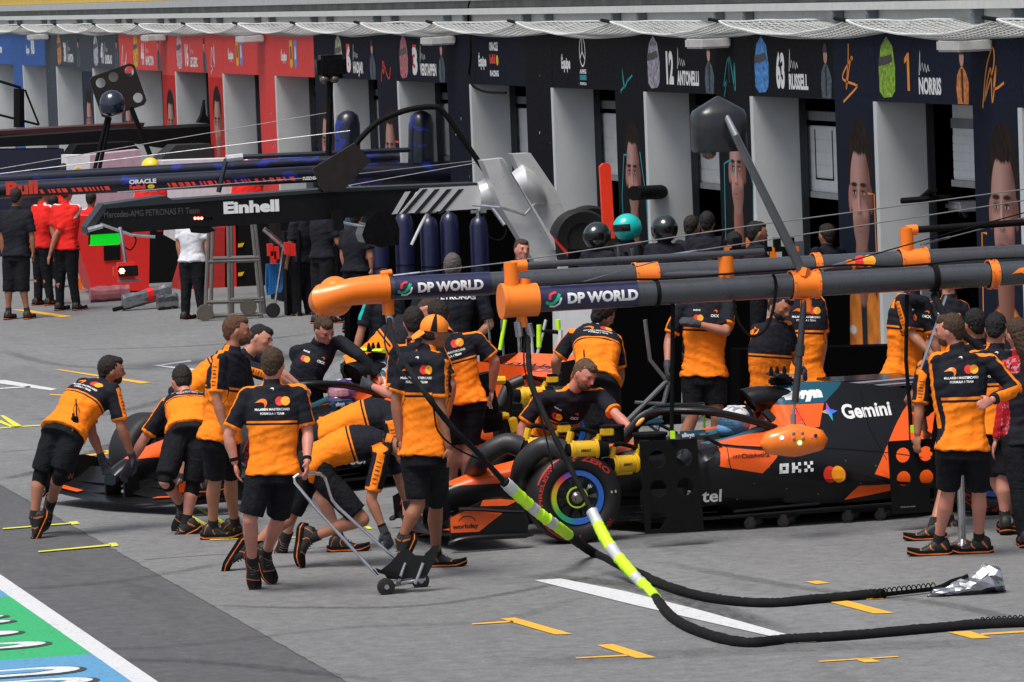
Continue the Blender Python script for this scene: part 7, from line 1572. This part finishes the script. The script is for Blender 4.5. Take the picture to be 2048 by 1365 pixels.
blk('black tool cabinet with two small yellow marks right of the ladder', [(470, 400), (540, 398), (545, 612), (474, 606)], 72, .8); 
for y in (488, 546): d_ = [o for o in bpy.data.objects if o.name.startswith('equipment_case')][-1]; part(d_, slab([(476, y), (488, y - 2), (484, y + 6), (476, y + 7)], 72, -.02, -.004), 'yellow_mark', yellowt, smooth=False)
blk('tall black rack behind the camera carrying crew member', [(560, 410), (700, 400), (705, 620), (566, 628)], 68, .8); blk('black cabinet behind the navy bottles', [(690, 396), (1030, 396), (1030, 640), (695, 655)], 63.5, .5, dark)
blk('black cabinet under the blue awning at the left edge', [(-10, 300), (128, 298), (132, 500), (-10, 520)], 84, .8, M('cabinet_navy', (.01, .014, .035), .5))
for i, x in enumerate((712, 762, 812, 862, 903, 962)):
    d_ = TH('gas_bottle', 'navy gas bottle, number %s from the left in the row under the silver beam' % ('one', 'two', 'three', 'four', 'five', 'six')[i], 'gas bottle', V((yp(x, 560, 61).x, 61, 0)), 'row of navy gas bottles'); c = V((yp(x, 560, 61).x, 61, 0)); ft = yp(x, 425 + (i % 2) * 8, 61).z
    part(d_, MB().lathe([(0, 0), (.115, .0), (.12, .02), (.12, ft - .12), (.09, ft - .04), (.04, ft), (0, ft)], c, 'Z', 18), 'bottle_body', navy_m); part(d_, MB().tube([c + V((0, 0, ft)), c + V((0, 0, ft + .07))], .03, 8).tube([c + V((-.10, 0, ft + .06)), c + V((.10, 0, ft + .06))], .02, 8), 'valve', steel); part(d_, MB().tube([c + V((0, 0, ft * .55)), c + V((0, 0, ft * .55 + .02))], .124, 18), 'strap', matte)
blk('low black equipment wall behind the grey haired crew member', [(980, 560), (1145, 555), (1140, 815), (985, 820)], 49.5, .5, dark); blk('wide black screen between the bending crew member and the gloved man', [(1222, 560), (1365, 556), (1362, 905), (1225, 905)], 46.2, .6, dark)
blk('black screen behind the bearded crew member and the light pod', [(1440, 545), (1500, 545), (1500, 860), (1440, 860)], 46.2, .6, dark); blk('black equipment between the poster pillar and the orange backs', [(1630, 560), (1700, 556), (1700, 800), (1630, 800)], 45.6, .4, dark); blk('black equipment wall behind the helmeted trio', [(1150, 500), (1650, 496), (1650, 660), (1150, 664)], 55, .3, dark)
blk('black equipment left of the gloved man behind the far car', [(700, 560), (1000, 560), (1000, 700), (700, 705)], 58, .3, dark)
blk('dark equipment low behind the near car engine cover', [(1480, 700), (1860, 690), (1860, 900), (1480, 905)], 44.9, .3, dark)
# white tubes and glowing sticks near the far car tail
t9 = TH('lamp_stand', 'pale steel stand with fluorescent yellow tubes behind the near junction', 'stand', gp(1040, 790)); YS = 47.5
for (x0, y0, x1, y1, m, w_) in ((1010, 640, 1000, 700, hiviz, .02), (1078, 650, 1078, 695, hiviz, .025), (1116, 640, 1117, 660, hiviz, .025), (1060, 655, 1072, 780, refl, .018), (1036, 640, 1045, 780, steel, .02), (1092, 640, 1062, 760, refl, .016), (1120, 660, 1122, 770, whitep, .03), (1075, 662, 1120, 665, matte, .02), (976, 640, 990, 790, steel, .012), (1003, 640, 1012, 790, steel, .012)):
    part(t9, MB().tube([yp(x0, y0, YS), yp(x1, y1, YS)], w_, 8), 'yellow_tube' if m is hiviz else 'stand_tube', m)
t10 = TH('white_case', 'white curved case behind the heavy bending crew member', 'case', V((yp(1130, 640, 49.6).x, 49.6, 0))); part(t10, slab([(1120, 600), (1190, 596), (1190, 760), (1122, 765)], 49.2, 0, .3), 'case_body', whitep)
t11 = TH('signal_flag_board', 'tall narrow red orange panel standing left of the turquoise helmet', 'panel', yp(1215, 470, 54)); part(t11, slab([(1200, 334), (1207, 327), (1218, 327), (1222, 334), (1230, 477), (1208, 477)], 54, 0, .06), 'panel_face', M('panel_red_orange', (.95, .045, .015), .4), smooth=False)
for i, (x, y) in enumerate(((1160, 478), (1180, 470))):
    t_ = TH('spare_tyre', 'big knobbly black tyre behind the silver fins, %s one' % ('left', 'right')[i], 'tyre', yp(x, y, 58 + i)); part(t_, MB().lathe([(0, -.12), (.2, -.12), (.2, -.15), (.33, -.17), (.36, -.1), (.36, .1), (.33, .17), (.2, .15)], yp(x, y, 58 + i), n=30), 'tyre_body', rubber)
# ladder trolley
t12 = TH('ladder_trolley', 'rope wrapped metal ladder trolley on small wheels standing in the lane', 'ladder', gp(470, 642)); rope = M('rope_grey', (.14, .135, .125), .8, bump=.8, bs=70); YL = gp(470, 640).y
for (a_, b_, c_, d_, dy) in ((410, 640, 418, 440, 0), (421, 640, 426, 440, .3), (459, 640, 456, 440, 0), (465, 638, 462, 440, .3), (523, 636, 503, 440, 0), (530, 628, 509, 440, .3)): part(t12, MB().tube([yp(a_, b_, YL + dy), yp(c_, d_, YL + dy)], .026, 7), 'upright', rope)
for y, x0, x1 in ((524, 415, 516), (518, 425, 516), (605, 412, 526), (632, 410, 525), (600, 460, 526)): part(t12, MB().tube([yp(x0, y, YL), yp(x1, y - 3, YL)], .028, 7), 'rung', rope)
for x, y in ((410, 632), (497, 620)): part(t12, MB().lathe([(0, -.03), (.11, -.03), (.11, .03), (0, .03)], yp(x, y - 6, YL), n=16), 'wheel', M('dusty_rubber', (.10, .09, .07), .8))
t13 = TH('reel_trolley', 'two wheeled trolley with a blue hose coil and red clamps', 'trolley', gp(548, 638)); YT = gp(548, 636).y
for i in range(9): x = 533 + i * 3.2; part(t13, MB().tube(smooth_path([yp(x, 528, YT), yp(x - 1, 570, YT + .02 * i), yp(x + 3, 592 - i, YT), yp(x + 6, 570, YT), yp(x + 5, 530, YT)], 12), .012, 5), 'blue_hose', M('hose_blue', (.02, .13, .35), .4))
part(t13, MB().tube([yp(528, 458, YT), yp(570, 495, YT)], .035, 8).tube([yp(568, 490, YT), yp(548, 620, YT)], .02, 8), 'chrome_handle', steel); part(t13, MB().lathe([(0, -.03), (.09, -.03), (.1, 0), (.09, .03), (0, .03)], yp(546, 621, YT - .05), n=20), 'wheel', rubber)
for x, y in ((540, 500), (552, 506), (574, 497), (585, 500), (546, 515)): part(t13, MB().box(yp(x, y, YT - .1), (.07, .08, .16)), 'red_clamp', redp)
part(t13, MB().tube([yp(597, 460, YT), yp(600, 642, YT)], .025, 8).box(yp(578, 560, YT + .3), (.12, .2, 1.3)), 'black_post', matte)
# foil wrapped parts on the ground
for i, (x, y, w_, lab, m) in enumerate(((297, 606, .36, 'larger silver and red foil wrapped bundle lying on the lane', foil), (222, 590, .3, 'smaller silver and red foil wrapped bundle behind the larger one', M('pink_foil', (.6, .22, .24), .35, .6, bump=.6, bs=14)), (338, 606, .16, 'short silver foil bundle beside the orange strip', foil))):
    b_ = gp(x, y + 14); t_ = TH('foil_bundle', lab, 'bundle', b_, 'foil wrapped bundles on the lane'); rs = []
    for j in range(9): u = j / 8; rs.append([b_ + V(((u - .5) * 2 * w_, .10 * math.cos(a_) + .2 * u, max(.005, .11 + .11 * math.sin(a_) * (1 + .35 * noise.noise(V((u * 5, a_, i))))) + .12 * u * (i == 0))) for a_ in [2 * math.pi * k_ / 10 for k_ in range(10)]])
    part(t_, MB().rings(rs), 'foil_cover', m, smooth=False)
    if i == 0: part(t_, MB().tube([b_ + V((-.36, 0, .05)), b_ + V((-.5, -.05, .03))], .03, 6), 'black_end', matte); part(t_, MB().rings([[q + V((.0, -.01, .01)) for q in r_] for r_ in rs[4:6]]), 'red_wrap', redp)
t_ = TH('orange_strip', 'orange plastic strip leaning by the foil bundles', 'strip', gp(336, 600)); part(t_, slab([(316, 573), (321, 570), (341, 600), (335, 603)], gp(336, 602).y, 0, .04), 'strip_face', orangep, smooth=False)
for x in (157, 185): t_ = TH('orange_cone', 'small orange wedge behind the red shirts, the %s one' % ('left' if x < 170 else 'right'), 'cone', gp(x, 582), 'orange wedges by the red cabinet'); part(t_, slab([(x - 9, 582), (x + 9, 582), (x + 4, 556), (x - 1, 556)], gp(x, 582).y, 0, .1), 'wedge_face', orangep, smooth=False)
t_ = TH('yellow_coil', 'yellow coiled cord hanging by the white shirted man\'s leg', 'cord', gp(372, 625)); part(t_, MB().tube([yp(372 + 3 * math.cos(i * 1.3), 592 + i * .8, gp(372, 625).y) for i in range(36)], .014, 5), 'cord_coil', M('cord_yellow', (.7, .6, .02), .5))
t_ = TH('power_tool', 'red and yellow power tool held low by the red shirted crew', 'tool', yp(92, 530, 71)); part(t_, MB().tube([yp(74, 535, 71), yp(108, 512, 71)], .06, 8), 'tool_body', redp); part(t_, MB().tube([yp(76, 528, 70.9), yp(104, 512, 70.9)], .03, 6), 'yellow_stripe', hiviz)
for i, (xa, ya, xb, yb) in enumerate(((0, 165, 45, 180), (42, 178, 45, 252), (60, 190, 78, 255), (0, 230, 30, 248))):
    pass
t_ = TH('lattice_arm', 'thin black lattice arm at the left edge in front of the blue garages', 'bracket', yp(20, 200, 92)); part(t_, MB().tube([yp(-10, 160, 92), yp(42, 176, 92)], .03, 6).tube([yp(38, 178, 92), yp(38, 255, 92)], .1, 8).tube([yp(50, 180, 92), yp(78, 250, 92)], .02, 6).tube([yp(-10, 228, 92), yp(78, 250, 92)], .025, 6), 'lattice', matte)
# headset cameras and small electronics among the black crew
t_ = TH('camera_rig', 'cluster of black camera gear with small orange parts among the black crew', 'camera rig', V((yp(1560, 505, 50).x, 50, 0)))
for i in range(16): x = 1455 + i * 9; part(t_, MB().box(yp(x, 498 + 9 * math.sin(i * 2.1), 50), (.07, .06, .05 + .05 * (i % 3))), 'gear_block', matte if i % 5 else orangep)
part(t_, MB().tube([yp(1448, 440, 50), yp(1443, 500, 50)], .012, 6).tube([yp(1448, 462, 50), yp(1447, 468, 50)], .018, 6), 'aerial', matte)
for i in range(9): x = 1195 + i * 14; part(t_, MB().tube([yp(x, 490 + 14 * ((i * 5) % 3) / 2, 50.5), yp(x + 4, 520, 50.5)], .022, 6), 'chrome_fitting', steel if i % 2 else matte)

stand('crew member in black standing in front of the leftmost navy gas bottles', 712, 420, 660, .4, d=60, vox=1.9, hair='dark'); stand('crew member in black with arms lowered right of the two haired heads', 1468, 470, 740, -.4, d=53, vox=1.9, hair='black'); stand('crew member in dark blue standing by the red reel clamps', 603, 405, 640, -.8, d=66.5, vox=1.9, hair='brown')
stand('red shirted crew member half hidden by the large red cabinet', 182, 385, 600, .2, d=76, vox=1.9, shirt='red', group=RC, hair='dark'); stand('crew member in black behind the two red shirts at the left', 106, 392, 606, -.2, d=75, vox=1.9, hair='black')
flush()
